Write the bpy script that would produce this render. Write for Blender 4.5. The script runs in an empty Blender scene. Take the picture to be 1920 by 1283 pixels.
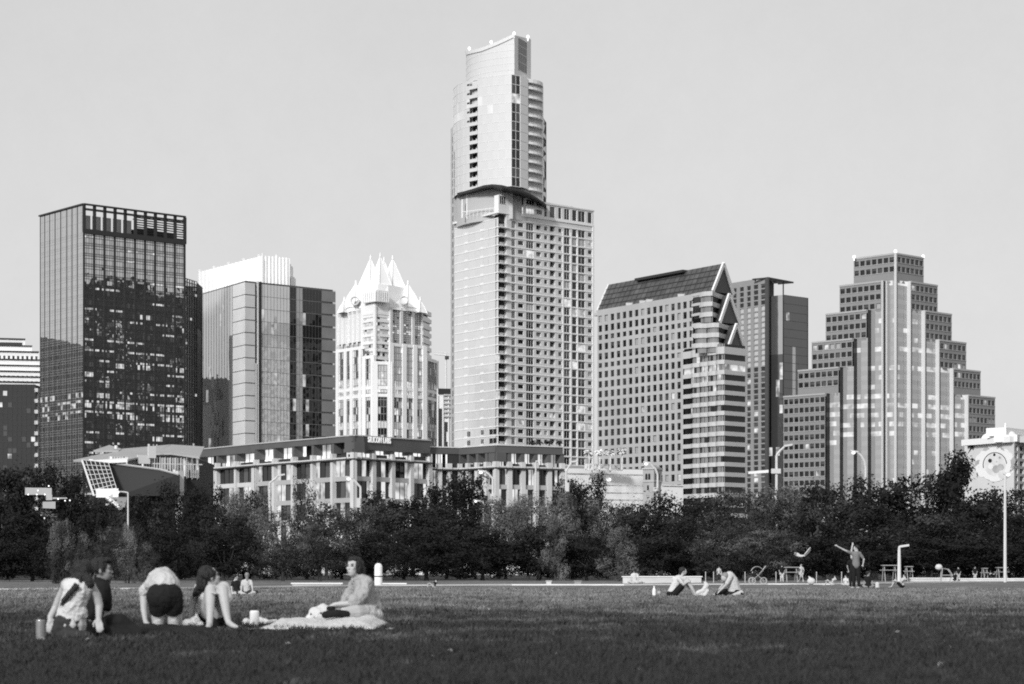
import bpy, bmesh, math, random
import numpy as np
from mathutils import Vector, Matrix, noise
random.seed(7)
S = bpy.context.scene
COL = S.collection
R = math.radians
# ---------------------------------------------------------------- camera, sky, sun, exposure
F, CX, HY, CH = 4400.0, 960.0, 1073.0, 0.645     # focal length in photo pixels, horizon row, eye height (photographer sits on the lawn)
cam_d = bpy.data.cameras.new("camera")
cam_d.sensor_width = 36.0
cam_d.lens = 36.0 * F / 1920.0
cam_d.shift_y = (HY - 641.5) / 1920.0
cam_d.clip_start, cam_d.clip_end = 0.5, 30000.0
cam_d.dof.use_dof = True; cam_d.dof.focus_distance = 260.0; cam_d.dof.aperture_fstop = 4.6   # focused on the skyline
cam = bpy.data.objects.new("camera", cam_d)
cam.location = (0, 0, CH)
cam.rotation_euler = (R(90), 0, 0)
COL.objects.link(cam)
S.camera = cam

SUN_EL, SUN_AZ = R(27), R(205)       # low soft evening light from behind the camera and to the left
W = bpy.data.worlds.new("World")
S.world = W
W.use_nodes = True
nt = W.node_tree
nt.nodes.clear()
sky = nt.nodes.new("ShaderNodeTexSky")
sky.sky_type = 'NISHITA'
sky.sun_disc = False
sky.sun_elevation = SUN_EL
sky.sun_rotation = SUN_AZ
sky.dust_density = 2.0
bw = nt.nodes.new("ShaderNodeRGBToBW")
gam = nt.nodes.new("ShaderNodeMath"); gam.operation = 'POWER'; gam.inputs[1].default_value = 0.2
bg = nt.nodes.new("ShaderNodeBackground")
bg.inputs['Strength'].default_value = 0.15
wo = nt.nodes.new("ShaderNodeOutputWorld")
mul = nt.nodes.new("ShaderNodeMath"); mul.operation = 'MULTIPLY'; mul.inputs[1].default_value = 3.5
nt.links.new(sky.outputs[0], bw.inputs[0])
nt.links.new(bw.outputs[0], gam.inputs[0])
# thin even high cloud: very faint mottling
tcw = nt.nodes.new("ShaderNodeTexCoord")
cl = nt.nodes.new("ShaderNodeTexNoise"); cl.inputs['Scale'].default_value = 9.0; cl.inputs['Detail'].default_value = 12; cl.inputs['Roughness'].default_value = .82
cr = nt.nodes.new("ShaderNodeMapRange"); cr.inputs['From Min'].default_value = .25; cr.inputs['From Max'].default_value = .75; cr.inputs['To Min'].default_value = .955; cr.inputs['To Max'].default_value = 1.045
mc = nt.nodes.new("ShaderNodeMath"); mc.operation = 'MULTIPLY'
nt.links.new(tcw.outputs['Generated'], cl.inputs['Vector']); nt.links.new(cl.outputs['Fac'], cr.inputs['Value'])
nt.links.new(gam.outputs[0], mc.inputs[0]); nt.links.new(cr.outputs[0], mc.inputs[1])
nt.links.new(mc.outputs[0], mul.inputs[0])
nt.links.new(mul.outputs[0], bg.inputs['Color'])
nt.links.new(bg.outputs[0], wo.inputs['Surface'])
sun_d = bpy.data.lights.new("sun", 'SUN')
sun_d.energy = 3.0
sun_d.angle = R(8)
sun_d.color = (1, 1, 1)              # the photograph is black and white
sun = bpy.data.objects.new("sun", sun_d)
_d = Vector((math.sin(SUN_AZ) * math.cos(SUN_EL), math.cos(SUN_AZ) * math.cos(SUN_EL), math.sin(SUN_EL)))
sun.rotation_euler = (-_d).to_track_quat('-Z', 'Y').to_euler()
sun.location = (-60, -60, 80)
COL.objects.link(sun)
S.view_settings.view_transform = 'Standard'
S.view_settings.look = 'None'
S.view_settings.exposure = 0.0
S.view_settings.gamma = 1.0
S.cycles.max_bounces = 6
S.cycles.diffuse_bounces = 2
S.cycles.glossy_bounces = 4
S.cycles.transparent_max_bounces = 4
S.cycles.use_denoising = False
S.cycles.filter_width = 1.9

# ---------------------------------------------------------------- materials (all greys)
MATS = {}
def mat(name, g=0.5, rough=0.7, spec=0.3, var=0.0, scale=1.0, bump=0.0, bscale=None, objvar=0.0, metal=0.0, trans=0.0, stretch=None):
    if name in MATS: return MATS[name]
    m = bpy.data.materials.new(name); m.use_nodes = True
    n = m.node_tree; b = n.nodes['Principled BSDF']
    b.inputs['Base Color'].default_value = (g, g, g, 1)
    b.inputs['Roughness'].default_value = rough
    b.inputs['Specular IOR Level'].default_value = spec
    b.inputs['Metallic'].default_value = metal
    if var or bump or objvar:
        tc = n.nodes.new('ShaderNodeTexCoord')
        vec = tc.outputs['Object']
        if stretch:
            mp = n.nodes.new('ShaderNodeMapping'); mp.inputs['Scale'].default_value = stretch
            n.links.new(vec, mp.inputs['Vector']); vec = mp.outputs[0]
    val = None
    if var:
        tx = n.nodes.new('ShaderNodeTexNoise'); tx.inputs['Scale'].default_value = scale; tx.inputs['Detail'].default_value = 5
        n.links.new(vec, tx.inputs['Vector'])
        mr = n.nodes.new('ShaderNodeMapRange'); mr.inputs['From Min'].default_value = 0.3; mr.inputs['From Max'].default_value = 0.7
        mr.inputs['To Min'].default_value = g * (1 - var); mr.inputs['To Max'].default_value = g * (1 + var)
        n.links.new(tx.outputs['Fac'], mr.inputs['Value']); val = mr.outputs[0]
    if objvar:
        oi = n.nodes.new('ShaderNodeObjectInfo')
        mr2 = n.nodes.new('ShaderNodeMapRange'); mr2.inputs['To Min'].default_value = 1 - objvar; mr2.inputs['To Max'].default_value = 1 + objvar
        n.links.new(oi.outputs['Random'], mr2.inputs['Value'])
        mu = n.nodes.new('ShaderNodeMath'); mu.operation = 'MULTIPLY'; mu.inputs[0].default_value = g
        if val: n.links.new(val, mu.inputs[0])
        n.links.new(mr2.outputs[0], mu.inputs[1]); val = mu.outputs[0]
    if val: n.links.new(val, b.inputs['Base Color'])
    if bump:
        t2 = n.nodes.new('ShaderNodeTexNoise'); t2.inputs['Scale'].default_value = bscale or scale * 4; t2.inputs['Detail'].default_value = 3
        n.links.new(vec, t2.inputs['Vector'])
        bp = n.nodes.new('ShaderNodeBump'); bp.inputs['Strength'].default_value = bump; bp.inputs['Distance'].default_value = 0.05
        n.links.new(t2.outputs['Fac'], bp.inputs['Height']); n.links.new(bp.outputs[0], b.inputs['Normal'])
    if trans:
        tr = n.nodes.new('ShaderNodeBsdfTranslucent'); tr.inputs['Color'].default_value = (g, g, g, 1)
        if val: n.links.new(val, tr.inputs['Color'])
        ms = n.nodes.new('ShaderNodeMixShader'); ms.inputs[0].default_value = trans
        n.links.new(b.outputs[0], ms.inputs[1]); n.links.new(tr.outputs[0], ms.inputs[2])
        n.links.new(ms.outputs[0], n.nodes['Material Output'].inputs['Surface'])
    MATS[name] = m
    return m

def glass(name, base=0.02, ior=1.6, rough=0.02, emit=0.0, wave=0.0, wscale=0.12, emitvar=.35):
    """Opaque coated glass: dark (or curtained, or lit) room behind a reflecting pane."""
    if name in MATS: return MATS[name]
    m = bpy.data.materials.new(name); m.use_nodes = True
    n = m.node_tree; n.nodes.remove(n.nodes['Principled BSDF'])
    fr = n.nodes.new('ShaderNodeFresnel'); fr.inputs['IOR'].default_value = ior
    gl = n.nodes.new('ShaderNodeBsdfGlossy'); gl.inputs['Roughness'].default_value = rough; gl.inputs['Color'].default_value = (.95, .95, .95, 1)
    df = n.nodes.new('ShaderNodeBsdfDiffuse'); df.inputs['Color'].default_value = (base, base, base, 1)
    last = df.outputs[0]
    tc = n.nodes.new('ShaderNodeTexCoord')
    if emit:
        em = n.nodes.new('ShaderNodeEmission'); em.inputs['Color'].default_value = (1, 1, 1, 1)
        tx = n.nodes.new('ShaderNodeTexNoise'); tx.inputs['Scale'].default_value = emitvar; tx.inputs['Detail'].default_value = 2
        n.links.new(tc.outputs['Object'], tx.inputs['Vector'])
        mr = n.nodes.new('ShaderNodeMapRange'); mr.inputs['From Min'].default_value = 0.32; mr.inputs['From Max'].default_value = 0.62
        mr.inputs['To Min'].default_value = emit * 0.15; mr.inputs['To Max'].default_value = emit * 1.15
        n.links.new(tx.outputs['Fac'], mr.inputs['Value']); n.links.new(mr.outputs[0], em.inputs['Strength'])
        ad = n.nodes.new('ShaderNodeAddShader'); n.links.new(last, ad.inputs[0]); n.links.new(em.outputs[0], ad.inputs[1]); last = ad.outputs[0]
    if wave:
        t2 = n.nodes.new('ShaderNodeTexNoise'); t2.inputs['Scale'].default_value = wscale; t2.inputs['Detail'].default_value = 1
        n.links.new(tc.outputs['Object'], t2.inputs['Vector'])
        bp = n.nodes.new('ShaderNodeBump'); bp.inputs['Strength'].default_value = 1.0; bp.inputs['Distance'].default_value = wave
        n.links.new(t2.outputs['Fac'], bp.inputs['Height']); n.links.new(bp.outputs[0], gl.inputs['Normal'])
    ms = n.nodes.new('ShaderNodeMixShader')
    n.links.new(fr.outputs[0], ms.inputs[0]); n.links.new(last, ms.inputs[1]); n.links.new(gl.outputs[0], ms.inputs[2])
    n.links.new(ms.outputs[0], n.nodes['Material Output'].inputs['Surface'])
    MATS[name] = m
    return m

def emis(name, s):
    if name in MATS: return MATS[name]
    m = bpy.data.materials.new(name); m.use_nodes = True
    b = m.node_tree.nodes['Principled BSDF']
    b.inputs['Base Color'].default_value = (.8, .8, .8, 1)
    b.inputs['Emission Color'].default_value = (1, 1, 1, 1); b.inputs['Emission Strength'].default_value = s
    MATS[name] = m
    return m

# ---------------------------------------------------------------- places on the photograph -> points of the world
def P(u, v, D): return Vector(((u - CX) / F * D, D, CH + (HY - v) / F * D))
def XY(u, D): return Vector(((u - CX) / F * D, D))
def DH(v, H): return (H - CH) * F / (HY - v)       # distance at which a roof of height H shows at row v
def XYH(u, v, H): return XY(u, DH(v, H))
def GD(v): return CH * F / (v - HY)                # distance of flat ground at row v
def Gp(u, v): return Vector(((u - CX) / F * GD(v), GD(v), 0.0))

# ---------------------------------------------------------------- objects
ORG = {}
def thing(name, label, cat, loc=(0, 0, 0), group=None):
    o = bpy.data.objects.new(name, None); COL.objects.link(o)
    o.location = loc; o.empty_display_size = 0.2
    ORG[o] = Vector(loc)
    return tag(o, label, cat, group)
def tag(o, label=None, cat=None, group=None, kind=None):
    if label: o['label'] = label
    if cat: o['category'] = cat
    if group: o['group'] = group
    if kind: o['kind'] = kind
    return o

class MB:
    """Collects shapes in world coordinates; build() links them as ONE mesh object."""
    def __init__(s): s.v = []; s.f = []; s.m = []
    def face(s, pts, mi=0):
        i = len(s.v); s.v.extend([tuple(p) for p in pts]); s.f.append(tuple(range(i, i + len(pts)))); s.m.append(mi)
    def hexa(s, b, t, mi=0):
        n = len(b); i = len(s.v)
        s.v.extend([tuple(p) for p in b]); s.v.extend([tuple(p) for p in t])
        s.f.append(tuple(i + k for k in reversed(range(n)))); s.m.append(mi)
        s.f.append(tuple(i + n + k for k in range(n))); s.m.append(mi)
        for k in range(n):
            j = (k + 1) % n
            s.f.append((i + k, i + j, i + n + j, i + n + k)); s.m.append(mi)
    def prism(s, poly, z0, z1, mi=0):
        s.hexa([(p[0], p[1], z0) for p in poly], [(p[0], p[1], z1) for p in poly], mi)
    def box(s, x0, x1, y0, y1, z0, z1, mi=0):
        s.prism([(x0, y0), (x1, y0), (x1, y1), (x0, y1)], z0, z1, mi)
    def obox(s, c, ax, ay, hz, mi=0):
        """box centred on c with half-axis vectors ax, ay and half height hz (all vectors 3D, hz may be a vector)"""
        c = Vector(c); ax = Vector(ax); ay = Vector(ay); az = Vector((0, 0, hz)) if not hasattr(hz, '__len__') else Vector(hz)
        s.hexa([c - ax - ay - az, c + ax - ay - az, c + ax + ay - az, c - ax + ay - az],
               [c - ax - ay + az, c + ax - ay + az, c + ax + ay + az, c - ax + ay + az], mi)
    def fbox(s, f, s0, s1, z0, z1, d0, d1, mi=0):
        s.hexa([f.pt(s0, z0, d1), f.pt(s1, z0, d1), f.pt(s1, z0, d0), f.pt(s0, z0, d0)],
               [f.pt(s0, z1, d1), f.pt(s1, z1, d1), f.pt(s1, z1, d0), f.pt(s0, z1, d0)], mi)
    def tube(s, pts, rs, mi=0, seg=8):
        pts = [Vector(p) for p in pts]
        if not hasattr(rs, '__len__'): rs = [rs] * len(pts)
        rings = []
        for k, p in enumerate(pts):
            d = (pts[min(k + 1, len(pts) - 1)] - pts[max(k - 1, 0)]).normalized()
            a = d.cross(Vector((0, 0, 1)))
            if a.length < 1e-3: a = d.cross(Vector((0, 1, 0)))
            a.normalize(); b = d.cross(a)
            i = len(s.v)
            for q in range(seg):
                t = 2 * math.pi * q / seg
                s.v.append(tuple(p + (a * math.cos(t) + b * math.sin(t)) * rs[k]))
            rings.append(i)
        for r0, r1 in zip(rings, rings[1:]):
            for q in range(seg):
                w = (q + 1) % seg
                s.f.append((r0 + q, r0 + w, r1 + w, r1 + q)); s.m.append(mi)
        s.f.append(tuple(rings[0] + q for q in reversed(range(seg)))); s.m.append(mi)
        s.f.append(tuple(rings[-1] + q for q in range(seg))); s.m.append(mi)
    def lathe(s, c, prof, mi=0, seg=16, sx=1, sy=1):
        c = Vector(c); rings = []
        for r, z in prof:
            i = len(s.v)
            for q in range(seg):
                t = 2 * math.pi * q / seg
                s.v.append((c.x + r * math.cos(t) * sx, c.y + r * math.sin(t) * sy, c.z + z))
            rings.append(i)
        for r0, r1 in zip(rings, rings[1:]):
            for q in range(seg):
                w = (q + 1) % seg
                s.f.append((r0 + q, r0 + w, r1 + w, r1 + q)); s.m.append(mi)
        s.f.append(tuple(rings[0] + q for q in reversed(range(seg)))); s.m.append(mi)
        s.f.append(tuple(rings[-1] + q for q in range(seg))); s.m.append(mi)
    def build(s, name, mats, parent=None, smooth=False, recalc=False):
        if not s.f: return None
        o = ORG[parent] if parent is not None else Vector((0, 0, 0))
        me = bpy.data.meshes.new(name)
        me.from_pydata([(p[0] - o.x, p[1] - o.y, p[2] - o.z) for p in s.v], [], s.f)
        for m in (mats if isinstance(mats, (list, tuple)) else [mats]): me.materials.append(m)
        me.polygons.foreach_set('material_index', s.m)
        if smooth: me.polygons.foreach_set('use_smooth', [True] * len(s.f))
        if recalc:
            b = bmesh.new(); b.from_mesh(me); bmesh.ops.recalc_face_normals(b, faces=b.faces); b.to_mesh(me); b.free()
        me.update()
        ob = bpy.data.objects.new(name, me); COL.objects.link(ob)
        if parent is not None:
            ob.parent = parent; ORG[ob] = o
        else: ORG[ob] = Vector((0, 0, 0))
        return ob

class Fac:
    """A vertical facade from plan point A (left, seen from outside) to B (right)."""
    def __init__(s, A, B):
        s.A = Vector(A[:2]); s.B = Vector(B[:2]); s.d = s.B - s.A; s.L = s.d.length
        t = s.d / s.L; s.n = Vector((t.y, -t.x))
    def pt(s, a, z, d=0.0):
        q = s.A + s.d * a + s.n * d
        return Vector((q.x, q.y, z))
    def s(s, u):
        k = (u - CX) / F
        den = s.d.x - k * s.d.y
        return (k * s.A.y - s.A.x) / den
    def z(s, u, v):
        y = (s.A + s.d * s.s(u)).y
        return CH + (HY - v) / F * y

def wall_holes(mb, f, s0, s1, z0, z1, holes, depth=0.3, mi=0, d=0.0, solid=0.0):
    """wall sheet with rectangular openings and their reveals"""
    hs = [(max(a, s0), min(b, s1), c, e) for a, b, c, e in holes if b > s0 and a < s1]
    ed = sorted({round(x, 6) for h in hs for x in h[:2]} | {s0, s1})
    for a, b in zip(ed, ed[1:]):
        if b - a < 1e-6: continue
        mid = (a + b) / 2; z = z0
        for h in sorted([h for h in hs if h[0] < mid < h[1]], key=lambda h: h[2]):
            if h[2] > z + 1e-4: mb.face([f.pt(a, z, d), f.pt(b, z, d), f.pt(b, h[2], d), f.pt(a, h[2], d)], mi)
            z = max(z, h[3])
        if z < z1 - 1e-4: mb.face([f.pt(a, z, d), f.pt(b, z, d), f.pt(b, z1, d), f.pt(a, z1, d)], mi)
    for a, b, c, e in hs:
        i = d - depth
        mb.face([f.pt(a, c, d), f.pt(b, c, d), f.pt(b, c, i), f.pt(a, c, i)], mi)
        mb.face([f.pt(a, e, i), f.pt(b, e, i), f.pt(b, e, d), f.pt(a, e, d)], mi)
        mb.face([f.pt(a, c, i), f.pt(a, e, i), f.pt(a, e, d), f.pt(a, c, d)], mi)
        mb.face([f.pt(b, c, d), f.pt(b, e, d), f.pt(b, e, i), f.pt(b, c, i)], mi)

def pane_kind(p_lit=0.03, p_pale=0.07, p_mid=0.15):
    r = random.random()
    if r < p_lit: return 3
    if r < p_lit + p_pale: return 2
    if r < p_lit + p_pale + p_mid: return 1
    return 0
def win_mats(frame):
    return [frame, glass('window_glass', .012, 1.55, .03), glass('window_glass_mid', .07, 1.55, .03),
            glass('window_curtained', .40, 1.5, .06), glass('window_lit', .1, 1.5, .05, emit=.6, emitvar=.35)]
def one_window(mb, f, h, depth, k, bars, d=0.0, fw=0.09, mf=None):
    mf = mf or mb; a, b, c, e = h; i = d - depth; w = fw / f.L
    mb.face([f.pt(a, c, i), f.pt(b, c, i), f.pt(b, e, i), f.pt(a, e, i)], 1 + k)
    if k == 0 and random.random() < .35:          # a half-drawn blind inside the pane
        q = e - (e - c) * random.choice((.25, .4, .55))
        mb.face([f.pt(a + w, q, i + .012), f.pt(b - w, q, i + .012), f.pt(b - w, e - fw, i + .012), f.pt(a + w, e - fw, i + .012)], 2)
    o0, o1 = i + .02, i + .09
    mf.fbox(f, a, b, c, c + fw, o0, o1); mf.fbox(f, a, b, e - fw, e, o0, o1)
    mf.fbox(f, a, a + w, c + fw, e - fw, o0, o1); mf.fbox(f, b - w, b, c + fw, e - fw, o0, o1)
    for q in range(1, bars + 1):
        m = a + (b - a) * q / (bars + 1)
        mf.fbox(f, m - w / 2, m + w / 2, c + fw, e - fw, o0, o1)
def window_part(root, ms, *w):
    mb, mf = MB(), MB(); one_window(mb, *w, mf=mf); o = mb.build('window', ms, root); mf.build('frame', ms[0], o)
def add_windows(root, wins, frame, maxn=100):
    """wins: (facade, rect, depth, pane kind, bars, d). The largest hundred are parts, the rest one 'stuff' part."""
    wins = sorted(wins, key=lambda w: -(w[1][1] - w[1][0]) * w[0].L * (w[1][3] - w[1][2]) * -min(0, w[0].n.y - .15))
    ms = win_mats(frame)
    for w in wins[:maxn]:
        window_part(root, ms, *w)
    if wins[maxn:]:
        mb = MB()
        for w in wins[maxn:]: one_window(mb, *w)
        o = mb.build('windows', ms, root); o['kind'] = 'stuff'

def curtain(f, se, ze, mats, pick, root, tilt=.003, d=0.0, name='curtain_wall'):
    """glass panes, each seated a hair out of true as real panes are"""
    mb = MB()
    for zi, (z0, z1) in enumerate(zip(ze, ze[1:])):
        for si, (a, b) in enumerate(zip(se, se[1:])):
            tx = random.gauss(0, tilt) * (b - a) * f.L / 2; tz = random.gauss(0, tilt) * (z1 - z0) / 2
            mb.face([f.pt(a, z0, d - tx - tz), f.pt(b, z0, d + tx - tz), f.pt(b, z1, d + tx + tz), f.pt(a, z1, d - tx + tz)], pick(si, zi))
    return mb.build(name, mats, root)
def mullions(f, se, zs, root, m, w=.12, dp=.15, z0=0, z1=1, hw=.1, hd=.08, name='mullion_grid', d=0.0):
    mb = MB()
    for a in se: mb.fbox(f, a - w / 2 / f.L, a + w / 2 / f.L, z0, z1, d + .005, d + dp)
    for z in zs: mb.fbox(f, 0, 1, z - hw / 2, z + hw / 2, d + .004, d + hd)
    return mb.build(name, m, root)
def lin(a, b, n): return [a + (b - a) * i / n for i in range(n + 1)]
def mid2(ps): 
    c = sum((Vector(p[:2]) for p in ps), Vector((0, 0))) / len(ps); return (c.x, c.y, 0)
def inset(poly, k):
    c = Vector(mid2(poly)[:2]); return [Vector(p[:2]) + (c - Vector(p[:2])).normalized() * k for p in poly]
# ---------------------------------------------------------------- the towers
M_FRAME = mat('dark_frame', .03, .5, .4)
M_CORE = mat('core_dark', .04, .8, .2)
M_WHITE = mat('white_paint', .78, .6, .3, var=.05, scale=.15)
M_CONC = mat('concrete_light', .55, .8, .2, var=.08, scale=.12)

# --- 1. dark glass tower, left
def glass_tower():
    A, B, C = XYH(75, 404, 110.2), XYH(157, 381.5, 110.2), XYH(346, 405.5, 110.2)
    H = 110.2; Dp = A + C - B
    t = thing('glass_tower', 'dark gridded glass office tower with open louvred crown, tallest block at the left', 'tower', mid2([A, B, C, Dp]))
    L, Rt = Fac(A, B), Fac(B, C)
    mb = MB(); mb.prism(inset([A, B, C, Dp], .9), 0, H - 9.0); mb.build('core', M_CORE, t)
    gA = [glass('tower_glass', .03, 9.0, .015, wave=.02, wscale=.35), glass('tower_glass_pale', .12, 5.0, .03, wave=.02, wscale=.35),
          glass('tower_glass_lit', .06, 2.2, .03, emit=.8, emitvar=.8), glass('tower_spandrel', .03, 5.0, .05, wave=.02, wscale=.35)]
    gL = [glass('tower_glass_west', .12, 16.0, .015, wave=.015, wscale=.3), gA[1], gA[2], glass('tower_spandrel_west', .12, 13.0, .03)]  # brighter western sky put into this side's glass: paler and more mirror-like
    zc = H - 8.6
    fl = []; z = zc
    while z > 3: fl += [z, z - .75, z - 1.5]; z -= 3.06
    fl = sorted(fl)
    lit = {}
    def pick(si, zi):
        if zi % 3 == 1: return 3
        z = fl[zi]
        k = lit.setdefault((zi, (si + zi) // 5), random.random())
        p = .85 if 46 < z < 52 else (.42 if z < 80 else .16)
        if zi % 3 == 2: p = .5 if 46 < z < 52 else p * .10
        if k < p and random.random() < .8: return 2
        return 1 if random.random() < .22 else 0
    curtain(Rt, lin(0, 1, 40), fl, gA, pick, t, .0022)
    zl = fl + [zc + 3, zc + 6, H - .4]
    def pickL(si, zi):
        if zi < len(fl) - 1 and zi % 3 == 1: return 3
        return 2 if (zi < len(fl) and 46 < fl[min(zi, len(fl) - 1)] < 54 and random.random() < .4) else 0
    curtain(L, lin(0, 1, 17), zl, gL, pickL, t, .0016)
    bays = lin(0, 1, 10)
    mullions(Rt, [b for b in lin(0, 1, 40)], fl, t, M_FRAME, .09, .03, 0, zc, .16, .04)
    mb = MB()
    for b in bays: mb.fbox(Rt, b - .32 / Rt.L, b + .32 / Rt.L, 0, H - 1, .01, .18)
    mb.build('bay_fins', M_FRAME, t)
    us = [75.6, 83.9, 93.2, 103.3, 113.9, 125.2, 135, 145, 156.4]
    mb = MB()
    for u in us: mb.fbox(L, L.s(u) - .15 / L.L, L.s(u) + .15 / L.L, 0, H, .01, .08)
    mb.build('bay_fins', M_FRAME, t)
    mullions(L, lin(0, 1, 17), zl, t, mat('grey_metal', .3, .4, .5), .06, .02, 0, H, .1, .02)
    # crown
    mb = MB(); mb.fbox(Rt, -.006, 1.004, H - .45, H, -.35, .6); mb.fbox(L, -.004, 1.0, H - .45, H, -.35, .5)
    mb.fbox(Rt, 0, 1, zc - .3, zc + 1.1, -.3, .5)
    for z in (H - 1.35,): mb.fbox(Rt, 0, 1, z - .6, z, -.28, .3)
    for b in bays: mb.fbox(Rt, b - .3 / Rt.L, b + .55 / Rt.L, zc, H - .45, -.3, .3)
    mb.build('crown_frame', M_FRAME, t)
    for i in range(5):
        mb = MB(); a = bays[i] + .1 / Rt.L; b = bays[i + 1]
        mb.fbox(Rt, a, b - .7 / Rt.L, zc + 1.1, H - 3.3, -1.2, -.9); mb.build('crown_panel', mat('panel_grey', .34, .5, .4, var=.12, scale=.3), t)
    mb = MB()
    for i in range(5, 10):
        for k in range(8):
            z = zc + 1.3 + k * .72
            mb.fbox(Rt, bays[i] + .004, bays[i + 1], z, z + .34, -.8, -.66)
            if random.random() < .6: mb.fbox(Rt, bays[i] + .01 + .03 * random.random(), bays[i + 1] - .03 * random.random(), z + .3, z + .62, -2.2, -2.0)
        mb.fbox(Rt, bays[i], bays[i + 1], zc + .5, zc + 3.0 + random.random() * 1.2, -5, -4)
    mb.build('louvres', M_FRAME, t)
    mb = MB()
    for k in range(5): mb.fbox(Rt, .995, 1.016, zc + .5 + k * 1.75, zc + .68 + k * 1.75, -1, .2)
    mb.build('corner_brackets', M_FRAME, t)
    # east wing
    E = C + (Dp - C) * .02
    W1 = Fac(C + (B - C) * .02 + Vector((.0, 5)), XY(369, 736)); hw = W1.z(360, 526)
    zz = []; z = hw
    while z > 3: zz += [z, z - 1]; z -= 3.9
    mb = MB(); mb.prism([W1.A + Vector((0, .3)), W1.B + Vector((0, .3)), W1.B + Vector((0, 14)), W1.A + Vector((0, 14))], 0, hw - .1); mb.build('wing_core', M_CORE, t)
    curtain(W1, lin(0, 1, 5), sorted(zz), gA, lambda s, z: 3 if z % 2 else (2 if random.random() < .08 else 0), t, .002)
    mullions(W1, lin(0, 1, 5), zz, t, M_FRAME, .12, .15, 0, hw, .2, .14)
    W2 = Fac(W1.B, XY(371.3, 745)); h2 = CH + (HY - 618) / F * 740
    mb = MB(); mb.prism([W1.B + Vector((.02, .2)), W2.B, W2.B + Vector((0, 10)), W1.B + Vector((.02, 10))], 0, h2); mb.build('wing_end', M_FRAME, t)
glass_tower()

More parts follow.
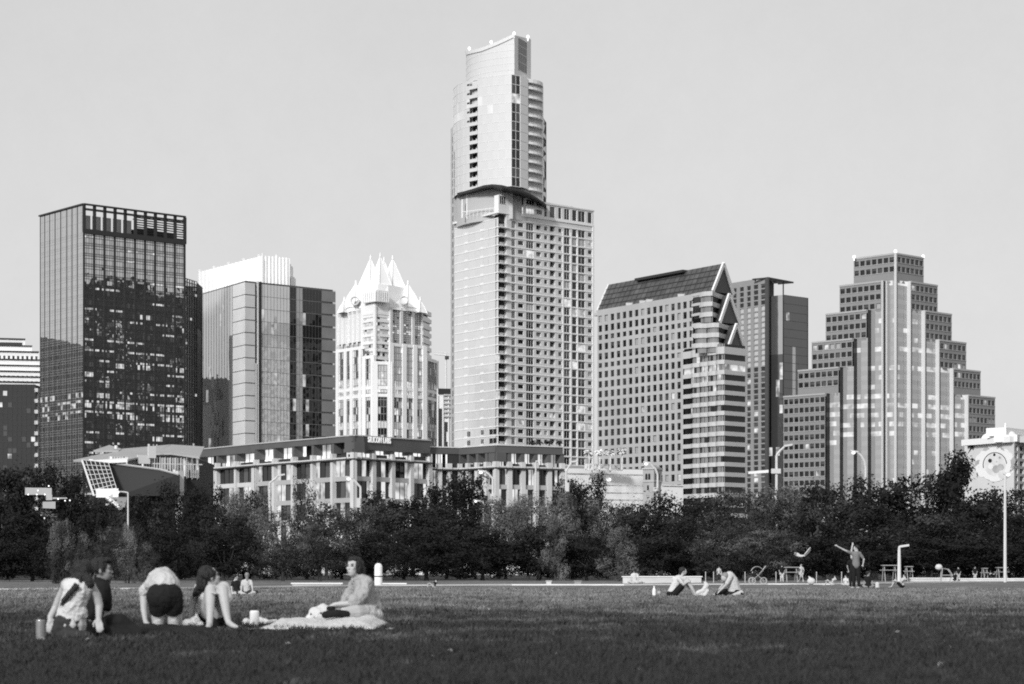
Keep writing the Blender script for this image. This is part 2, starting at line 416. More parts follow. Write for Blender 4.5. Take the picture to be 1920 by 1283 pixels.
# --- 2. reflecting office tower with a glowing white crown
def crown_office():
    H = CH + (HY - 525.5) / F * 735
    A, B, C = XYH(372, 551, H), XYH(459, 525.5, H), XYH(629, 543, H); Dp = A + C - B
    t = thing('office_tower', 'mirror glass office tower with tall white lit crown, left of the spired tower', 'tower', mid2([A, B, C, Dp]))
    L, Rt = Fac(A, B), Fac(B, C)
    mb = MB(); mb.prism(inset([A, B, C, Dp], .9), 0, H - .1); mb.build('core', M_CORE, t)
    z = [H - .6 - 3.95 * k for k in range(21)] + [2]; z = sorted(z)
    s1 = L.s(436)
    gm = [glass('mirror_west', .6, 12.0, .015, wave=.02, wscale=.2), glass('mirror_lit', .2, 3.0, .03, emit=.5, emitvar=.5), glass('mirror_front', .55, 3.0, .03, wave=.012, wscale=.2)]
    cw = curtain(L, lin(0, s1, 13), z, gm, lambda s, q: 1 if random.random() < .025 else 0, t, .002)
    mullions(L, [x for x in lin(0, s1, 13)], [], t, mat('fin_mid', .3, .4, .4), .11, .06, 0, H, name='vertical_fins')
    mp = mat('panel_pale', .80, .35, .5, var=.06, scale=.2)
    mb = MB()
    for a, b in zip(z, z[1:]): mb.fbox(L, s1 + .01, 1.0, a + .16, b - .05, -.05, .08 + random.random() * .02)
    mb.build('corner_panels', mp, t)
    # front
    sa, sb, sc = Rt.s(478), Rt.s(489.4), Rt.s(603)
    mb = MB()
    for a, b in zip(z, z[1:]):
        mb.fbox(Rt, 0.002, sa, a + .22, b - .1, -.05, .08)
    mb.build('corner_panels', mat('panel_mid', .6, .45, .4, var=.08, scale=.2), t)
    mb = MB()
    for a, b in zip(z, z[1:]): mb.fbox(Rt, sc, 1.0, a + .3, b - .18, -.05, .06)
    mb.build('corner_panels', mat('panel_dark', .22, .5, .4, var=.12, scale=.2), t)
    mb = MB(); mb.fbox(Rt, sa + .03, sb - .005, 0, H - 1, -.9, -.7, 1)
    for q in (.1, .42, .75): 
        x = sa + (sb - sa) * q; mb.fbox(Rt, x, x + .35 / Rt.L, 0, H * (1 if q > .2 else .72), -.6, .25, 0)
    mb.fbox(Rt, sb - .6 / Rt.L, sb, 0, H, -.6, .35, 1)
    mb.build('recess_fins', [mat('fin_white', .6, .4, .4), M_FRAME], t)
    sd = Rt.s(543)
    curtain(Rt, lin(sb, sd, 9), z, gm, lambda s, q: 1 if random.random() < .04 else 2, t, .005)
    gd = [glass('mirror_dark_reflection', .012, 1.6, .015, wave=.015, wscale=.25), gm[1], glass('mirror_mid_reflection', .3, 2.2, .02, wave=.015, wscale=.25)]  # a dark reflection put into the pane colours, with a lighter strip
    curtain(Rt, lin(sd, sc, 10), z, gd, lambda s, q: 1 if random.random() < .03 else (2 if s in (2, 3) else 0), t, .006)
    mullions(Rt, [], [q for q in z] , t, mat('fin_grey', .22, .4, .5), hw=.12, hd=.05, name='floor_lines')
    mullions(Rt, lin(sb, sc, 19), [], t, mat('fin_dark', .12, .4, .5), .05, .05, 0, H, name='mullion_grid')
    # white crown set back from the west edge
    hc = (HY - 479.3) / F * DH(525.5, H) * 1.008
    a = L.pt(0.015, 0, -.8); b = L.pt(s1 + .33 * (1 - s1) + .12, 0, -.9); c = Rt.pt(Rt.s(545) - .12, 0, -1.6)
    # follow the photograph: corner of the crown stands over u=492
    b = XY(492.5, 743); c = XY(544.5, 749); a = XY(374, 783); d = Vector((a.x + 8, a.y + 8))
    hc = CH + (HY - 479.3) / F * 743
    hl = CH + (HY - 506.8) / F * 783
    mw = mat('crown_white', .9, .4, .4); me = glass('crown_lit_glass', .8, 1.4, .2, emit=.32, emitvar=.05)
    mb = MB(); FL, FR = Fac(a, b), Fac(b, c)
    for f, n in ((FL, 17), (FR, 8)):
        e = lin(0, 1, n)
        for i, (p, q) in enumerate(zip(e, e[1:])):
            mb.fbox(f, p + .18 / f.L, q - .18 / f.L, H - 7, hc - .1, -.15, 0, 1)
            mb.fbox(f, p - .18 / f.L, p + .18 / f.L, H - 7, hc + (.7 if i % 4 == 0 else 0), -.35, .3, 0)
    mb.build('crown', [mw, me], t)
    mb = MB(); q0 = XY(545, 751); q1 = XY(551.5, 753); mb.prism([q0, q1, q1 + Vector((0, 6)), q0 + Vector((0, 6))], H - 1, CH + (HY - 519) / F * 752); mb.build('plant_room', mw, t)
    mb = MB(); mb.prism([FL.pt(0, 0, -.5), FL.pt(1, 0, -.5), FR.pt(1, 0, -.5), FR.pt(1, 0, -.5) + Vector((0, 12, 0)), FL.pt(0, 0, -.5) + Vector((8, 14, 0))], H - 3, hc - 1.5); mb.build('plant_room', mw, t)
crown_office()

# --- 3. spired tower with folded white crown
def spire_tower():
    D0 = 1172
    t = thing('spired_tower', 'pale tower whose folded white crown ends in pointed spires', 'tower', (XY(715, 1190).x, 1190, 0))
    mw = mat('pier_white', .86, .5, .4, var=.04, scale=.05)
    gl = [glass('frost_glass_blue', .52, 2.0, .03, wave=.03, wscale=.2), glass('frost_glass_dark', .02, 1.6, .03), glass('frost_lit', .3, 1.5, .04, emit=.7, emitvar=.4), glass('frost_glass_white', .72, 2.0, .04)]
    up = [XY(633, 1192), XY(680, D0), XY(730.5, D0 - 2), XY(791, 1188), XY(805.5, 1204)]
    upb = up + [XY(790, 1240), XY(650, 1240)]
    def z(v, D=D0): return CH + (HY - v) / F * D
    hs = z(577)
    mb = MB(); mb.prism(inset(upb, 1.0), 0, hs); mb.build('core', mat('core_pale', .5, .7, .3), t)
    # upper west face: white glass with fins
    f = Fac(up[0], up[1])
    zz = lin(z(640), z(590, 1180), 10)
    curtain(f, lin(0, 1, 9), zz, gl, lambda s, q: 3, t, .003)
    zt = z(590, 1180)
    curtain(f, lin(0, 1, 9), [zt, hs], [mat('band_grey', .5, .4, .5)], lambda s, q: 0, t, .002)
    mullions(f, [0.02, .2, .38, .45, .62, .8, .98], [], t, mw, .7, .6, z(645), hs, name='piers')
    # upper front chamfer: balcony bands in a shallow fold
    f1, f2 = Fac(up[1], XY(703, D0 - 9)), Fac(XY(703, D0 - 9), up[2])
    vs = [592, 606, 619, 633, 647, 661, 676]
    mbm = MB()
    for f in (f1, f2):
        mbw = MB()
        for i, v in enumerate(vs):
            mbw.fbox(f, -.02, 1.02, z(v) - .2, z(v) + 1.1, -.3, .5)
        mbw.fbox(f, 0, 1, hs - 5.5, hs + 3, -.3, .3)
        mbw.build('balcony_bands', mw, t)
        curtain(f, lin(0, 1, 6), lin(z(680), hs - 5.5, 16), gl, lambda s, q: random.choice((0, 0, 0, 3, 3, 2, 1)), t, .004)
    mb = MB()
    for f, s in ((f1, 0), (f1, 1), (f2, 1)): mb.fbox(f, s - .08, s + .08, z(684), hs, -.3, .55)
    mb.build('piers', mw, t)
    # upper east face
    f = Fac(up[2], up[3])
    zz = lin(z(650), hs, 18)
    def pk(s, q): return 2 if (q in (6, 7, 9, 10) and random.random() < .5) else (0 if random.random() < .7 else 1 if random.random() < .3 else 0)
    curtain(f, lin(0, 1, 14), zz, gl, pk, t, .003)
    mullions(f, [0.0, .03, .32, .36, .68, .72, .98], [], t, mat('pier_grey', .75, .5, .4), 1.0, .9, z(660), hs, name='piers')
    mullions(f, lin(0, 1, 14), zz, t, mat('fin_mid', .3, .4, .4), .15, .2, z(650), hs, .3, .2)
    f = Fac(up[3], up[4])
    mb = MB()
    for i in range(9):
        zb = z(590 + i * 13.5, 1195); mb.fbox(f, -.05, 1.05, zb - .2, zb + 1.9, -.3, .8)
    mb.build('balcony_bands', mw, t)
    curtain(f, lin(0, 1, 4), lin(z(700), hs - 2, 20), gl, lambda s, q: 0, t, .003)
    # lower shaft with set-backs
    lo = [XY(628, 1186), XY(684, 1163), XY(702, 1158), XY(731, 1160), XY(797, 1176), XY(819.5, 1196)]
    hts = [z(660, 1180), z(672, 1160), z(683, 1158), z(650, 1165), z(678, 1185)]
    piers = [[634, 649, 660.5, 677], [684, 700], [703, 730.5], [733, 757, 777, 795], [798, 818.5]]
    mb = MB(); mb.prism(inset(lo + [XY(800, 1238), XY(640, 1238)], 1.0), 0, z(685)); mb.build('core', mat('core_pale', .5, .7, .3), t)
    for k, (a, b) in enumerate(zip(lo, lo[1:])):
        f = Fac(a, b); h = hts[k]; z0 = z(845)
        n = max(3, int(f.L / 1.3)); zz = lin(z0, h, int((h - z0) / 3.4))
        vis = [z(731), z(745), z(803)]
        def pk(s, q, k=k, n=n, zz=zz):
            zc = (zz[q] + zz[q + 1]) / 2
            if abs(zc - z(727)) < 2.6 or abs(zc - z(738)) < 1.8 or abs(zc - z(797)) < 1.8: return 2 if random.random() < .5 else 3
            r = random.random()
            if k in (0, 1): return 1 if r < .5 else (3 if r < .75 else 0)
            if zc > z(727): return 0 if r < .93 else 2
            return 1 if (r < .36 or k == 2) and r < .8 else (0 if r < .85 else 2)
        curtain(f, lin(0, 1, n), zz, gl, pk, t, .003)
        mullions(f, lin(0, 1, n), zz, t, mat('fin_mid', .3, .4, .4), .16, .22, z0, h, .25, .15)
        mb = MB()
        for u in piers[k]: 
            s = f.s(u); mb.fbox(f, s - 1.25 / f.L, s + 1.25 / f.L, 0, h + 1.2, -.3, .8)
        mb.fbox(f, 0, 1, h - .2, h + 1.4, -.3, .5)
        for v in (731, 745): mb.fbox(f, 0, 1, z(v) - .8, z(v) + .8, -.1, .45)
        mb.build('piers', mw, t)
    # crown
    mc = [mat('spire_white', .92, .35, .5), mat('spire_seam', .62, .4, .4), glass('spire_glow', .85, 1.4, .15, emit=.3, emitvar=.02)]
    Dc = 1186
    def spire(u, v, hwid, vb, dy=0, depth=None, name='spire'):
        D = Dc + dy; c = XY(u, D); zt = z(v, D); zb = z(vb, D); w = hwid / F * D; dp = depth or w
        mb = MB()
        base = [Vector((c.x, D - dp, zb)), Vector((c.x + w, D, zb)), Vector((c.x, D + dp, zb)), Vector((c.x - w, D, zb))]
        midr = [Vector((c.x, D - dp * .58, zb + (zt - zb) * .52)), Vector((c.x + w * .60, D, zb + (zt - zb) * .48)), Vector((c.x, D + dp * .58, zb + (zt - zb) * .5)), Vector((c.x - w * .60, D, zb + (zt - zb) * .48))]
        top = Vector((c.x, D, zt))
        for i in range(4):
            j = (i + 1) % 4
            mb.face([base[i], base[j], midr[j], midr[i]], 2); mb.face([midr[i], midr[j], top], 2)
        for i in range(4):
            mb.tube([base[i], midr[i], top], [.32, .26, .16], 1 if i == 0 else 0, 5)
        mb.tube([top - Vector((0, 0, .5)), top + Vector((0, 0, 1.6))], [.5, .35], 0, 6)
        return mb.build(name, mc, t)
    spire(694.8, 484, 36, 580, 2); spire(713, 480, 34, 582, -8, 11); spire(720, 488, 32, 580, 14); spire(736.5, 484.5, 36, 580, 2)
    for u, v, w, vb in ((667, 532, 25, 578), (765, 532, 25, 578), (645.5, 563, 13, 588), (788, 563, 13, 588)):
        spire(u, v, w, vb, 0, 7, 'crown_petal')
    mb = MB()
    cr = [XY(636, 1189), XY(680, 1172), XY(702, 1165), XY(730, 1169), XY(790, 1185), XY(800, 1200), XY(780, 1232), XY(660, 1232)]
    lo_ = [Vector((p.x, p.y, hs - 1)) for p in cr]; ct = Vector(mid2(cr[:6])[:2])
    hi_ = [Vector((ct.x + (p.x - ct.x) * .66, p.y + 4, z(534))) for p in cr]
    mb.hexa(lo_, hi_, 0); mb.build('crown_base', mc, t)
    f1, f2 = Fac(XY(682, 1168), XY(705, 1160)), Fac(XY(705, 1160), XY(729, 1166))
    mb = MB()
    for f in (f1, f2):
        mb.fbox(f, 0, 1, z(570), z(549), -2, 0, 0)
        for q in lin(0, 1, 6): mb.fbox(f, q - .012, q + .012, z(569), z(552), 0, .25, 1)
        mb.fbox(f, 0, 1, z(571), z(569.5), 0, .4, 1)
    mb.build('crown_gallery', mc, t)
    mb = MB()
    for u in (665, 757):
        D = 1170 + (4 if u < 700 else 2)
        f = Fac(XY(u - 9, D), XY(u + 9, D))
        for i in range(20):
            a0, a1 = 2 * math.pi * i / 20, 2 * math.pi * (i + 1) / 20
            c = f.pt(.5, z(563)); 
            p = [Vector((c.x + math.cos(a) * r, D - .3, c.z + math.sin(a) * r)) for a, r in ((a0, 2.3), (a1, 2.3), (a1, 1.7), (a0, 1.7))]
            q = [Vector((v.x, v.y + 4, v.z)) for v in p]
            mb.hexa(p, q, 1)
    mb.build('round_vent', mc, t)
spire_tower()
# --- 4. residential tower, tallest
def residential():
    H = CH + (HY - 398) / F * 900
    B, A, C = XY(934.5, 900), XYH(852, 419, H), XYH(1113, 424, H)
    t = thing('residential_tower', 'tallest tower, pale apartments with a curved upper shaft and slanted drum top', 'tower', (5, 930, 0))
    L, Rt = Fac(A, B), Fac(B, C)
    m_wall = mat('apartment_wall', .68, .75, .25, var=.05, scale=.1)
    m_slab = mat('slab_white', .85, .6, .3)
    back = A + C - B
    mb = MB(); mb.prism(inset([A, B, C, back], 2.6), 0, H - .2); mb.build('core', M_CORE, t)
    fh = 16.4 / F * 932
    zr = lambda v: Rt.z(934.5, v)
    z_top = H - 2.2
    X = lambda x: 920 + x / 8.02              # zoomed columns -> photo columns
    cols = [(959.3, 966.3, .86, 1), (971.3, 981.8, .56, 0), (986.8, 1000.5, .88, 2), (1005.3, 1014.7, .56, 0), (1020.4, 1026.7, .56, 0),
            (1031, 1041, .88, 0), (1047, 1053.5, .56, 0), (1058, 1068.3, .90, 1), (1073, 1081.5, .9, 0), (1084, 1097, .9, 1), (1102.5, 1110, .56, 0)]
    nf = int((z_top - 4) / fh)
    holes = []; wins = []
    for i in range(nf):
        z0 = z_top - (i + 1) * fh
        for ci, (u0, u1, hh, bars) in enumerate(cols):
            h0 = z0 + .30 + (.25 if hh < .6 else 0)
            h = (Rt.s(u0), Rt.s(u1), h0 + (.55 if hh < .6 else 0), h0 + (.55 if hh < .6 else 0) + hh * fh - .25)
            holes.append(h)
            deep = 1.3 if ci in (3, 5) else .3
            pk = pane_kind(.025, .035, .12) if ci not in (8, 9) else pane_kind(.12, .08, .15)
            wins.append((Rt, h, deep, pk, bars if ci != 3 else 0, 0.0))
    sB = Rt.s(953)
    mb = MB(); wall_holes(mb, Rt, sB, 1, 0, H, holes, .3)
    for h in holes:
        pass
    mb.build('wall', m_wall, t)
    for ci in (3, 5):                       # deep loggias get real side walls
        mb = MB(); u0, u1 = cols[ci][:2]
        for i in range(nf):
            z0 = z_top - (i + 1) * fh
            a, b = Rt.s(u0), Rt.s(u1)
            mb.fbox(Rt, a - .06 / Rt.L, a - .002, z0, z0 + fh, -1.3, -.3); mb.fbox(Rt, b + .002, b + .06 / Rt.L, z0, z0 + fh, -1.3, -.3)
            mb.fbox(Rt, a, b, z0 + .02, z0 + .12, -1.3, -.31)
            if ci == 5: mb.fbox(Rt, a, b, z0 + .3, z0 + 1.1, -.2, -.15)
        mb.build('loggia', m_wall, t)
    mb = MB()
    for i in range(nf + 1):
        z = z_top - i * fh
        mb.fbox(Rt, sB, 1.002, z - .17, z + .17, .003, .16)
    for u in (1055.5, 1070.5, 1082.7): mb.fbox(Rt, Rt.s(u) - .25 / Rt.L, Rt.s(u) + .25 / Rt.L, 0, H - 4, .004, .2)
    mb.fbox(Rt, sB, 1.003, H - .3, H + .5, -.4, .3); mb.fbox(Rt, .985, 1.003, 0, H + .2, -.3, .25)
    mb.build('slab_edges', m_slab, t)
    # corner balconies
    sb0 = 0.0
    mb = MB()
    for i in range(nf):
        z0 = z_top - (i + 1) * fh
        mb.fbox(Rt, .004, Rt.s(950), z0 + .1, z0 + fh - .25, -1.8, -1.7, 0 if random.random() > .12 else 1)
    mb.build('balcony_doors', [glass('window_glass', .012, 1.55, .03), glass('window_lit', .1, 1.5, .05, emit=.75)], t)
    mb = MB(); s9 = Rt.s(950)
    mb.fbox(Rt, s9, sB, 0, H, -1.8, .0); mb.build('pier', m_wall, t)
    for i in range(nf):
        z0 = z_top - (i + 1) * fh
        mb = MB()
        mb.fbox(Rt, -.005, s9 + .02, z0 - .13, z0 + .15, -1.7, .75, 0)
        bal = mb.build('balcony', m_slab, t); mb = MB()
        mb.fbox(Rt, 0, s9, z0 + 1.02, z0 + 1.12, .62, .7, 0)
        for k in range(7): mb.fbox(Rt, s9 * k / 6.2, s9 * k / 6.2 + .07 / Rt.L, z0 + .15, z0 + 1.02, .63, .69, 0)
        mb.fbox(Rt, 0.004, s9 * .45, z0 + .15, z0 + 1.0, .55, .6, 1)
        mb.build('railing', [m_slab, mat('rail_grey', .45, .4, .5)], bal)
    # west face: pale panels between white slab lines
    gw = [glass('panel_west', .68, 3.0, .06, wave=.01), glass('panel_west_b', .70, 3.0, .07), glass('window_glass', .012, 1.55, .03), m_slab]
    se = [0, .06, .20, .34, .48, .60, .66, .78, .90, 1.0]
    zs = sorted([z_top - i * fh for i in range(nf + 1)] + [0])
    curtain(L, se, zs, gw, lambda s, q: 0 if (s + q // 3) % 2 else 1, t, .004)
    mb = MB()
    for z in zs: mb.fbox(L, 0, 1.0, z - .17, z + .17, .003, .12)
    for z in zs[1:]:
        if z > 14:
            for s in (.27, .63): mb.fbox(L, s - .035, s + .035, z + .17, z + .75, .003, .06)
    mb.fbox(L, -.01, 1.0, H - .35, H + .35, -.5, .5)
    mb.build('slab_edges', m_slab, t)
    for q in (0, 1):
        for (u0, u1) in ((876, 882.5), (902, 907.5), (917.5, 932)):
            zz = CH + (HY - (810 + 17 * q)) / F * 905
            window_part(t, win_mats(m_slab), L, (L.s(u0), L.s(u1), zz - 1.1, zz + 1.1), -.02, 0, 1)
    # shaft side strip left of the west face
    A2 = XY(845, 936); Lw = Fac(A2, A)
    hw_ = CH + (HY - 240) / F * 934
    mb = MB(); mb.prism([A2, A, A + Vector((6, 4)), A2 + Vector((6, 8))], 0, hw_); mb.build('side_wall', mat('side_panel', .50, .5, .4, var=.05, scale=.1), t)
    mb = MB()
    z = 8
    while z < hw_ - 4:
        mb.fbox(Lw, .45, .72, z, z + (2.2 if z > 60 else 2.8), .01, .05); z += fh
    mb.build('side_windows', glass('window_glass', .012, 1.55, .03), t)
    # ----- curved upper shaft
    Hs = CH + (HY - 139) / F * 900
    zb = CH + (HY - 392) / F * 905                # just above the terrace
    zu = CH + (HY - 352) / F * 905
    def arc(u0, D0, u1, D1, bulge, n):
        a, b = XY(u0, D0), XY(u1, D1); nrm = Vector((b.y - a.y, -(b.x - a.x))).normalized(); 
        return [a + (b - a) * i / n + nrm * bulge * 4 * (i / n) * (1 - i / n) for i in range(n + 1)]
    pts = arc(850, 930, 959, 901, 6.0, 16)
    gpan = [glass('shaft_panel', .66, 3.0, .05, wave=.01), glass('shaft_panel_b', .68, 3.0, .06), glass('shaft_lit', .66, 2.5, .06, emit=.22, emitvar=.1), glass('window_glass', .012, 1.55, .03)]
    nfl = int((Hs - zu) / fh)
    zsh = [zu + (Hs - zu) * i / nfl for i in range(nfl + 1)]
    mbp = MB(); mbl = MB()
    recess = []
    for i, (a, b) in enumerate(zip(pts, pts[1:])):
        f = Fac(a, b); um = CX + F * ((a + b) / 2).x / ((a + b) / 2).y
        if 883 < um < 899:
            if not recess: mbp.build('curved_wall', gpan, t); mbp = MB()
            recess.append(f)
            continue
        for k, (z0, z1) in enumerate(zip(zsh, zsh[1:])):
            lit = (nfl - 4 <= k <= nfl - 3) and random.random() < .35
            dk = 0
            mbp.face([f.pt(0, z0, random.gauss(0, .006)), f.pt(1, z0, random.gauss(0, .006)), f.pt(1, z1), f.pt(0, z1)], 2 if lit else (0 if (i + k) % 2 else 1))
        for z in zsh: mbl.fbox(f, 0, 1, z - .09, z + .09, .003, .06, 0)
        if i % 2 == 0: mbl.fbox(f, -.02, .02, zu, Hs, .003, .05, 0)
        if 877 < um < 884 or 901.5 < um < 907:
            for k in range(nfl):
                if k > nfl - 6 or um < 0: mbl.fbox(f, .25, .9, zsh[k] + 1.6, zsh[k] + 2.3, .004, .05, 1)
        if i == 1:
            for k in range(nfl - 7): mbl.fbox(f, .1, .75, zsh[k] + .3, zsh[k + 1] - .4, .004, .05, 1)
    mbp.build('curved_wall', gpan, t); mbl.build('floor_lines', [mat('line_pale', .72, .5, .3), glass('window_glass', .012, 1.55, .03)], t)
    a, b = recess[0].A, recess[-1].B; fr = Fac(a, b)
    mb = MB(); mb.fbox(fr, 0, 1, zu, Hs, -1.9, -1.7); mb.build('balcony_doors', glass('window_glass', .012, 1.55, .03), t)
    for k in range(nfl):
        z0 = zsh[k]; mb = MB()
        top2 = k >= nfl - 3
        mb.fbox(fr, -.02, 1.02, z0 - .15, z0 + .15, -1.7, .3); mb.fbox(fr, .0, 1.0, z0 + .15, z0 + 1.25, .15, .22, 0)
        mb.fbox(fr, .45 if not top2 else .0, .6 if not top2 else 1, z0 + 1.25, z0 + fh * .62 if not top2 else z0 + fh - .2, -1.5, -1.3, 0)
        mb.build('balcony', gpan[1], t)
    poly = [p + Vector((0.5, 2.2)) for p in pts] + [XY(959, 901) + Vector((0, 3)), XY(988, 908) + Vector((-.3, 2)), XY(1017, 918), XY(1018, 938), XY(855, 950)]
    mb = MB(); mb.prism(poly, H - 2, Hs - .3); mb.build('core', mat('core_pale', .5, .7, .3), t)
    # dark glass column, plain panel, curved balconies to the east
    f = Fac(XY(959, 901), XY(974.8, 904)); zz = zsh
    curtain(f, lin(0, 1, 2), zz, [glass('window_glass', .012, 1.55, .03), glass('window_lit', .1, 1.5, .05, emit=.75), glass('window_glass_mid', .07, 1.55, .03)], lambda s, q: 1 if q == nfl - 3 else (2 if random.random() < .3 else 0), t, .003)
    mullions(f, [0, .5, 1], zz, t, mat('line_pale', .72, .5, .3), .12, .12, zu, Hs, .22, .12)
    f = Fac(XY(974.8, 904), XY(989, 909))
    mb = MB()
    for z0, z1 in zip(zsh, zsh[1:]): mb.fbox(f, 0, 1, z0 + .05, z1 - .05, -.3, .3)
    mb.build('panel_strip', gpan[1], t)
    pe = arc(989, 909, 1017.5, 921, 2.2, 6); fe = Fac(pe[0], pe[-1])
    mb = MB(); mb.fbox(fe, 0, 1, zu - 6, Hs - 1, -2.1, -1.9); mb.build('balcony_doors', glass('window_glass', .012, 1.55, .03), t)
    mb = MB(); mb.fbox(fe, .86, 1.0, zu - 8, Hs - .5, -1.9, .3); mb.build('panel_strip', gpan[1], t)
    for k in range(-2, nfl):
        z0 = zu + (Hs - zu) / nfl * k; mb = MB()
        mb.prism(pe + [fe.pt(1, 0, -2), fe.pt(0, 0, -2)], z0 - .16, z0 + .16)
        bal = mb.build('balcony', mat('slab_white', .85), t); mb = MB()
        for a, b in zip(pe, pe[1:]):
            f = Fac(a, b); mb.fbox(f, 0, 1, z0 + .16, z0 + .75, -.08, 0, 0); mb.fbox(f, 0, 1, z0 + 1.05, z0 + 1.15, -.06, 0, 0)
            mb.fbox(f, .45, .55, z0 + .75, z0 + 1.05, -.06, 0, 0)
        mb.build('railing', mat('slab_white', .85), bal)
    mb = MB(); mb.prism(pe + [fe.pt(1, 0, -2), fe.pt(0, 0, -2)], Hs - 1.2, Hs + .2); mb.build('balcony_roof', m_slab, t)
    f = Fac(XY(1017.5, 921), XY(1024, 932)); he = CH + (HY - 227) / F * 928
    zz = [z for z in zsh if z < he] + [he]
    curtain(f, [0, 1], zz, [glass('window_glass_mid', .07, 1.55, .03)], lambda s, q: 0, t)
    mullions(f, [0, 1], zz, t, mat('fin_mid', .3, .4, .4), .1, .1, zz[0], he, .2, .1)
    mb = MB(); mb.prism([f.A, f.B, f.B + Vector((-2, 8)), f.A + Vector((-2, 8))], H - 2, he - .1); mb.build('core', M_CORE, t)
    # drum top with slanted roof
    pd = arc(874, 928, 964.5, 903, 5.5, 16)
    md = mat('drum_panel', .66, .28, .6, var=.04, scale=.1)
    mb = MB(); ml = MB()
    zt = lambda p: CH + (HY - np.interp(CX + F * p.x / p.y, [874, 905, 935, 964.5], [99, 92, 80, 66])) / F * p.y
    for a, b in zip(pd, pd[1:]):
        mb.face([(a.x, a.y, Hs - 6), (b.x, b.y, Hs - 6), (b.x, b.y, zt(b)), (a.x, a.y, zt(a))])
        f = Fac(a, b)
        d = (b - a); n = f.n
        ml.hexa([(a.x, a.y, zt(a) - .9), (b.x, b.y, zt(b) - .9), (b.x + n.x * .4, b.y + n.y * .4, zt(b) - .9), (a.x + n.x * .4, a.y + n.y * .4, zt(a) - .9)],
                [(a.x, a.y, zt(a) + .5), (b.x, b.y, zt(b) + .5), (b.x + n.x * .4, b.y + n.y * .4, zt(b) + .5), (a.x + n.x * .4, a.y + n.y * .4, zt(a) + .5)])
    bk = [XY(995.5, 920), XY(985, 940), XY(884, 945)]
    zr_ = CH + (HY - 74) / F * 920
    ring = pd + bk; tops = [zt(p) for p in pd] + [zr_, zr_ - 2, zt(pd[0])]
    for i in range(len(pd) - 1, len(ring)):
        a, b = ring[i], ring[(i + 1) % len(ring)]; za, zb_ = tops[i], tops[(i + 1) % len(ring)]
        mb.face([(a.x, a.y, Hs - 6), (b.x, b.y, Hs - 6), (b.x, b.y, zb_), (a.x, a.y, za)])
    mb.face([(p.x, p.y, z - .3) for p, z in zip(ring, tops)])
    mb.build('drum', md, t); ml.build('drum_coping', mat('line_pale', .72, .5, .3), t)
    for v in (143, 131, 119, 107, 95):
        z = CH + (HY - v) / F * 915; ml = MB()
        for a, b in zip(pd, pd[1:]):
            if z < min(zt(a), zt(b)) - 1: ml.fbox(Fac(a, b), 0, 1, z - .07, z + .07, .002, .06)
        ml.build('drum_band', mat('line_pale', .72), t)
    f = Fac(pd[-1], bk[0])
    u0, u1 = 971.8, 987.5
    mb = MB(); za, zb_ = CH + (HY - 134) / F * 910, CH + (HY - 74) / F * 910
    s0, s1 = f.s(u0), f.s(u1)
    mb.fbox(f, s0, s1, za, zb_, .02, .06, 1)
    for q in lin(s0, s1, 4): mb.fbox(f, q - .06 / f.L, q + .06 / f.L, za, zb_, .061, .1, 0)
    for q in (za, za + 3.4, za + 6.6, za + 9.6, zb_): mb.fbox(f, s0, s1, q - .09, q + .09, .062, .1, 0)
    mb.build('drum_window', [mat('line_pale', .72, .5, .3), glass('window_glass', .012, 1.55, .03)], t)
    for u, v, D in ((880, 92, 926), (921, 80, 914), (964, 64, 903), (990, 70, 916)):
        mb = MB(); p = P(u, v, D); mb.lathe(p - Vector((0, 0, 1.5)), [(.15, 0), (.15, 1.2), (.5, 1.3), (.5, 2.0), (.2, 2.3)], 0, 8); mb.build('roof_light', emis('beacon', 1.2), t)
    # curved dark canopy between shaft and terrace
    cu = [(857, 362), (873, 358), (890, 353), (907, 347.5), (923, 345.5), (940, 347), (957, 351), (975, 356), (992, 362), (1008, 371), (1024.5, 383)]
    mb = MB()
    for (u0, v0), (u1, v1) in zip(cu, cu[1:]):
        D0 = 918 - 22 * math.sin((u0 - 857) / 168 * math.pi) * .9 - (6 if u0 > 930 else 0); D1 = 918 - 22 * math.sin((u1 - 857) / 168 * math.pi) * .9 - (6 if u1 > 930 else 0)
        a, b = P(u0, v0, D0), P(u1, v1, D1)
        mb.hexa([a - Vector((0, 0, .75)), b - Vector((0, 0, .75)), b + Vector((0, 16, -.75)), a + Vector((0, 16, -.75))], [a, b, b + Vector((0, 16, 0)), a + Vector((0, 16, 0))])
    mb.build('canopy', mat('canopy_dark', .04, .5, .3), t)
    # terrace storey
    f = Fac(XY(866, 915), XY(934, 903)); mb = MB()
    zt0, zt1 = H, CH + (HY - 352) / F * 905
    mb.fbox(f, 0, 1, zt0, zt1, -3, -2.8, 0)
    for q, w in ((.02, .05), (.16, .1), (.3, .08), (.52, .12), (.7, .18), (.92, .06)): mb.fbox(f, q, q + w, zt0, zt1 + 1, -2.75, -2.2, 1)
    mb.fbox(f, 0, .03, zt0, zt1 - 3, -.2, .2, 1)
    mb.fbox(f, 0, 1, zt0 + 2.2, zt0 + 2.4, .2, .26, 1)
    for q in lin(0, 1, 9): mb.fbox(f, q, q + .006, zt0, zt0 + 2.3, .2, .27, 1)
    mb.build('terrace_storey', [glass('window_glass_mid', .07, 1.55, .03), m_slab], t)
    # arched attic
    az = lambda u, v: P(u, v, (Rt.A + Rt.d * Rt.s(u)).y).z
    top = [(934, 366), (945, 362.5), (955, 359.5), (965, 359.5), (975, 361), (985, 364), (995, 368), (1005, 373.5), (1013, 379), (1019, 384)]
    mb = MB()
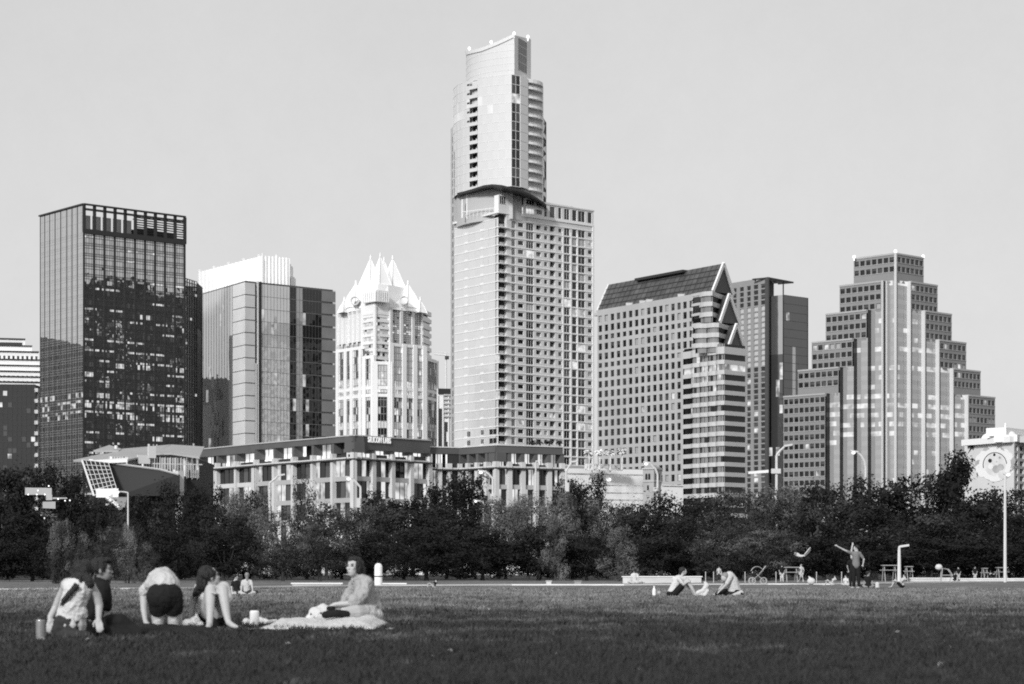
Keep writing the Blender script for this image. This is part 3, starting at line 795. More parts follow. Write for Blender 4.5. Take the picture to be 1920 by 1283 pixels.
    for (u0, v0), (u1, v1) in zip(top, top[1:]):
        a, b = Rt.s(u0), Rt.s(u1)
        mb.hexa([Rt.pt(a, H - .3, .25), Rt.pt(b, H - .3, .25), Rt.pt(b, H - .3, -2.2), Rt.pt(a, H - .3, -2.2)], [Rt.pt(a, az(u0, v0), .25), Rt.pt(b, az(u1, v1), .25), Rt.pt(b, az(u1, v1), -2.2), Rt.pt(a, az(u0, v0), -2.2)])
    mb.build('attic', m_slab, t)
    for (u0, u1, va, vb) in ((935.5, 947, 368, 383), (958.5, 980.5, 364, 384), (986, 1000, 370, 385), (1005, 1015, 379, 387), (958.5, 980, 387, 400.5), (985, 1000.5, 389, 402), (1005, 1015, 393, 402.5)):
        a, b = Rt.s(u0), Rt.s(u1); k = 3 if (va > 386 and u0 < 990) else 0
        window_part(t, win_mats(m_slab), Rt, (a, b, az((u0 + u1) / 2, vb), az((u0 + u1) / 2, va)), 0, k, 2, .27)
    for (u0, u1, va, vb) in ((1020.5, 1025.5, 397, 412), (1031, 1041, 396, 414), (1047, 1053, 399, 415), (1058, 1068, 400, 417), (1073, 1097, 402, 419), (1102, 1109.5, 405, 421)):
        pass
    s1 = Rt.s(1019); h2 = P(0, 383.5, (Rt.A + Rt.d * Rt.s(1024)).y).z
    hs_ = []
    for (u0, u1, q) in ((1020.8, 1025.8, 0), (1031, 1041, 0), (1047, 1053, 0), (1058, 1068, 1), (1073, 1081.5, 0), (1084, 1097, 1), (1102, 1110, 0)):
        h = (Rt.s(u0), Rt.s(u1), H + .9, h2 - .55); hs_.append(h); wins.append((Rt, h, .3, pane_kind(.05, .05, .1), q, 0.0))
    mb = MB(); wall_holes(mb, Rt, s1, 1, H + .5, h2, hs_, .3)
    mb.face([Rt.pt(s1, H + .5), Rt.pt(s1, h2), Rt.pt(s1, h2, -8), Rt.pt(s1, H + .5, -8)]); mb.face([Rt.pt(s1, h2), Rt.pt(1, h2), Rt.pt(1, h2, -8), Rt.pt(s1, h2, -8)])
    mb.fbox(Rt, s1, 1.004, h2, h2 + .5, -8, .25); mb.build('upper_storey', m_wall, t)
    mb = MB(); q0, q1 = Rt.pt(Rt.s(1026), 0, -3), Rt.pt(Rt.s(1080), 0, -3)
    mb.prism([q0, q1, q1 + Vector((3, 6, 0)), q0 + Vector((3, 6, 0))], h2 + .51, h2 + 1.5); mb.build('roof_screen', m_wall, t)
    add_windows(t, wins, m_slab)
residential()

# --- 5. gabled office tower
def gabled_office():
    D0 = 700; H = CH + (HY - 549) / F * D0
    t = thing('gabled_office', 'office tower under a steep dark roof stepping down in three white-edged gables', 'tower', (48, 730, 0))
    mw = mat('gabled_wall', .46, .75, .25, var=.08, scale=.1); mband = mat('gabled_band', .54, .6, .3, var=.05, scale=.1)
    A = XYH(1120, 582, H); Bt = XY(1315, D0)
    L = Fac(A, Bt)
    # the long west face carries on to u=1281 at full height; further on it steps forward with the upper floors
    rows = []
    z = H - 1.0
    c_w = [1121 + 11.35 * k for k in range(17)]
    px = lambda u, v: L.z(u, v)
    fh = 18.9 / F * 722
    holes = []; wins = []
    i = 0
    while z - fh > 4:
        big = i not in (2, 5)
        hgt = 2.05 if big else 1.5
        for k, u in enumerate(c_w):
            if u + 7.5 > (1300 if i < 6 else 1283): continue
            hh = (L.s(u + 1), L.s(u + 7.6), z - .9 - hgt, z - .9)
            if hh[0] < 0.003: continue
            holes.append(hh); wins.append((L, hh, .35, pane_kind(.02, .05, .12) if i != 0 else pane_kind(.05, .25, .2), 0, 0.0))
        z -= fh * (1.0 if i not in (2, 5) else .86); i += 1
    s_lo, s_hi = L.s(1281), L.s(1297)
    z6 = px(1281, 655)
    mb = MB(); wall_holes(mb, L, 0, s_lo, 0, H, holes, .35); wall_holes(mb, L, s_lo, s_hi, z6, H, [h for h in holes if h[0] > s_lo - .02], .35)
    mb.build('wall', mw, t)
    add_windows(t, wins, M_FRAME)
    # front corner of stacked rounded bays, floor bands and dark ribbon glass
    K0 = L.pt(s_lo, 0); K0 = Vector((K0.x, K0.y)); K1 = XY(1358, 690); K2 = XY(1399, 697.5)
    KU = L.pt(s_hi, 0); KU = Vector((KU.x, KU.y))
    zf = [z6 - 18.9 / F * 700 * k for k in range(20)]
    gl = [glass('ribbon_dark', .012, 1.5, .03), glass('ribbon_mid', .20, 2.1, .04, wave=.01), glass('window_lit', .1, 1.5, .05, emit=.75), glass('ribbon_black', .012, 1.38, .05)]
    def bays(a, b, n, amp):
        pts = []; nrm = Vector((b.y - a.y, -(b.x - a.x))).normalized()
        for i in range(n * 4 + 1):
            q = i / (n * 4); ph = (i % 4) / 4
            pts.append(a + (b - a) * q + nrm * amp * math.sin(math.pi * ph if i % 4 else 0))
        return pts
    p_low = [K0] + [K0 + (K1 - K0) * .18] + bays(K0 + (K1 - K0) * .2, K1, 4, .8) + [K2]
    mbg = MB(); mbb = MB()
    for k, z in enumerate(zf):
        if z < 3: break
        for j, (a, b) in enumerate(zip(p_low, p_low[1:])):
            f = Fac(a, b)
            if f.L < .05: continue
            lit = (k in (2, 3) and random.random() < .55) or random.random() < .03
            mid_ = 1 < j < len(p_low) - 2
            mbg.face([f.pt(0, z - 3.0, -.35), f.pt(1, z - 3.0, -.35), f.pt(1, z, -.35), f.pt(0, z, -.35)], 2 if lit else (1 if mid_ and random.random() < .8 else (3 if j == len(p_low) - 2 else 0)))
            mbb.fbox(f, -.01, 1.01, z - 3.0, z - 1.75 if k else z - .9, -.5, .12)
            if j % 4 == 1: mbg.fbox(f, 0, .05, z - 1.75, z, -.34, -.2, 0)
    mbg.build('ribbon_windows', gl, t); mbb.build('floor_bands', mband, t)
    mb = MB(); mb.prism(inset([A, K0, K1, K2, K2 + (A - K0)], 1.6), 0, z6 - .3); mb.build('core', M_CORE, t)
    # upper setbacks
    dirL = (A - Bt).normalized()
    def level(ua, ub, uc, va, vb, n, Df, Dr):
        a = XY(ua, Df); b = XY(ub, Df - 4); c = XY(uc, Dr)
        zt, zb = P(0, va, Df).z, P(0, vb, Df).z
        nf = 3
        pts = bays(a, b, n, .8) + [c]
        g, bb = MB(), MB()
        for k in range(nf):
            z1 = zt - (zt - zb) / nf * k; z0 = zt - (zt - zb) / nf * (k + 1)
            for j, (p, q) in enumerate(zip(pts, pts[1:])):
                f = Fac(p, q)
                if f.L < .05: continue
                g.face([f.pt(0, z0, -.35), f.pt(1, z0, -.35), f.pt(1, z1, -.35), f.pt(0, z1, -.35)], 1 if j < len(pts) - 2 and random.random() < .9 else 0)
                bb.fbox(f, -.01, 1.01, z1 - 1.35, z1, -.5, .12)
        g.build('ribbon_windows', gl, t); bb.build('floor_bands', mband, t)
        inn = Vector((.84, .54)); m = MB(); m.prism([a + Vector((2.2, 8)), b + Vector((-.3, 1.6)), c, c + inn * 3 + dirL * 10, a + Vector((2.2, 8)) + dirL * 2], z6 - 1, zt - .2); m.build('core', M_CORE, t)
        return zt
    level(1312, 1335.5, 1372, 549, 607, 1, 700, 716)
    level(1302, 1347.5, 1386, 608, 663, 2, 697, 711)
    f = Fac(KU, XY(1312, 700)); mb = MB(); mb.fbox(f, 0, 1, z6, H - 1, -.6, -.4, 0); 
    for k in range(6): mb.fbox(f, 0, 1, z6 + 3 * k + (0 if k < 3 else .4), z6 + 3 * k + 1.2, -.5, .1, 1)
    mb.build('ribbon_windows', [gl[0], mband], t)
    # roof
    mr = mat('roof_metal', .07, .4, .5, var=.5, scale=.35, stretch=(1, 1, .4)); mg = mat('gable_dark', .045, .5, .4, var=.3, scale=.2)
    mwh = mat('gable_edge', .88, .5, .3)
    dirL = (A - Bt).normalized()
    def gable(u_l, v_l, u_a, v_a, u_r, v_r, D, length, name='roof'):
        la, ap, ra = P(u_l, v_l, D - 3), P(u_a, v_a, D + 4), P(u_r, v_r, D + 11)
        ext = Vector((dirL.x, dirL.y, 0)) * length
        mb = MB()
        mb.face([la, ra, ap], 1)
        mb.face([la, ap, ap + ext, la + ext], 0); mb.face([ap, ra, ra + ext, ap + ext], 0); mb.face([la + ext, ap + ext, ra + ext], 1)
        o = mb.build(name, [mr, mg], t)
        n = (ra - la).cross(ap - la).normalized()
        if n.y > 0: n = -n
        m2 = MB()
        for p, q in ((la, ap), (ap, ra)):
            d = (q - p).normalized(); w = d.cross(n).normalized() * .6
            m2.hexa([p - w, q - w, q - w + n * .5, p - w + n * .5], [p + w, q + w, q + w + n * .5, p + w + n * .5])
        e2 = m2.build('gable_edge', mwh, o)
        return la, ap, ra, ext, o
    l0 = P(1334.8, 547, 705); k_ = (1119 - CX) / F; ln = (k_ * l0.y - l0.x) / (dirL.x - k_ * dirL.y)
    la, ap, ra, ext, o = gable(1334.8, 547, 1355.5, 494.5, 1374.5, 552, 708, ln * 1.0)
    # seams, ridge cap and gutter of the long roof
    mb = MB(); nrm = (ap - la).cross(ext).normalized()
    if nrm.z < 0: nrm = -nrm
    for q in (.2, .4, .6, .8):
        p = la + (ap - la) * q; mb.tube([p + nrm * .1, p + ext + nrm * .1], .12, 0, 4)
    for k in range(24):
        p = la + ext * (k / 24); mb.tube([p + nrm * .05, p + (ap - la) + nrm * .05], .06, 0, 4)
    pa = ap + ext * .30; pb = ap + ext * .72
    mb.obox((pa + pb) / 2 + Vector((-.5, -.6, -.35)), (pb - pa) / 2, Vector((.9, .8, 0)), .4, 1)
    mb.build('roof_seams', [mat('seam_dark', .05, .5, .4), M_FRAME], o)
    mb = MB(); e = la + ext; mb.tube([e + Vector((0, 0, 0)), ap + ext], .35, 0, 4); mb.build('verge', mwh, o)
    mb = MB(); mb.obox((la + la + ext) / 2 + Vector((-.5, -.5, -1.2)), ext / 2, Vector((.7, .5, 0)), .55, 0)
    for q in (.52, .58, .7, .25): mb.obox(la + ext * q + Vector((0, 0, -.2)), Vector((1.2, 0, 0)), Vector((0, .6, 0)), 1.0, 0)
    mb.build('eave_gutter', mband, t)
    gable(1348.5, 604.5, 1366, 553, 1387.5, 609, 700, 16); gable(1360.5, 661.5, 1379.5, 609, 1399.5, 664.5, 695, 14)
gabled_office()

# --- 6. grid tower with a roof frame, behind
def grid_tower():
    D0 = 1030; H = CH + (HY - 519.6) / F * D0
    A, B = XYH(1365, 532, H), XY(1440.5, D0); C = XYH(1488, 528.5, H)
    t = thing('grid_tower', 'tower with white window grid and open roof frame, behind the gabled office', 'tower', (120, 1060, 0))
    L = Fac(A, B); mw = mat('grid_wall', .30, .7, .3, var=.05, scale=.1)
    us = [(1374.5, 1381), (1387, 1394.5), (1400.5, 1407.5), (1413, 1421.5), (1426.5, 1435)]
    holes, wins = [], []
    fh = 10.35 / F * 1035
    n = int((H - 8) / fh)
    for i in range(n):
        z1 = H - 2.6 - i * fh
        for (a, b) in us:
            h = (L.s(a), L.s(b), z1 - fh * .78, z1); holes.append(h)
            k = 0 if i < 4 else ((4 if z1 > 92 else 0))
            if i >= 4 and z1 < 92: k = random.choices((0, 1, 3), (.6, .25, .15))[0]
            wins.append((L, h, .35, min(k, 3) if k != 4 else 2, 0, 0.0))
    mb = MB(); wall_holes(mb, L, 0, 1, 0, H, holes, .35); mb.build('wall', mw, t)
    wm = win_mats(mw); wm[3] = glass('grid_sky_pane', .5, 5.0, .02)
    wins.sort(key=lambda w: -w[1][3])
    for w in wins[:100]: 
        window_part(t, wm, *w)
    mb = MB()
    for w in wins[100:]: one_window(mb, *w)
    o = mb.build('windows', wm, t); o['kind'] = 'stuff'
    mb = MB(); mb.prism(inset([A, B, B + Vector((6, 20)), A + Vector((6, 20))], 1.3), 0, H - .3); mb.build('core', M_CORE, t)
    mb = MB(); mb.fbox(L, .93, 1, 0, H, -.5, .3); mb.build('corner_pier', mat('grid_pier', .08, .5, .3), t)
    # roof frame
    Rf = Fac(B, C); mb = MB()
    mb.fbox(Rf, 0, 1, H - .7, H, -.6, 0)
    for dd in (-4, -8): mb.fbox(Rf, .02, .7 + dd * .02, H - .6, H - .1, dd - .6, dd)
    for s in (.01, .2, .4, .6, .8, .98): mb.fbox(Rf, s, s + .03, H - .65, H - .05, -8, -.6)
    mb.fbox(Rf, .64, .66, H - 9, H - .7, -1, -.6)
    mb.build('roof_frame', M_FRAME, t)
    # mirror block
    D1 = 1034; p0, p1, p2 = XY(1441.5, D1), XY(1468.5, D1 - 6), XY(1514.5, D1 + 6)
    h1 = CH + (HY - 556) / F * D1
    f1, f2 = Fac(p0, p1), Fac(p1, p2)
    zz = lin(0, h1, int(h1 / 3.6))
    curtain(f1, lin(0, 1, 4), zz, [glass('grid_mirror', .15, 6.5, .012, wave=.05, wscale=.25), glass('grid_mirror_dark', .05, 2.0, .02, wave=.06, wscale=.3), glass('window_lit', .1, 1.5, .05, emit=.75)],
            lambda s, q: 0 if zz[q] > 93 else (1 if random.random() < .86 else 2), t, .003)
    curtain(f2, lin(0, 1, 8), zz, [glass('grid_dark', .05, 1.9, .02, wave=.05, wscale=.25), glass('window_lit', .1, 1.5, .05, emit=.75), glass('grid_strip', .45, 1.8, .05)],
            lambda s, q: 2 if s == 3 and q < len(zz) * .78 else (1 if random.random() < .04 else 0), t, .004)
    mullions(f2, [0, 1], zz, t, M_FRAME, .3, .2, 0, h1, .12, .06); mullions(f1, [0, 1], [], t, M_FRAME, .3, .2, 0, h1)
    mb = MB(); mb.prism([p0 + Vector((0, .3)), p1 + Vector((0, .3)), p2 + Vector((0, .3)), p2 + Vector((0, 15)), p0 + Vector((0, 15))], 0, h1 - .1); mb.build('core', M_CORE, t)
grid_tower()

# --- 7. stepped pyramid office
def stepped_office():
    O = XY(1680, 880); H1 = CH + (HY - 474.8) / F * 880
    t = thing('stepped_office', 'ziggurat office tower stepping up in equal tiers with pale vertical glass bays', 'tower', (150, 905, 0))
    el = (XYH(1600.8, 485, H1) - O).normalized(); er = (XYH(1731.8, 483.4, H1) - O).normalized()
    mw = mat('stepped_wall', .27, .75, .25, var=.06, scale=.1); mst = mat('stepped_pier', .62, .6, .3)
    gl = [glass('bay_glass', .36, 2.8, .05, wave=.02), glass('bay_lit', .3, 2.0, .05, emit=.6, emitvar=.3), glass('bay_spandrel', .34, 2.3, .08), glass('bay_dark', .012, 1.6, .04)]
    Hs = [H1, 110.2, 99.6, 89.0, 78.4, 68.6]
    rise = 3.5
    def along(o, d, u):                      # end of a ray from o along d that shows at column u
        k = (u - CX) / F; s = (k * o.y - o.x) / (d.x - k * d.y); return o + d * s
    left_u = [1654.6, 1627, 1600.6, 1574.5, 1549.5]; right_u = [1707, 1734, 1760.5, 1787, 1815]
    lend = [1600.8, 1574.3, 1548.2, 1522, 1496, 1468.8]; rend = [1731.8, 1758, 1784.5, 1811.6, 1838.5, 1865.8]
    wins = []
    lit_rows = {}
    def glazed(f, ztop, kind):
        zz = lin(6, ztop, int((ztop - 6) / (rise / 2)))
        def pk(s, q):
            zc = zz[q]; row = int((zz[q] + .2) / rise)
            p = lit_rows.setdefault(row, random.random())
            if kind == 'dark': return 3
            if q % 2: return 2
            return 1 if random.random() < (.6 if p < .22 else .05) else 0
        return curtain(f, lin(0, 1, 3 if f.L > 2 else 1), zz, gl, pk, t, .004, name='glazed_bay')
    def win_face(a, b, ztop, zbot, flip):
        f = Fac(a, b); holes = []
        n = max(3, int(round(f.L / 2.75))); 
        z = ztop - 1.35
        while z - 2.1 > zbot:
            litrow = random.random() < .10
            for k in range(n):
                x0 = (k + .12) / n; x1 = (k + .88) / n
                h = (x0, x1, z - 1.95, z); holes.append(h)
                wins.append((f, h, .35, (random.choice((2, 3, 0)) if litrow else pane_kind(.03, .02, .1)), 0, 0.0))
            z -= rise
        mb = MB(); wall_holes(mb, f, 0, 1, 0 if zbot < 5 else zbot - 1, ztop, holes, .35)
        mb.build('wall', mw, t)
        mb = MB()
        mb.fbox(f, 0, 1, ztop - .5, ztop + .15, -.3, .2)
        z = ztop - 1.35
        while z - 2.1 > zbot:
            mb.fbox(f, 0, 1, z - 2.2, z - 1.98, .003, .15); z -= rise
        mb.build('sill_bands', mat('stepped_sill', .42, .7, .3), t)
        return f
    # zig-zag corners
    ncL, ncR = [O], [O]
    p = O; Lf = []
    for u in left_u:
        q = along(p, el, u + 6.5); r = along(q, -er, u); Lf.append((q, p, r)); p = r; ncL.append(r)
    p = O; Rf = []
    for u in right_u:
        q = along(p, er, u - 6.5); r = along(q, -el, u); Rf.append((p, q, r)); p = r; ncR.append(r)
    for k, H in enumerate(Hs):
        pl, pr = ncL[k], ncR[k]
        a, c = along(pl, el, lend[k]), along(pr, er, rend[k])
        zb = Hs[k + 1] if k + 1 < len(Hs) else 0
        win_face(a, pl + el * .6, H, zb, False)
        win_face(pr + er * .6, c, H, zb, True)
        mb = MB(); poly = [a, pl] + [x for x in reversed(ncL[:k])] + ncR[1:k + 1] + [c, c + (a - pl).length * el * .5 + Vector((0, 8)), a + er * 8 + Vector((0, 8))]
        cen = Vector(mid2(poly)[:2])
        mb.prism([x + (cen - x).normalized() * (5.0 if i not in (0,) else 1.5) for i, x in enumerate(poly)], 0, H - .3); mb.build('core', mat('core_grey', .2, .8, .2), t)
        mb = MB()
        fz = Fac(pl + el * .6, pl - er * .0 + Vector((.3, -.3)));
        if k < 2: mb.obox(Vector((pl.x, pl.y, H / 2)) , Vector((el.x, el.y, 0)) * .3, Vector((er.x, er.y, 0)) * .3, H / 2 + .1)
        if k: mb.obox(Vector((pr.x, pr.y, H / 2)) , Vector((el.x, el.y, 0)) * .2, Vector((er.x, er.y, 0)) * .2, H / 2 + .1)
        mb.build('corner_pier', mst, t)
    mb = MB()
    for k, (q, p, r) in enumerate(Lf):
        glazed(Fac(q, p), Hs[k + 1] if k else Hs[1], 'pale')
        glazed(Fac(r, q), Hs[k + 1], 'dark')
        if k: pass
    for k, (p, q, r) in enumerate(Rf):
        glazed(Fac(p, q), Hs[k + 1], 'pale')
        f = Fac(q, r) if False else Fac(r, q)
        f = Fac(q, r)
        mb.fbox(f, 0, 1, 0, Hs[k + 1] + .1, -.3, .02)
    f = Fac(O + el * 3.2, O); 
    mb.fbox(f, .75, 1.0, 0, H1 + .2, -.3, .12)
    for k, (q, p, r) in enumerate(Lf[:1]): 
        f = Fac(q, p); mb.fbox(f, -.05, .12, 0, Hs[1] + .1, -.2, .2)
    mb.build('white_piers', mst, t)
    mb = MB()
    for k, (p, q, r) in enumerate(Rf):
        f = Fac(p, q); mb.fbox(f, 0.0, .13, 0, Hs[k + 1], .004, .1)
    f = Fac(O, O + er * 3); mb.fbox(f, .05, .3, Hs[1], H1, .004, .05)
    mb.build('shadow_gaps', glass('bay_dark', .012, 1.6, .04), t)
    for u, v in ((1601.5, 484), (1679, 473.5), (1731, 483)):
        mb = MB(); p_ = P(u, v, 884 if u == 1679 else 893); mb.lathe(p_ - Vector((0, 0, 1)), [(.2, 0), (.2, .8), (.55, 1), (.55, 1.7), (.2, 2)], 0, 8); mb.build('roof_light', emis('beacon', 1.2), t)
    add_windows(t, wins, M_FRAME)
stepped_office()
# --- 8. far-left white terraced building and 9. dark office in front of it
def white_terraces():
    t = thing('terraced_hotel', 'white terraced building with dark ledges behind the dark office at the left edge', 'building', (XY(20, 990).x, 990, 0))
    mw = mat('terrace_white', .82, .6, .3); md = M_FRAME
    D = 980
    def tier(u1, vt, vb, d, win):
        f = Fac(XY(-90, D + d - 6), XY(u1, D + d + 2)); z1, z0 = P(0, vt, D + d).z, P(0, vb, D + d).z
        holes, wins = [], []
        if win:
            x = -80
            while x < u1 - 6:
                h = (f.s(x), f.s(x + 4.2), z1 - 4.0, z1 - 1.9); holes.append(h); wins.append((f, h, .3, pane_kind(.05, .2, .3), 0, 0.0)); x += 8.6
        mb = MB(); wall_holes(mb, f, 0, 1, 0, z1, holes, .3); mb.face([f.pt(0, z1), f.pt(1, z1), f.pt(1, z1, -30), f.pt(0, z1, -30)]); mb.face([f.pt(1, 0), f.pt(1, 0, -30), f.pt(1, z1, -30), f.pt(1, z1)])
        mb.build('wall', mw, t)
        mb = MB(); mb.fbox(f, 0, 1.004, z1 - .34, z1 + .16, -.3, .5); mb.build('ledge', md, t)
        return wins
    ws = []
    tier(47, 635, 642, 14, False)
    mb = MB(); f = Fac(XY(-60, 990), XY(42, 994)); mb.fbox(f, 0, 1, P(0, 648, 990).z, P(0, 641, 990).z, .01, .3); mb.build('roof_vent', md, t)
    for args in ((60, 648, 0, 8, False), (72.5, 659, 0, 4, True), (74, 674, 0, 2, False), (75, 685, 0, 0, False), (76, 696, 0, -2, True), (76, 706, 0, -3, True), (77, 716, 0, -4, False)):
        ws += tier(*args)
    mb = MB(); mb.box(-425, -372, D + 12, D + 40, 0, 93); mb.box(-371.9, -320, D + 14, D + 40, 0, 80); mb.build('added_wing', M_CORE, t)  # blocks added out of view for the dark reflection in the office tower
    add_windows(t, ws, md)
white_terraces()

def dark_office():
    D = 760; H = CH + (HY - 722) / F * D
    t = thing('dark_office', 'dark glass office block with a few lit windows at the left edge', 'building', (XY(10, D).x, D + 15, 0))
    f = Fac(XY(-180, D - 4), XY(66.5, D)); zz = sorted([H - 1.85 * k for k in range(33)] + [0])
    g = [glass('black_glass', .012, 1.7, .03), glass('window_lit', .1, 1.5, .05, emit=.75), glass('black_glass_mid', .05, 1.8, .03)]
    lr = {2: .25, 7: .0, 1: .3, 11: .3, 6: .3}
    curtain(f, lin(0, 1, 28), zz, g, lambda s, q: 1 if (s > 8 and random.random() < (.45 if q in (4, 5, 14) else .05)) else (2 if random.random() < .1 else 0), t, .003)
    mullions(f, lin(0, 1, 28), zz, t, M_FRAME, .2, .15, 0, H, .3, .12)
    mb = MB(); mb.prism([f.pt(0, 0, -.1), f.pt(1, 0, -.1), f.pt(1, 0, -.1) + Vector((2, 30, 0)), f.pt(0, 0, -.1) + Vector((0, 30, 0))], 0, H); mb.build('core', M_CORE, t)
    # tall wing added out of view further west, to darken the glass tower's reflection
    mb = MB(); x0, x1 = -278, -197; mb.box(x0, x1, D + 2, D + 40, 0, 82); 
    for k in range(13): mb.box(x0 + 6 * k, x0 + 6 * k + 3, D + 1.6, D + 1.99, 3, 80)
    mb.build('added_wing', M_CORE, t)
    # pale stair strip with balconies at the east end
    e = Fac(XY(66.5, D), XY(76, D + 3)); mb = MB(); mb.fbox(e, .2, .75, 8, H - 1, -.4, .1)
    for k in range(15): mb.fbox(e, -.05, .5, 10 + 3.5 * k, 11.2 + 3.5 * k, -.3, 1.0)
    mb.build('stair_strip', mat('concrete_light', .55), t)
dark_office()

# --- 10. slim block between the spired tower and the residential tower
def slim_block():
    D = 1120
    t = thing('slim_block', 'narrow block with dark top, squeezed between spired tower and tallest tower', 'building', (XY(835, D).x, D + 8, 0))
    f = Fac(XY(819, D), XY(849, D + 2)); H = P(0, 729, D).z
    mb = MB(); mb.prism([f.A + Vector((0, .3)), f.B + Vector((0, .3)), f.B + Vector((0, 20)), f.A + Vector((0, 20))], 0, H); mb.build('wall', mat('terrace_white', .82), t)
    mb = MB(); mb.fbox(f, .08, .92, H - 2.5, H + .1, 0, .4); mb.build('roof_band', M_FRAME, t)
    zz = lin(6, P(0, 766, D).z, 20)
    curtain(f, [.05, .12, .2, .28, .36], zz, [glass('frost_glass_dark', .02, 1.6, .03)], lambda s, q: 0, t, .003)
    mullions(f, [.04, .37, .72], [], t, mat('terrace_white', .82), .6, .5, 0, H - 3, name='piers')
    zz = lin(6, P(0, 791, D).z, 14)
    curtain(f, [.48, .6, .7], zz, [glass('frost_glass_dark', .02, 1.6, .03), glass('frost_glass_white', .72, 2.0, .04)], lambda s, q: 0 if random.random() < .6 else 1, t, .003)
    mb = MB()
    for k in range(6): z = P(0, 742 + 8 * k, D).z; mb.fbox(f, .42, .9, z, z + .7, .3, 1.0)
    mb.build('balcony_bands', mat('slab_grey', .5, .6, .3), t)
slim_block()

def crane():
    D = 1400
    t = thing('tower_crane', 'thin white jib of a distant tower crane beside the tallest tower', 'crane', (XY(838, D).x, D, 0))
    mb = MB(); mb.tube([P(836.5, 1060, D), P(836.5, 664, D)], .5, 0, 4); mb.build('mast', mat('crane_white', .75, .5, .3), t)
    mb = MB(); a, b = P(815, 664.5, D), P(862, 669.5, D)
    mb.tube([a, b], .32, 0, 4); mb.tube([a + Vector((0, 0, 1.3)), P(842, 665, D) + Vector((0, 0, 1))], .2, 0, 4)
    for k in range(12):
        p = a + (b - a) * (k / 12 * .6); mb.tube([p, p + (b - a) * .025 + Vector((0, 0, 1.2))], .12, 0, 4)
    mb.build('jib', mat('crane_white', .75), t)
    mb = MB(); p = P(838, 667, D); mb.obox(p - Vector((0, 0, 1.2)), (1.2, 0, 0), (0, 1, 0), 1.0); mb.obox(P(858, 669.5, D), (1.6, 0, 0), (0, 1, 0), .7); mb.build('cab', M_FRAME, t)
crane()

# --- 11. low offices along the shore
def low_office(name, label, pts, H, spec, sign=None, litp=.3):
    t = thing(name, label, 'office', mid2(pts))
    m_band = mat('fascia_grey', .11, .6, .3, var=.12, scale=.2); m_col = mat('limestone', .62, .8, .2, var=.08, scale=.25)
    m_slab = mat('slab_thin_dark', .05, .5, .3)
    mb = MB()
    bk = [Vector((p.x, p.y)) for p in pts] + [pts[-1] + Vector((4, 26)), pts[0] + Vector((4, 20))]
    mb.prism(inset(bk, 4.5), 0, H - .4); mb.build('core', M_CORE, t)
    for (a, b), sp in zip(zip(pts, pts[1:]), spec):
        f = Fac(a, b); n = sp['n']; fas = sp.get('fas', 1.9); z5 = H - 4.9
        e = lin(0, 1, n)
        # fascia
        mb = MB(); mb.fbox(f, -.002, 1.002, H - fas, H, -2.6, .25, 0); mb.fbox(f, -.004, 1.004, H - .12, H + .12, -2.4, .45, 1)
        for q in (e if sp.get('stub', True) else []): mb.fbox(f, q - .45 / f.L, q + .45 / f.L, z5 + 1.3, H - fas, -2.5, .1, 0)
        mb.build('fascia', [m_band, m_col if not sign else mat('cap_pale', .5, .6, .3)], t)
        # top floor, set back, bright curtains
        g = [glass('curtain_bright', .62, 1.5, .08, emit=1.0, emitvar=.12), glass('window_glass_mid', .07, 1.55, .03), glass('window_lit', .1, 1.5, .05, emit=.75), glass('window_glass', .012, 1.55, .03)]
        pl = sp.get('lit', .6)
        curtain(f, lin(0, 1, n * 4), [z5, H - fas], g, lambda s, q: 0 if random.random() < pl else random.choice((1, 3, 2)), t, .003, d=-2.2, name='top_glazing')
        mb = MB()
        for q in lin(0, 1, n * 4): mb.fbox(f, q - .07 / f.L, q + .07 / f.L, z5, H - fas, -2.19, -2.1, 0)
        mb.build('mullion_grid', M_FRAME, t); mb = MB(); mb.fbox(f, 0, 1, z5 + .002, z5 + .35, -.2, .3, 1)
        for q in e: mb.fbox(f, q - .5 / f.L, q + .5 / f.L, z5, z5 + 1.3, -.6, .5, 1)
        for q in range(n):
            if random.random() < .6:
                m2 = MB(); m2.fbox(f, e[q] + .2 / n, e[q] + .75 / n, z5 + .01, z5 + .7 + random.random() * .5, -.5, -.1); m2.build('planter', mat('planting_dark', .05, .9, .1), t)
        mb.build('terrace_parapet', [M_FRAME, m_col], t)
        mb = MB(); mb.fbox(f, -.004, 1.004, z5 - .32, z5, -2, .9); mb.build('terrace_slab', m_slab, t)
        # columns and floors below
        zf = [z5 - .32, z5 - 4.6, z5 - 9.2, z5 - 13.6, z5 - 18.6, 0]
        gb = [glass('window_glass', .012, 1.55, .03), glass('window_glass_mid', .07, 1.55, .03), glass('window_lit', .1, 1.5, .05, emit=.75), glass('shop_lit', .3, 1.5, .05, emit=.8, emitvar=.3)]
        zz = sorted(zf)
        curtain(f, lin(0, 1, n * 4), zz, gb, lambda s, q, n=n: 3 if q in (0, 1) and random.random() < sp.get('glow', .8) else random.choices((0, 1, 2), (.62, .2, sp.get('office_lit', .18)))[0], t, .004, d=-.6)
        mb = MB()
        for z in zf[1:-1]: mb.fbox(f, 0, 1, z - .1, z + .9, -.55, -.1, sp.get('beam', 0))
        for q in lin(0, 1, n * 4): mb.fbox(f, q - .06 / f.L, q + .06 / f.L, 0, z5 - .4, -.59, -.5, 1)
        mb.build('floor_beams', [mat('beam_pale', .45, .7, .2), M_FRAME, m_col], t)
        for q, w in [(q, sp.get('cw', .48)) for q in e] + sp.get('extra', []):
            mb = MB(); mb.fbox(f, q - w / f.L, q + w / f.L, 0, z5 - .33, -.55, .45); mb.build('column', m_col, t)
    return t
H1_ = 29.7
pA = [XYH(373, 843, H1_), XYH(480, 832.5, H1_), XYH(663, 816.5, H1_), XYH(805, 826, H1_)]
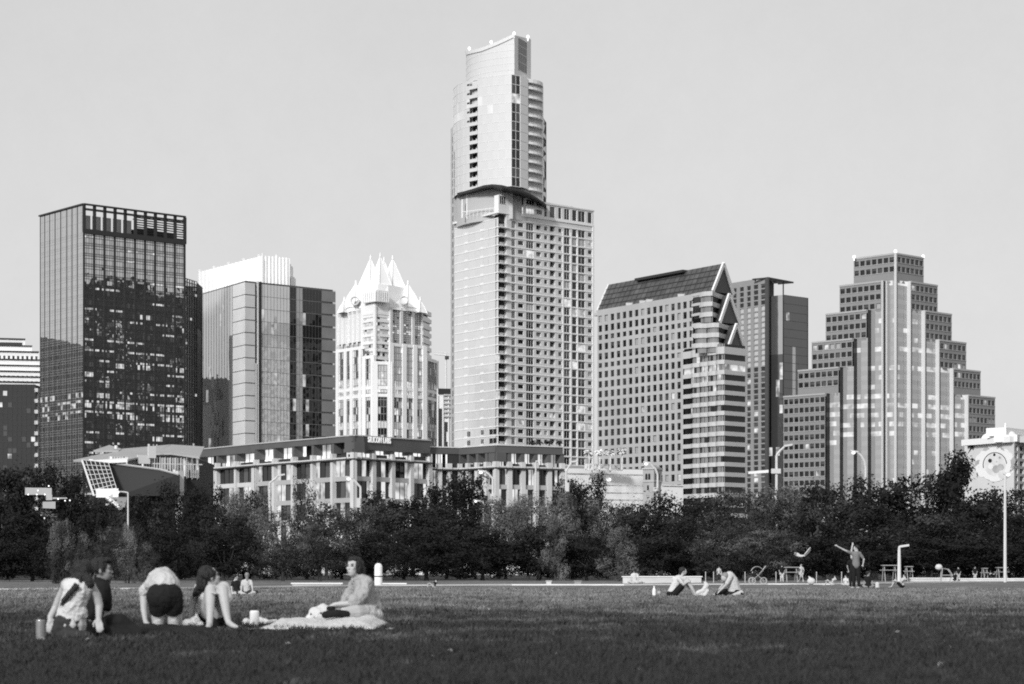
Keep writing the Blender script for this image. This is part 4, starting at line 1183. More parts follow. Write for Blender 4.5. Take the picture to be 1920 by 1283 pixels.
off1 = low_office('low_office', 'stone columned riverside office with pale lettering on its dark fascia', pA, H1_,
    [dict(n=3, fas=1.9, lit=.6, glow=.3, office_lit=.3, beam=2, cw=.42, extra=[(.02, 1.3), (.98, .9)]), dict(n=5, fas=1.35, lit=.98, glow=.8, office_lit=.4), dict(n=4, fas=2.9, lit=.8, glow=.97, office_lit=.6, cw=.55)], True)
# lettering on the fascia
cu = bpy.data.curves.new('sign_text', 'FONT'); cu.body = 'SILICON LABS'; cu.size = 1.75; cu.extrude = .12; cu.offset = .012; cu.space_character = 1.12
tmp = bpy.data.objects.new('sign_text', cu); COL.objects.link(tmp)
dg = bpy.context.evaluated_depsgraph_get(); dg.update()
me = bpy.data.meshes.new_from_object(tmp.evaluated_get(dg)); bpy.data.objects.remove(tmp)
me.materials.clear(); me.materials.append(emis('sign_white', .3))
so = bpy.data.objects.new('sign_lettering', me); COL.objects.link(so); so.parent = off1
fR = Fac(pA[2], pA[3]); s0 = fR.s(687.5); p = fR.pt(s0, fR.z(687.5, 829.5), .42)
xs = [v.co.x for v in me.vertices]; wtxt = max(xs) - min(xs); wneed = (fR.s(729.5) - s0) * fR.L
so.scale = (wneed / wtxt, 1.0, 1.0)
so.location = p - ORG[off1]
so.rotation_euler = (R(90), 0, math.atan2(fR.d.y, fR.d.x))
H2_ = 28.4
pB = [XYH(805, 838, H2_), XYH(861, 839.5, H2_), XYH(930, 834.5, H2_), XYH(1054, 838.5, H2_)]
low_office('low_office', 'low riverside office without lettering, glowing top floor windows, below the tallest tower', pB, H2_,
    [dict(n=3, fas=1.5, lit=.85, glow=.5, office_lit=.6, stub=False), dict(n=4, fas=1.6, lit=.85, glow=.6, office_lit=.4), dict(n=5, fas=1.7, lit=.97, glow=.9, office_lit=.5, cw=.5)])
# dark palms on its roof terrace
def palm(u, vtop, vbase, D, label, dark, w=12):
    b = P(u, vbase, D); tp = P(u, vtop + (vbase - vtop) * .28, D)
    t = thing('palm_tree', label, 'palm', b, 'palms on the shore buildings')
    mt = mat('palm_trunk_dark' if dark else 'palm_trunk_pale', .06 if dark else .75, .8, .2)
    ml = mat('palm_leaf_dark' if dark else 'palm_leaf_pale', .05 if dark else .78, .7, .2, objvar=.1)
    mb = MB(); mb.tube([b, (b + tp) / 2 + Vector((.1, 0, 0)), tp], [.24, .17, .15], 0, 6); mb.build('trunk', mt, t)
    mb = MB(); L = w / F * D
    for k in range(26):
        a = random.random() * 6.283; e0 = random.uniform(0.0, 1.4); d = Vector((math.cos(a), math.sin(a) * .8, 0)); pr = tp; n = 6
        l = L * random.uniform(.75, 1.1)
        for i in range(n):
            el = e0 - 1.7 * (i / n) ** 1.5
            q = pr + (d * math.cos(el) + Vector((0, 0, math.sin(el)))) * l / n
            wd = (.22 if dark else .36) * math.sin(math.pi * (i + .8) / (n + 1.2)) + .05; side = Vector((-d.y, d.x, 0)) * wd
            for sg in (-1, 1):
                mb.face([pr, q, q + side * sg - Vector((0, 0, .18)), pr + side * sg - Vector((0, 0, .18))])
            pr = q
    mb.build('crown', ml, t)
    return t
for u, lab in ((998, 'dark roof palm nearest the lettered office'), (1012, 'dark roof palm with bushier head, second along the low office roof'), (1029, 'dark roof palm at the middle of the planted roof edge'), (1049, 'dark roof palm at the roof end beside the gabled office')):
    palm(u, 826 + random.random() * 3, 838, 529, lab + ', low terrace', True, 9)

# --- 12. civic hall with angular pale roof
def civic_hall():
    D = 478
    t = thing('civic_hall', 'civic hall with folded pale metal roof and a leaning gridded glass wall', 'building', (XY(265, D + 10).x, D + 10, 0))
    m_roof = mat('roof_pale', .36, .45, .5, var=.06, scale=.2); m_edge = mat('roof_edge', .72, .5, .3); m_dark = mat('wedge_dark', .03, .6, .3)
    def plate(pts, th=.35, m=m_roof, name='roof'):
        mb = MB(); mb.hexa([p - Vector((0, 0, th)) for p in pts], pts); return mb.build(name, m, t, recalc=True)
    r1 = [P(137.5, 862.5, 470), P(176, 865.5, 462), P(240, 862, 464), P(281, 852, 472), P(321, 833.5, 492), P(229, 841.5, 494), P(205, 848, 492)]
    plate(r1)
    r2 = [P(281, 850.5, 473), P(321, 849.5, 472), P(374, 857, 470), P(383, 837.5, 490), P(321, 833.5, 493)]
    plate(r2)
    plate([P(175, 844.5, 488), P(205, 834.5, 492), P(229, 842, 492), P(222, 845, 486)])
    mb = MB(); mb.tube([P(217.5, 842, 489), P(217.5, 835.5, 489)], .35, 0, 6); mb.build('flue', m_edge, t)
    for k in range(9):
        mb = MB(); u = 171 + k * 8; p = P(u, 865.8 - .12 * max(0, k - 3) ** 1.5 + (-1.6 if k < 1 else 0), 461); mb.obox(p, (.42, 0, 0), (0, .3, 0), .3); mb.build('soffit_light', mat('soffit_white', .85, .5, .3), t)
    plate([P(170, 863.5, 463), P(176, 866.5, 461), P(240, 863, 463), P(240, 858, 465)], .25, m_edge, 'fascia')
    # glazed storey under the roof
    f = Fac(P(205, 0, 466).xy, P(372, 0, 474).xy)
    zt, zb = CH + (HY - 858) / F * 470, CH + (HY - 880) / F * 470
    gg = [glass('window_glass', .012, 1.55, .03), glass('shop_lit', .3, 1.5, .05, emit=.8, emitvar=.3), glass('window_curtained', .40, 1.5, .06)]
    curtain(f, lin(0, 1, 34), [zb - 1.6, zb, zt], gg, lambda s, q: random.choices((0, 1, 2), (.55, .25, .2) if s > 13 else (.3, .2, .5))[0], t, .003)
    mb = MB()
    for q in lin(0, 1, 34): mb.fbox(f, q - .09 / f.L, q + .09 / f.L, zb - 1.6, zt, .01, .15)
    for k in range(9): mb.fbox(f, .46 + .06 * k, .463 + .06 * k, zb - 2, zt, 2.5, 2.7)
    mb.fbox(f, .44, 1, zb + .9, zb + 1.1, 2.4, 2.6)
    mb.fbox(f, .30, .44, zb + 1, zt + .4, .3, .9); mb.fbox(f, .42, .50, zt - .2, zt + 2.2, .2, 1.2)
    mb.build('glazing_frame', mat('frame_pale', .6, .5, .3), t)
    mb = MB(); mb.prism([f.A + Vector((0, .4)), f.B + Vector((0, .4)), f.B + Vector((0, 24)), f.A + Vector((0, 24))], 0, zt - .1); mb.build('core', M_CORE, t)
    # dark wedge and leaning solar glass wall
    mb = MB()
    w = [P(204, 867, 462), P(300, 879.5, 461), P(334, 889.5, 460), P(334, 930, 460), P(222, 930, 458), P(218, 915, 457)]
    mb.hexa(w, [p + Vector((0, 14, 0)) for p in w]); mb.build('wedge', m_dark, t, recalc=True)
    mb = MB(); a, b = P(204, 867, 461.5), P(336, 889, 459.5)
    for p, q in ((P(204, 868, 461.5), P(300, 880.5, 460.5)), (P(300, 880.5, 460.5), P(335, 890, 459.5))): mb.tube([p, q], .22, 0, 5)
    mb.build('wedge_rail', mat('rail_grey', .45), t)
    c = [P(153.5, 863, 460), P(204, 868.5, 460), P(219, 915.5, 455), P(175.5, 930, 455)]
    mb = MB(); mb.hexa([p + Vector((0, .5, 0)) for p in c], c); lw = mb.build('leaning_wall', glass('solar_glass', .012, 1.6, .06), t, recalc=True)
    mb = MB()
    at = lambda x, y: (c[0] * (1 - x) + c[1] * x) * (1 - y) + (c[3] * (1 - x) + c[2] * x) * y + Vector((0, -.45, .05))
    for k in range(7): mb.tube([at(k / 6, 0), at(k / 6, 1)], .075, 0, 4)
    for k in range(8): mb.tube([at(0, k / 7), at(1, k / 7)], .075, 0, 4)
    mb.build('glazing_bars', mat('frame_pale', .6), lw)
    mb = MB(); mb.hexa([P(152, 863, 459.5), P(155.5, 863, 459.5), P(178, 930, 454.5), P(174, 930, 454.5)], [P(152, 863, 460.5), P(155.5, 863, 460.5), P(178, 930, 456), P(174, 930, 456)]); mb.build('leaning_edge', m_edge, t, recalc=True)
    mb = MB(); mb.hexa([P(180, 933, 452), P(222, 933, 452), P(222, 933, 456), P(180, 933, 456)], [P(180, 916.5, 452), P(222, 916, 452), P(222, 916, 456), P(180, 916.5, 456)]); mb.build('lit_box', mat('soffit_white', .85), t)
    mb = MB(); p = P(204, 925.5, 451.6); mb.lathe(p, [(.3, -.3), (.55, 0), (.3, .3)], 0, 8); mb.build('wall_lamp', emis('lamp_glow', 1.6), t)
    mb = MB(); mb.hexa([P(203, 934, 450), P(238, 934, 450), P(238, 950, 446), P(228, 953, 446)], [P(203, 932, 452), P(238, 932, 452), P(238, 946, 448), P(228, 949, 448)]); mb.build('stair_canopy', mat('canopy_grey', .25, .5, .4), t, recalc=True)
    mb = MB(); mb.tube([P(200, 932, 449), P(226, 953, 445)], .45, 0, 5); mb.build('stair_rail', m_edge, t)
    mb = MB(); f2 = Fac(P(334, 0, 462).xy, P(345, 0, 463).xy); mb.fbox(f2, 0, 1, 8, CH + (HY - 883) / F * 462, -1, 0); mb.build('stone_pier', mat('limestone', .62), t)
civic_hall()
def added_high_rise():
    # unseen tower added right of the frame, sized to darken the glass tower's reflection
    t = thing('added_high_rise', 'dark tower added out of view for the dark reflection in the glass tower at left', 'tower', (182, 640, 0))
    mb = MB(); mb.prism([(165.4, 604), (200, 604), (200, 668), (165.4, 668)], 0, 118); mb.prism([(165.4, 617), (196, 617), (196, 650), (165.4, 650)], 118, 124); mb.build('core', M_CORE, t)
    f = Fac((165, 668), (165, 604)); zz = lin(2, 118, 30)
    curtain(f, lin(0, 1, 24), zz, [glass('black_glass', .012, 1.7, .03), glass('window_lit', .1, 1.5, .05, emit=.75)], lambda s, q: 1 if random.random() < .07 else 0, t, .003)
    mb = MB()
    for z in zz: mb.fbox(f, 0, 1, z - .4, z + .4, .003, .2)
    for q in lin(0, 1, 12): mb.fbox(f, q - .006, q + .006, 2, 118, .003, .25)
    mb.build('facade_grid', M_FRAME, t)
added_high_rise()
def small_pavilion():
    D = 430
    t = thing('pavilion', 'small pale concrete pavilion with little lamps among dark trees at the left', 'building', (XY(80, D).x, D, 0))
    m = mat('pavilion_grey', .42, .7, .2, var=.08, scale=.3)
    mb = MB(); mb.hexa([P(47, 928, D), P(97, 928, D), P(97, 928, D + 4), P(47, 928, D + 4)], [P(47, 914.5, D), P(97, 915.5, D), P(97, 915, D + 4), P(47, 914.5, D + 4)])
    mb.hexa([P(86, 938, D - .1), P(98, 938, D - .1), P(98, 938, D + 3), P(86, 938, D + 3)], [P(86, 928, D - .1), P(98, 928, D - .1), P(98, 928, D + 3), P(86, 928, D + 3)])
    mb.hexa([P(80, 953, D - 2), P(104, 954, D - 2), P(104, 954, D + 2), P(80, 953, D + 2)], [P(80, 941, D - 2), P(104, 940.5, D - 2), P(104, 940.5, D + 2), P(80, 941, D + 2)])
    mb.hexa([P(98, 936, D), P(126, 935.5, D), P(126, 935.5, D + 2), P(98, 936, D + 2)], [P(98, 933, D), P(126, 933, D), P(126, 933, D + 2), P(98, 933, D + 2)])
    mb.build('wall', m, t)
    for u, v in ((53, 927.5), (69, 927.5), (84, 927.5), (71, 920), (91.5, 911.5), (109, 936), (122, 939), (131, 938.5), (78, 966), (83, 972)):
        mb = MB(); p = P(u, v, D - 2.4); mb.lathe(p, [(.06, -.12), (.14, 0), (.06, .12)], 0, 6); mb.build('lamp', emis('lamp_glow', 1.6), t)
small_pavilion()

# --- 13. white parking podium, palms and bell tower
def podium():
    D = 560
    t = thing('parking_podium', 'white banded parking podium under the pale palms, beside the gabled office', 'building', (XY(1130, D).x, D + 12, 0))
    m = mat('podium_white', .82, .6, .3, var=.04, scale=.15); md = mat('podium_grey', .3, .7, .2)  # second material: plain mid grey of the planter boxes
    f = Fac(XY(1052, D), XY(1222, D + 10))
    z = lambda v: CH + (HY - v) / F * D
    mb = MB()
    for v0, v1 in ((887, 878), (908, 890), (922, 910), (935, 924.5), (952, 938)): mb.fbox(f, 0, 1, z(v0), z(v1), -.5, 0, 0)
    mb.fbox(f, 0, 1, 0, z(950), -.6, -.1, 0)
    mb.build('parapet_bands', m, t)
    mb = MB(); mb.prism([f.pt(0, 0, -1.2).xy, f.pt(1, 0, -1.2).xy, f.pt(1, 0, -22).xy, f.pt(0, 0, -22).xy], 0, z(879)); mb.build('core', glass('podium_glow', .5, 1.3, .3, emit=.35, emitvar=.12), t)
    mb = MB()
    for q in lin(0, 1, 12): mb.fbox(f, q - .004, q + .004, 0, z(888), -1, -.5)
    mb.build('column', m, t)
    mb = MB(); f2 = Fac(XY(1100, D - 1), XY(1168, D + 2)); mb.fbox(f2, 0, 1, z(873), z(870.3), -1, 0); mb.fbox(f2, 0, 1, z(882), z(879), -1, 0)
    for q in lin(0, 1, 6): mb.fbox(f2, q - .02, q + .02, z(880), z(871), -1, .02)
    mb.build('pergola', m, t)
    mb = MB(); mb.fbox(f, .02, .3, z(878.5), z(873), -3, -1); mb.fbox(f, .4, .98, z(879), z(876.5), -2, -.6); mb.build('planter', md, t)
    mb = MB(); p = f.pt(.52, z(898), .12); mb.lathe(p, [(.3, -.3), (.6, 0), (.3, .3)], 0, 8); mb.build('wall_lamp', emis('lamp_glow', 1.6), t)
podium()
for u, vt, lab in ((1104, 838, 'pale palm, leftmost on the white podium'), (1124, 837, 'pale palm with drooping fronds, second on the white podium'), (1144, 839, 'pale palm, third on the podium beside the gabled office'), (1166, 835, 'pale palm on the podium with the tallest head, by the bell tower')):
    palm(u, vt, 881, 556, lab, False, 12)
def bell_tower():
    D = 548
    t = thing('bell_tower', 'square stone bell tower with paired arched openings, in front of the gabled office', 'tower', (XY(1223, D).x, D, 0))
    m = mat('bell_stone', .40, .8, .2, var=.1, scale=.4); md = mat('opening_dark', .02, .7, .2)
    z = lambda v: CH + (HY - v) / F * D
    a, b, c = XY(1205.5, D + 1.2), XY(1226, D), XY(1241, D + 3.5)
    mb = MB(); mb.prism([a, b, c, a + c - b], 0, z(879)); mb.build('shaft', m, t)
    mb = MB(); 
    for q0, q1, e in ((880, 877, .3), (903.5, 901.5, .22)):
        ps = [Vector(p) for p in (a, b, c, a + c - b)]; cn = sum(ps, Vector((0, 0))) / 4
        mb.prism([p + (p - cn).normalized() * e for p in ps], z(q0), z(q1))
    mb.build('cornice', mat('bell_trim', .5, .7, .2), t)
    ps = [a, b, c, a + c - b]; cn = sum(ps, Vector((0, 0))) / 4
    mb = MB(); lo = [Vector((p.x, p.y, z(877))) for p in ps]; hi = [Vector((p.x * .25 + cn.x * .75, p.y * .25 + cn.y * .75, z(871.5))) for p in ps]; mb.hexa(lo, hi); mb.build('roof', mat('bell_roof', .33, .7, .2), t)
    for f, ss in ((Fac(a, b), (.32, .58)), (Fac(b, c), (.3, .62))):
        for s in ss:
            mb = MB(); w = .13 if f.L < 2.6 else .10; z0, z1 = z(899.5), z(890)
            pts = [(s - w, z0), (s + w, z0), (s + w, z1)] + [(s + w * math.cos(x), z1 + w * f.L * math.sin(x)) for x in (.6, 1.2, 1.57, 2.0, 2.6)] + [(s - w, z1)]
            mb.face([f.pt(x, y, .02) for x, y in pts]); mb.build('arched_opening', md, t)
    f = Fac(a, b); mb = MB(); mb.fbox(f, .38, .55, z(919), z(910), .005, .03); mb.build('slit_window', md, t)
    mb = MB(); f2 = Fac(XY(1241, D + 3), XY(1281, D + 6)); mb.fbox(f2, 0, 1, 0, z(909), -6, 0); mb.fbox(f2, 0, 1, z(910), z(908.3), -6, .3); mb.build('side_hall', mat('podium_white', .82), t)
bell_tower()

# --- 14. mural hotel at the right edge
def mural_hotel():
    D0 = 650; H = CH + (HY - 822) / F * D0
    t = thing('mural_hotel', 'white hotel with a round painted mural on its end wall, right edge', 'hotel', (XY(1880, 670).x, 672, 0))
    m = mat('hotel_wall', .66, .75, .2, var=.04, scale=.2); mw = mat('hotel_white', .86, .6, .3)
    A, B = XY(1814, 668), XY(1901.5, 650); C = XY(1975, 672)
    f, g = Fac(A, B), Fac(B, C)
    mb = MB(); mb.prism(inset([A, B, C, A + C - B], 1.2), 0, H - .1); mb.build('core', M_CORE, t)
    mb = MB(); wall_holes(mb, f, 0, 1, 0, H, []); mb.build('end_wall', m, t)
    mb = MB(); mb.fbox(f, -.05, 1.0, H - 1.1, H + .6, -8, 1.4); mb.fbox(g, 0, 1, H - .9, H + 1.0, -6, .9); mb.build('roof_slab', mw, t)
    for u, r in ((1856, 2.6), (1875, 2.6), (1838, 2.2)):
        mb = MB(); p = f.pt(f.s(u), H + .4, -3); mb.lathe(p, [(r, 0), (r * .9, r * .38), (r * .6, r * .68), (r * .25, r * .84), (.05, r * .88)], 0, 16); mb.build('roof_dome', mw, t, smooth=True)
    mb = MB(); mb.fbox(g, .05, .8, H + .9, H + 3.2, -9, -3); mb.tube([g.pt(.12, H + 3, -4), g.pt(.12, H + 4.6, -4)], .3, 0, 6); mb.build('plant_room', mw, t)
    holes, wins = [], []
    for k in range(10):
        z1 = H - 1.9 - k * 2.12
        for (u0, u1) in ((1904, 1908.5), (1912.5, 1919.5), (1924, 1931), (1936, 1943)):
            h = (g.s(u0), g.s(u1), z1 - 1.45, z1); holes.append(h); wins.append((g, h, .35, pane_kind(.02, .03, .15), 0, 0.0))
    mb = MB(); wall_holes(mb, g, 0, 1, 0, H, holes, .35); mb.build('wall', m, t)
    add_windows(t, wins, mw)
    # mural: rings, petals and zig-zag corner blocks, painted flat on the wall
    mb = MB(); cu_, cv = 1866, 872
    rng = random.Random(4)
    def at(u, v, d): 
        s = f.s(u); return f.pt(s, f.z(u, v), d)
    def ring(r0, r1, a0, a1, mi, d, n=28, cu=cu_, cv=cv, sq=1.05):
        for i in range(n):
            p, q = a0 + (a1 - a0) * i / n, a0 + (a1 - a0) * (i + 1) / n
            mb.face([at(cu + r0 * math.cos(p), cv - r0 * sq * math.sin(p), d), at(cu + r1 * math.cos(p), cv - r1 * sq * math.sin(p), d), at(cu + r1 * math.cos(q), cv - r1 * sq * math.sin(q), d), at(cu + r0 * math.cos(q), cv - r0 * sq * math.sin(q), d)], mi)
    for k in range(15):
        a = math.radians(-40 + k * 18); r = rng.uniform(27, 31)
        ring(0, rng.uniform(7, 9), 0, 6.2832, 1 if k % 3 else 2, .012 + .004 * k, 14, cu_ + r * math.cos(a), cv - r * math.sin(a))
    ring(0, 30, 0, 6.2832, 1, .09, 32); ring(21.3, 22.8, R(5), R(195), 0, .10); ring(0, 20, 0, 6.2832, 3, .105, 28)
    for (du, dv, r, mi) in ((-9, -8, 3.6, 0), (3, -6, 1.6, 2), (-1, -19, 2.6, 0), (9, -14, 2.0, 2), (2, 8, 7, 2), (-8, 3, 5, 1), (11, 4, 6, 2), (14, 18, 8, 3), (6, 24, 6, 1)):
        ring(0, r, 0, 6.2832, mi, .11 + .004 * abs(du), 14, cu_ + du, cv + dv)
    for k in range(7):
        o = k * 4.2
        for sgn in (0, 1):
            u0, v0 = 1815 + (o if sgn == 0 else 20 - o * .6), 826 + o * 1.0
            mb.face([at(1814.5 + o * .5, 826 + 24 - o, .02), at(1816.2 + o * .5, 826 + 24 - o, .02), at(1831 - o * .3, 826 + 3 + (k % 3), .02), at(1829 - o * .3, 826 + 3 + (k % 3), .02)], 0)
        mb.face([at(1815 + k * 2.4, 827, .024), at(1816.4 + k * 2.4, 827, .024), at(1816.4 + k * 1.5, 838 + k, .024), at(1815 + k * 1.5, 838 + k, .024)], 0)
    for k in range(6):
        u = 1889 + k * 1.9
        mb.face([at(u, 884 - k * 2.6, .02), at(u + 1.1, 882 - k * 2.6, .02), at(u + 3.6, 888 - k * 2, .02), at(u + 2.5, 890 - k * 2, .02)], 0)
    mb.build('mural', [mat('mural_black', .03, .8, .1), mat('mural_white', .85, .8, .1), mat('mural_grey', .45, .8, .1, var=.2, scale=.5), mat('mural_pale', .72, .8, .1, var=.1, scale=.5)], t)
mural_hotel()
def road_bridge():
    D = 540
    t = thing('lit_hoarding', 'low white lit wall between the gabled office and the ziggurat tower', 'wall', (XY(1430, D).x, D, 0))
    mb = MB(); a, b = P(1403, 886, D), P(1441, 883, D)
    mb.hexa([P(1403, 889, D), P(1441, 886.5, D), P(1441, 886.5, D + 1), P(1403, 889, D + 1)], [P(1403, 884.5, D), P(1441, 881, D), P(1441, 881, D + 1), P(1403, 884.5, D + 1)])
    mb.build('panel', mat('podium_white', .82), t)
road_bridge()
# ---------------------------------------------------------------- ground, lawn, path, trees, grass
def structure(o, name=None):
    o['kind'] = 'structure'; return o
EDGE = [(-40, 1107.5), (300, 1106), (470, 1102.5), (700, 1099.5), (960, 1098), (1170, 1098), (1440, 1096.5), (1560, 1097), (1700, 1094), (1800, 1092.5), (1960, 1090.5)]
edge = [Gp(u, v) for u, v in EDGE]
# city ground, one sheet to the horizon
mb = MB(); mb.face([(-9000, -3000, -.06), (9000, -3000, -.06), (9000, 16000, -.06), (-9000, 16000, -.06)])
structure(mb.build('ground', mat('ground_dark', .05, .95, .1, var=.3, scale=.02)))
# undulating lawn
def lawn_z(x, y):
    a = noise.noise(Vector((x * .16, y * .10, 3.1))) * .05 + noise.noise(Vector((x * .7, y * .35, 8.0))) * .022
    return a * min(1.0, max(.0, (y - 2) / 12)) 
vs, fs = [], []
ys = list(np.concatenate([np.linspace(-30, 12, 10), np.geomspace(12.8, 175, 170)]))
NX = 120
for y in ys:
    half = max(14.0, abs(y) * .30)
    for i in range(NX + 1):
        x = (i / NX * 2 - 1) * half
        vs.append((x, y, lawn_z(x, y)))
for r in range(len(ys) - 1):
    for i in range(NX):
        a = r * (NX + 1) + i; fs.append((a, a + 1, a + NX + 2, a + NX + 1))
me = bpy.data.meshes.new('lawn'); me.from_pydata(vs, [], fs); me.polygons.foreach_set('use_smooth', [True] * len(fs)); 
lawn = bpy.data.objects.new('lawn', me); COL.objects.link(lawn); structure(lawn)

def grass_mat(name, g0, g1):
    m = bpy.data.materials.new(name); m.use_nodes = True; n = m.node_tree; b = n.nodes['Principled BSDF']
    b.inputs['Roughness'].default_value = .8; b.inputs['Specular IOR Level'].default_value = .15
    tc = n.nodes.new('ShaderNodeTexCoord')
    def ns(sc, st, det=4):
        mp = n.nodes.new('ShaderNodeMapping'); mp.inputs['Scale'].default_value = st; n.links.new(tc.outputs['Object'], mp.inputs['Vector'])
        t = n.nodes.new('ShaderNodeTexNoise'); t.inputs['Scale'].default_value = sc; t.inputs['Detail'].default_value = det; n.links.new(mp.outputs[0], t.inputs['Vector']); return t.outputs['Fac']
    a = ns(.55, (1, .55, 1)); c = ns(3.0, (1, .5, 1), 5); big = ns(.22, (1, .7, 1), 3)
    a2n = n.nodes.new('ShaderNodeMath'); a2n.operation = 'MULTIPLY_ADD'; n.links.new(big, a2n.inputs[0]); a2n.inputs[1].default_value = .8; n.links.new(a, a2n.inputs[2])
    ad = n.nodes.new('ShaderNodeMath'); ad.operation = 'MULTIPLY_ADD'; n.links.new(c, ad.inputs[0]); ad.inputs[1].default_value = 1.5; n.links.new(a2n.outputs[0], ad.inputs[2])
    # light fall-off put into the grass colour: darker near the camera, paler in mid-field
    sp = n.nodes.new('ShaderNodeSeparateXYZ'); n.links.new(tc.outputs['Object'], sp.inputs[0])
    mr = n.nodes.new('ShaderNodeMapRange'); mr.interpolation_type = 'SMOOTHSTEP'; mr.inputs['From Min'].default_value = 9; mr.inputs['From Max'].default_value = 66
    mr.inputs['To Min'].default_value = -.42; mr.inputs['To Max'].default_value = .38; n.links.new(sp.outputs[1], mr.inputs['Value'])
    a2 = n.nodes.new('ShaderNodeMath'); a2.operation = 'ADD'; n.links.new(ad.outputs[0], a2.inputs[0]); n.links.new(mr.outputs[0], a2.inputs[1])
    mo = n.nodes.new('ShaderNodeMapRange'); mo.inputs['From Min'].default_value = 1.42; mo.inputs['From Max'].default_value = 2.35
    mo.inputs['To Min'].default_value = g0; mo.inputs['To Max'].default_value = g1; n.links.new(a2.outputs[0], mo.inputs['Value'])
    n.links.new(mo.outputs[0], b.inputs['Base Color'])
    return m
lawn.data.materials.append(grass_mat('lawn_soil', .035, .20))
# grass blades
rng = np.random.default_rng(5)
NB = 330000
yy = 12.6 * (88 / 12.6) ** (rng.random(NB) ** 1.15)
xx = (rng.random(NB) * 2 - 1) * (yy * .226 + .4)
keep = np.ones(NB, bool)
for k in range(NB // 3):        # clump: pull blades together in little tufts
    pass
tx = np.floor(xx * 7 / (1 + yy / 30)) ; ty = np.floor(yy * 3.2 / (1 + yy / 30))
hsh = np.abs(np.sin(tx * 12.9898 + ty * 78.233) * 43758.5453) % 1.0
big = np.array([noise.noise(Vector((x * .35, y * .2, 1.7))) for x, y in zip(xx[::10], yy[::10])]).repeat(10)[:NB]
h = (.022 + .03 * hsh * (hsh > .35) + .018 * rng.random(NB)) * (1 + .55 * big) * (1 + yy / 160)
w = .0035 + .0004 * yy
ang = rng.random(NB) * np.pi; lean = rng.normal(0, .45, (NB, 2)) * h[:, None]
z0 = np.array([lawn_z(x, y) for x, y in zip(xx, yy)]) - .004
dx, dy = np.cos(ang) * w, np.sin(ang) * w
v = np.empty((NB, 3, 3), np.float32)
v[:, 0] = np.stack([xx - dx, yy - dy, z0], 1); v[:, 1] = np.stack([xx + dx, yy + dy, z0], 1)
v[:, 2] = np.stack([xx + lean[:, 0], yy + lean[:, 1], z0 + h], 1)
me = bpy.data.meshes.new('grass')
me.vertices.add(NB * 3); me.vertices.foreach_set('co', v.reshape(-1))
me.loops.add(NB * 3); me.loops.foreach_set('vertex_index', np.arange(NB * 3, dtype=np.int32))
me.polygons.add(NB); me.polygons.foreach_set('loop_start', np.arange(0, NB * 3, 3, dtype=np.int32)); me.polygons.foreach_set('loop_total', np.full(NB, 3, np.int32))
me.update(); me.validate()
me.materials.append(grass_mat('grass_blades', .040, .28))
go = bpy.data.objects.new('grass', me); COL.objects.link(go)
tag(go, 'short park grass, its colour darkened nearby for dimmer light, paler across the middle of the lawn', 'grass', kind='stuff')
# fallen leaves and scraps scattered over the lawn
rf = random.Random(12); mb = MB()
for k in range(60):
    y = 14 * (80 / 14) ** rf.random(); x = (rf.random() * 2 - 1) * y * .22; z = lawn_z(x, y) + .03; s = rf.uniform(.012, .032) * (1 + y / 40); a = rf.random() * 6.28
    d = Vector((math.cos(a), math.sin(a), rf.uniform(-.3, .5))) * s; e = Vector((-math.sin(a), math.cos(a), rf.uniform(.2, .8))) * s * .6; c = Vector((x, y, z))
    mb.face([c - d, c - e, c + d, c + e])
tag(mb.build('fallen_leaves', mat('leaf_dry', .3, .8, .1)), 'pale dry leaves and scraps scattered over the lawn', 'leaves', kind='stuff')
# path along the far edge with its pale kerb
mb = MB()
for a, b in zip(edge, edge[1:]):
    k = Vector((0, 0, 0)); d = Vector((0, 1, 0))
    mb.hexa([a, b, b + d * .3, a + d * .3], [a + Vector((0, 0, .06)), b + Vector((0, 0, .06)), b + d * .3 + Vector((0, 0, .06)), a + d * .3 + Vector((0, 0, .06))])
structure(mb.build('kerb', mat('kerb_pale', .78, .8, .2, var=.15, scale=.5)))
mb = MB()
for a, b in zip(edge, edge[1:]):
    d = Vector((0, 9, .0)); o = Vector((0, .3, .03)); mb.face([a + o, b + o, b + d + o, a + d + o])
structure(mb.build('path', mat('path_gravel', .42, .9, .1, var=.2, scale=.8)))

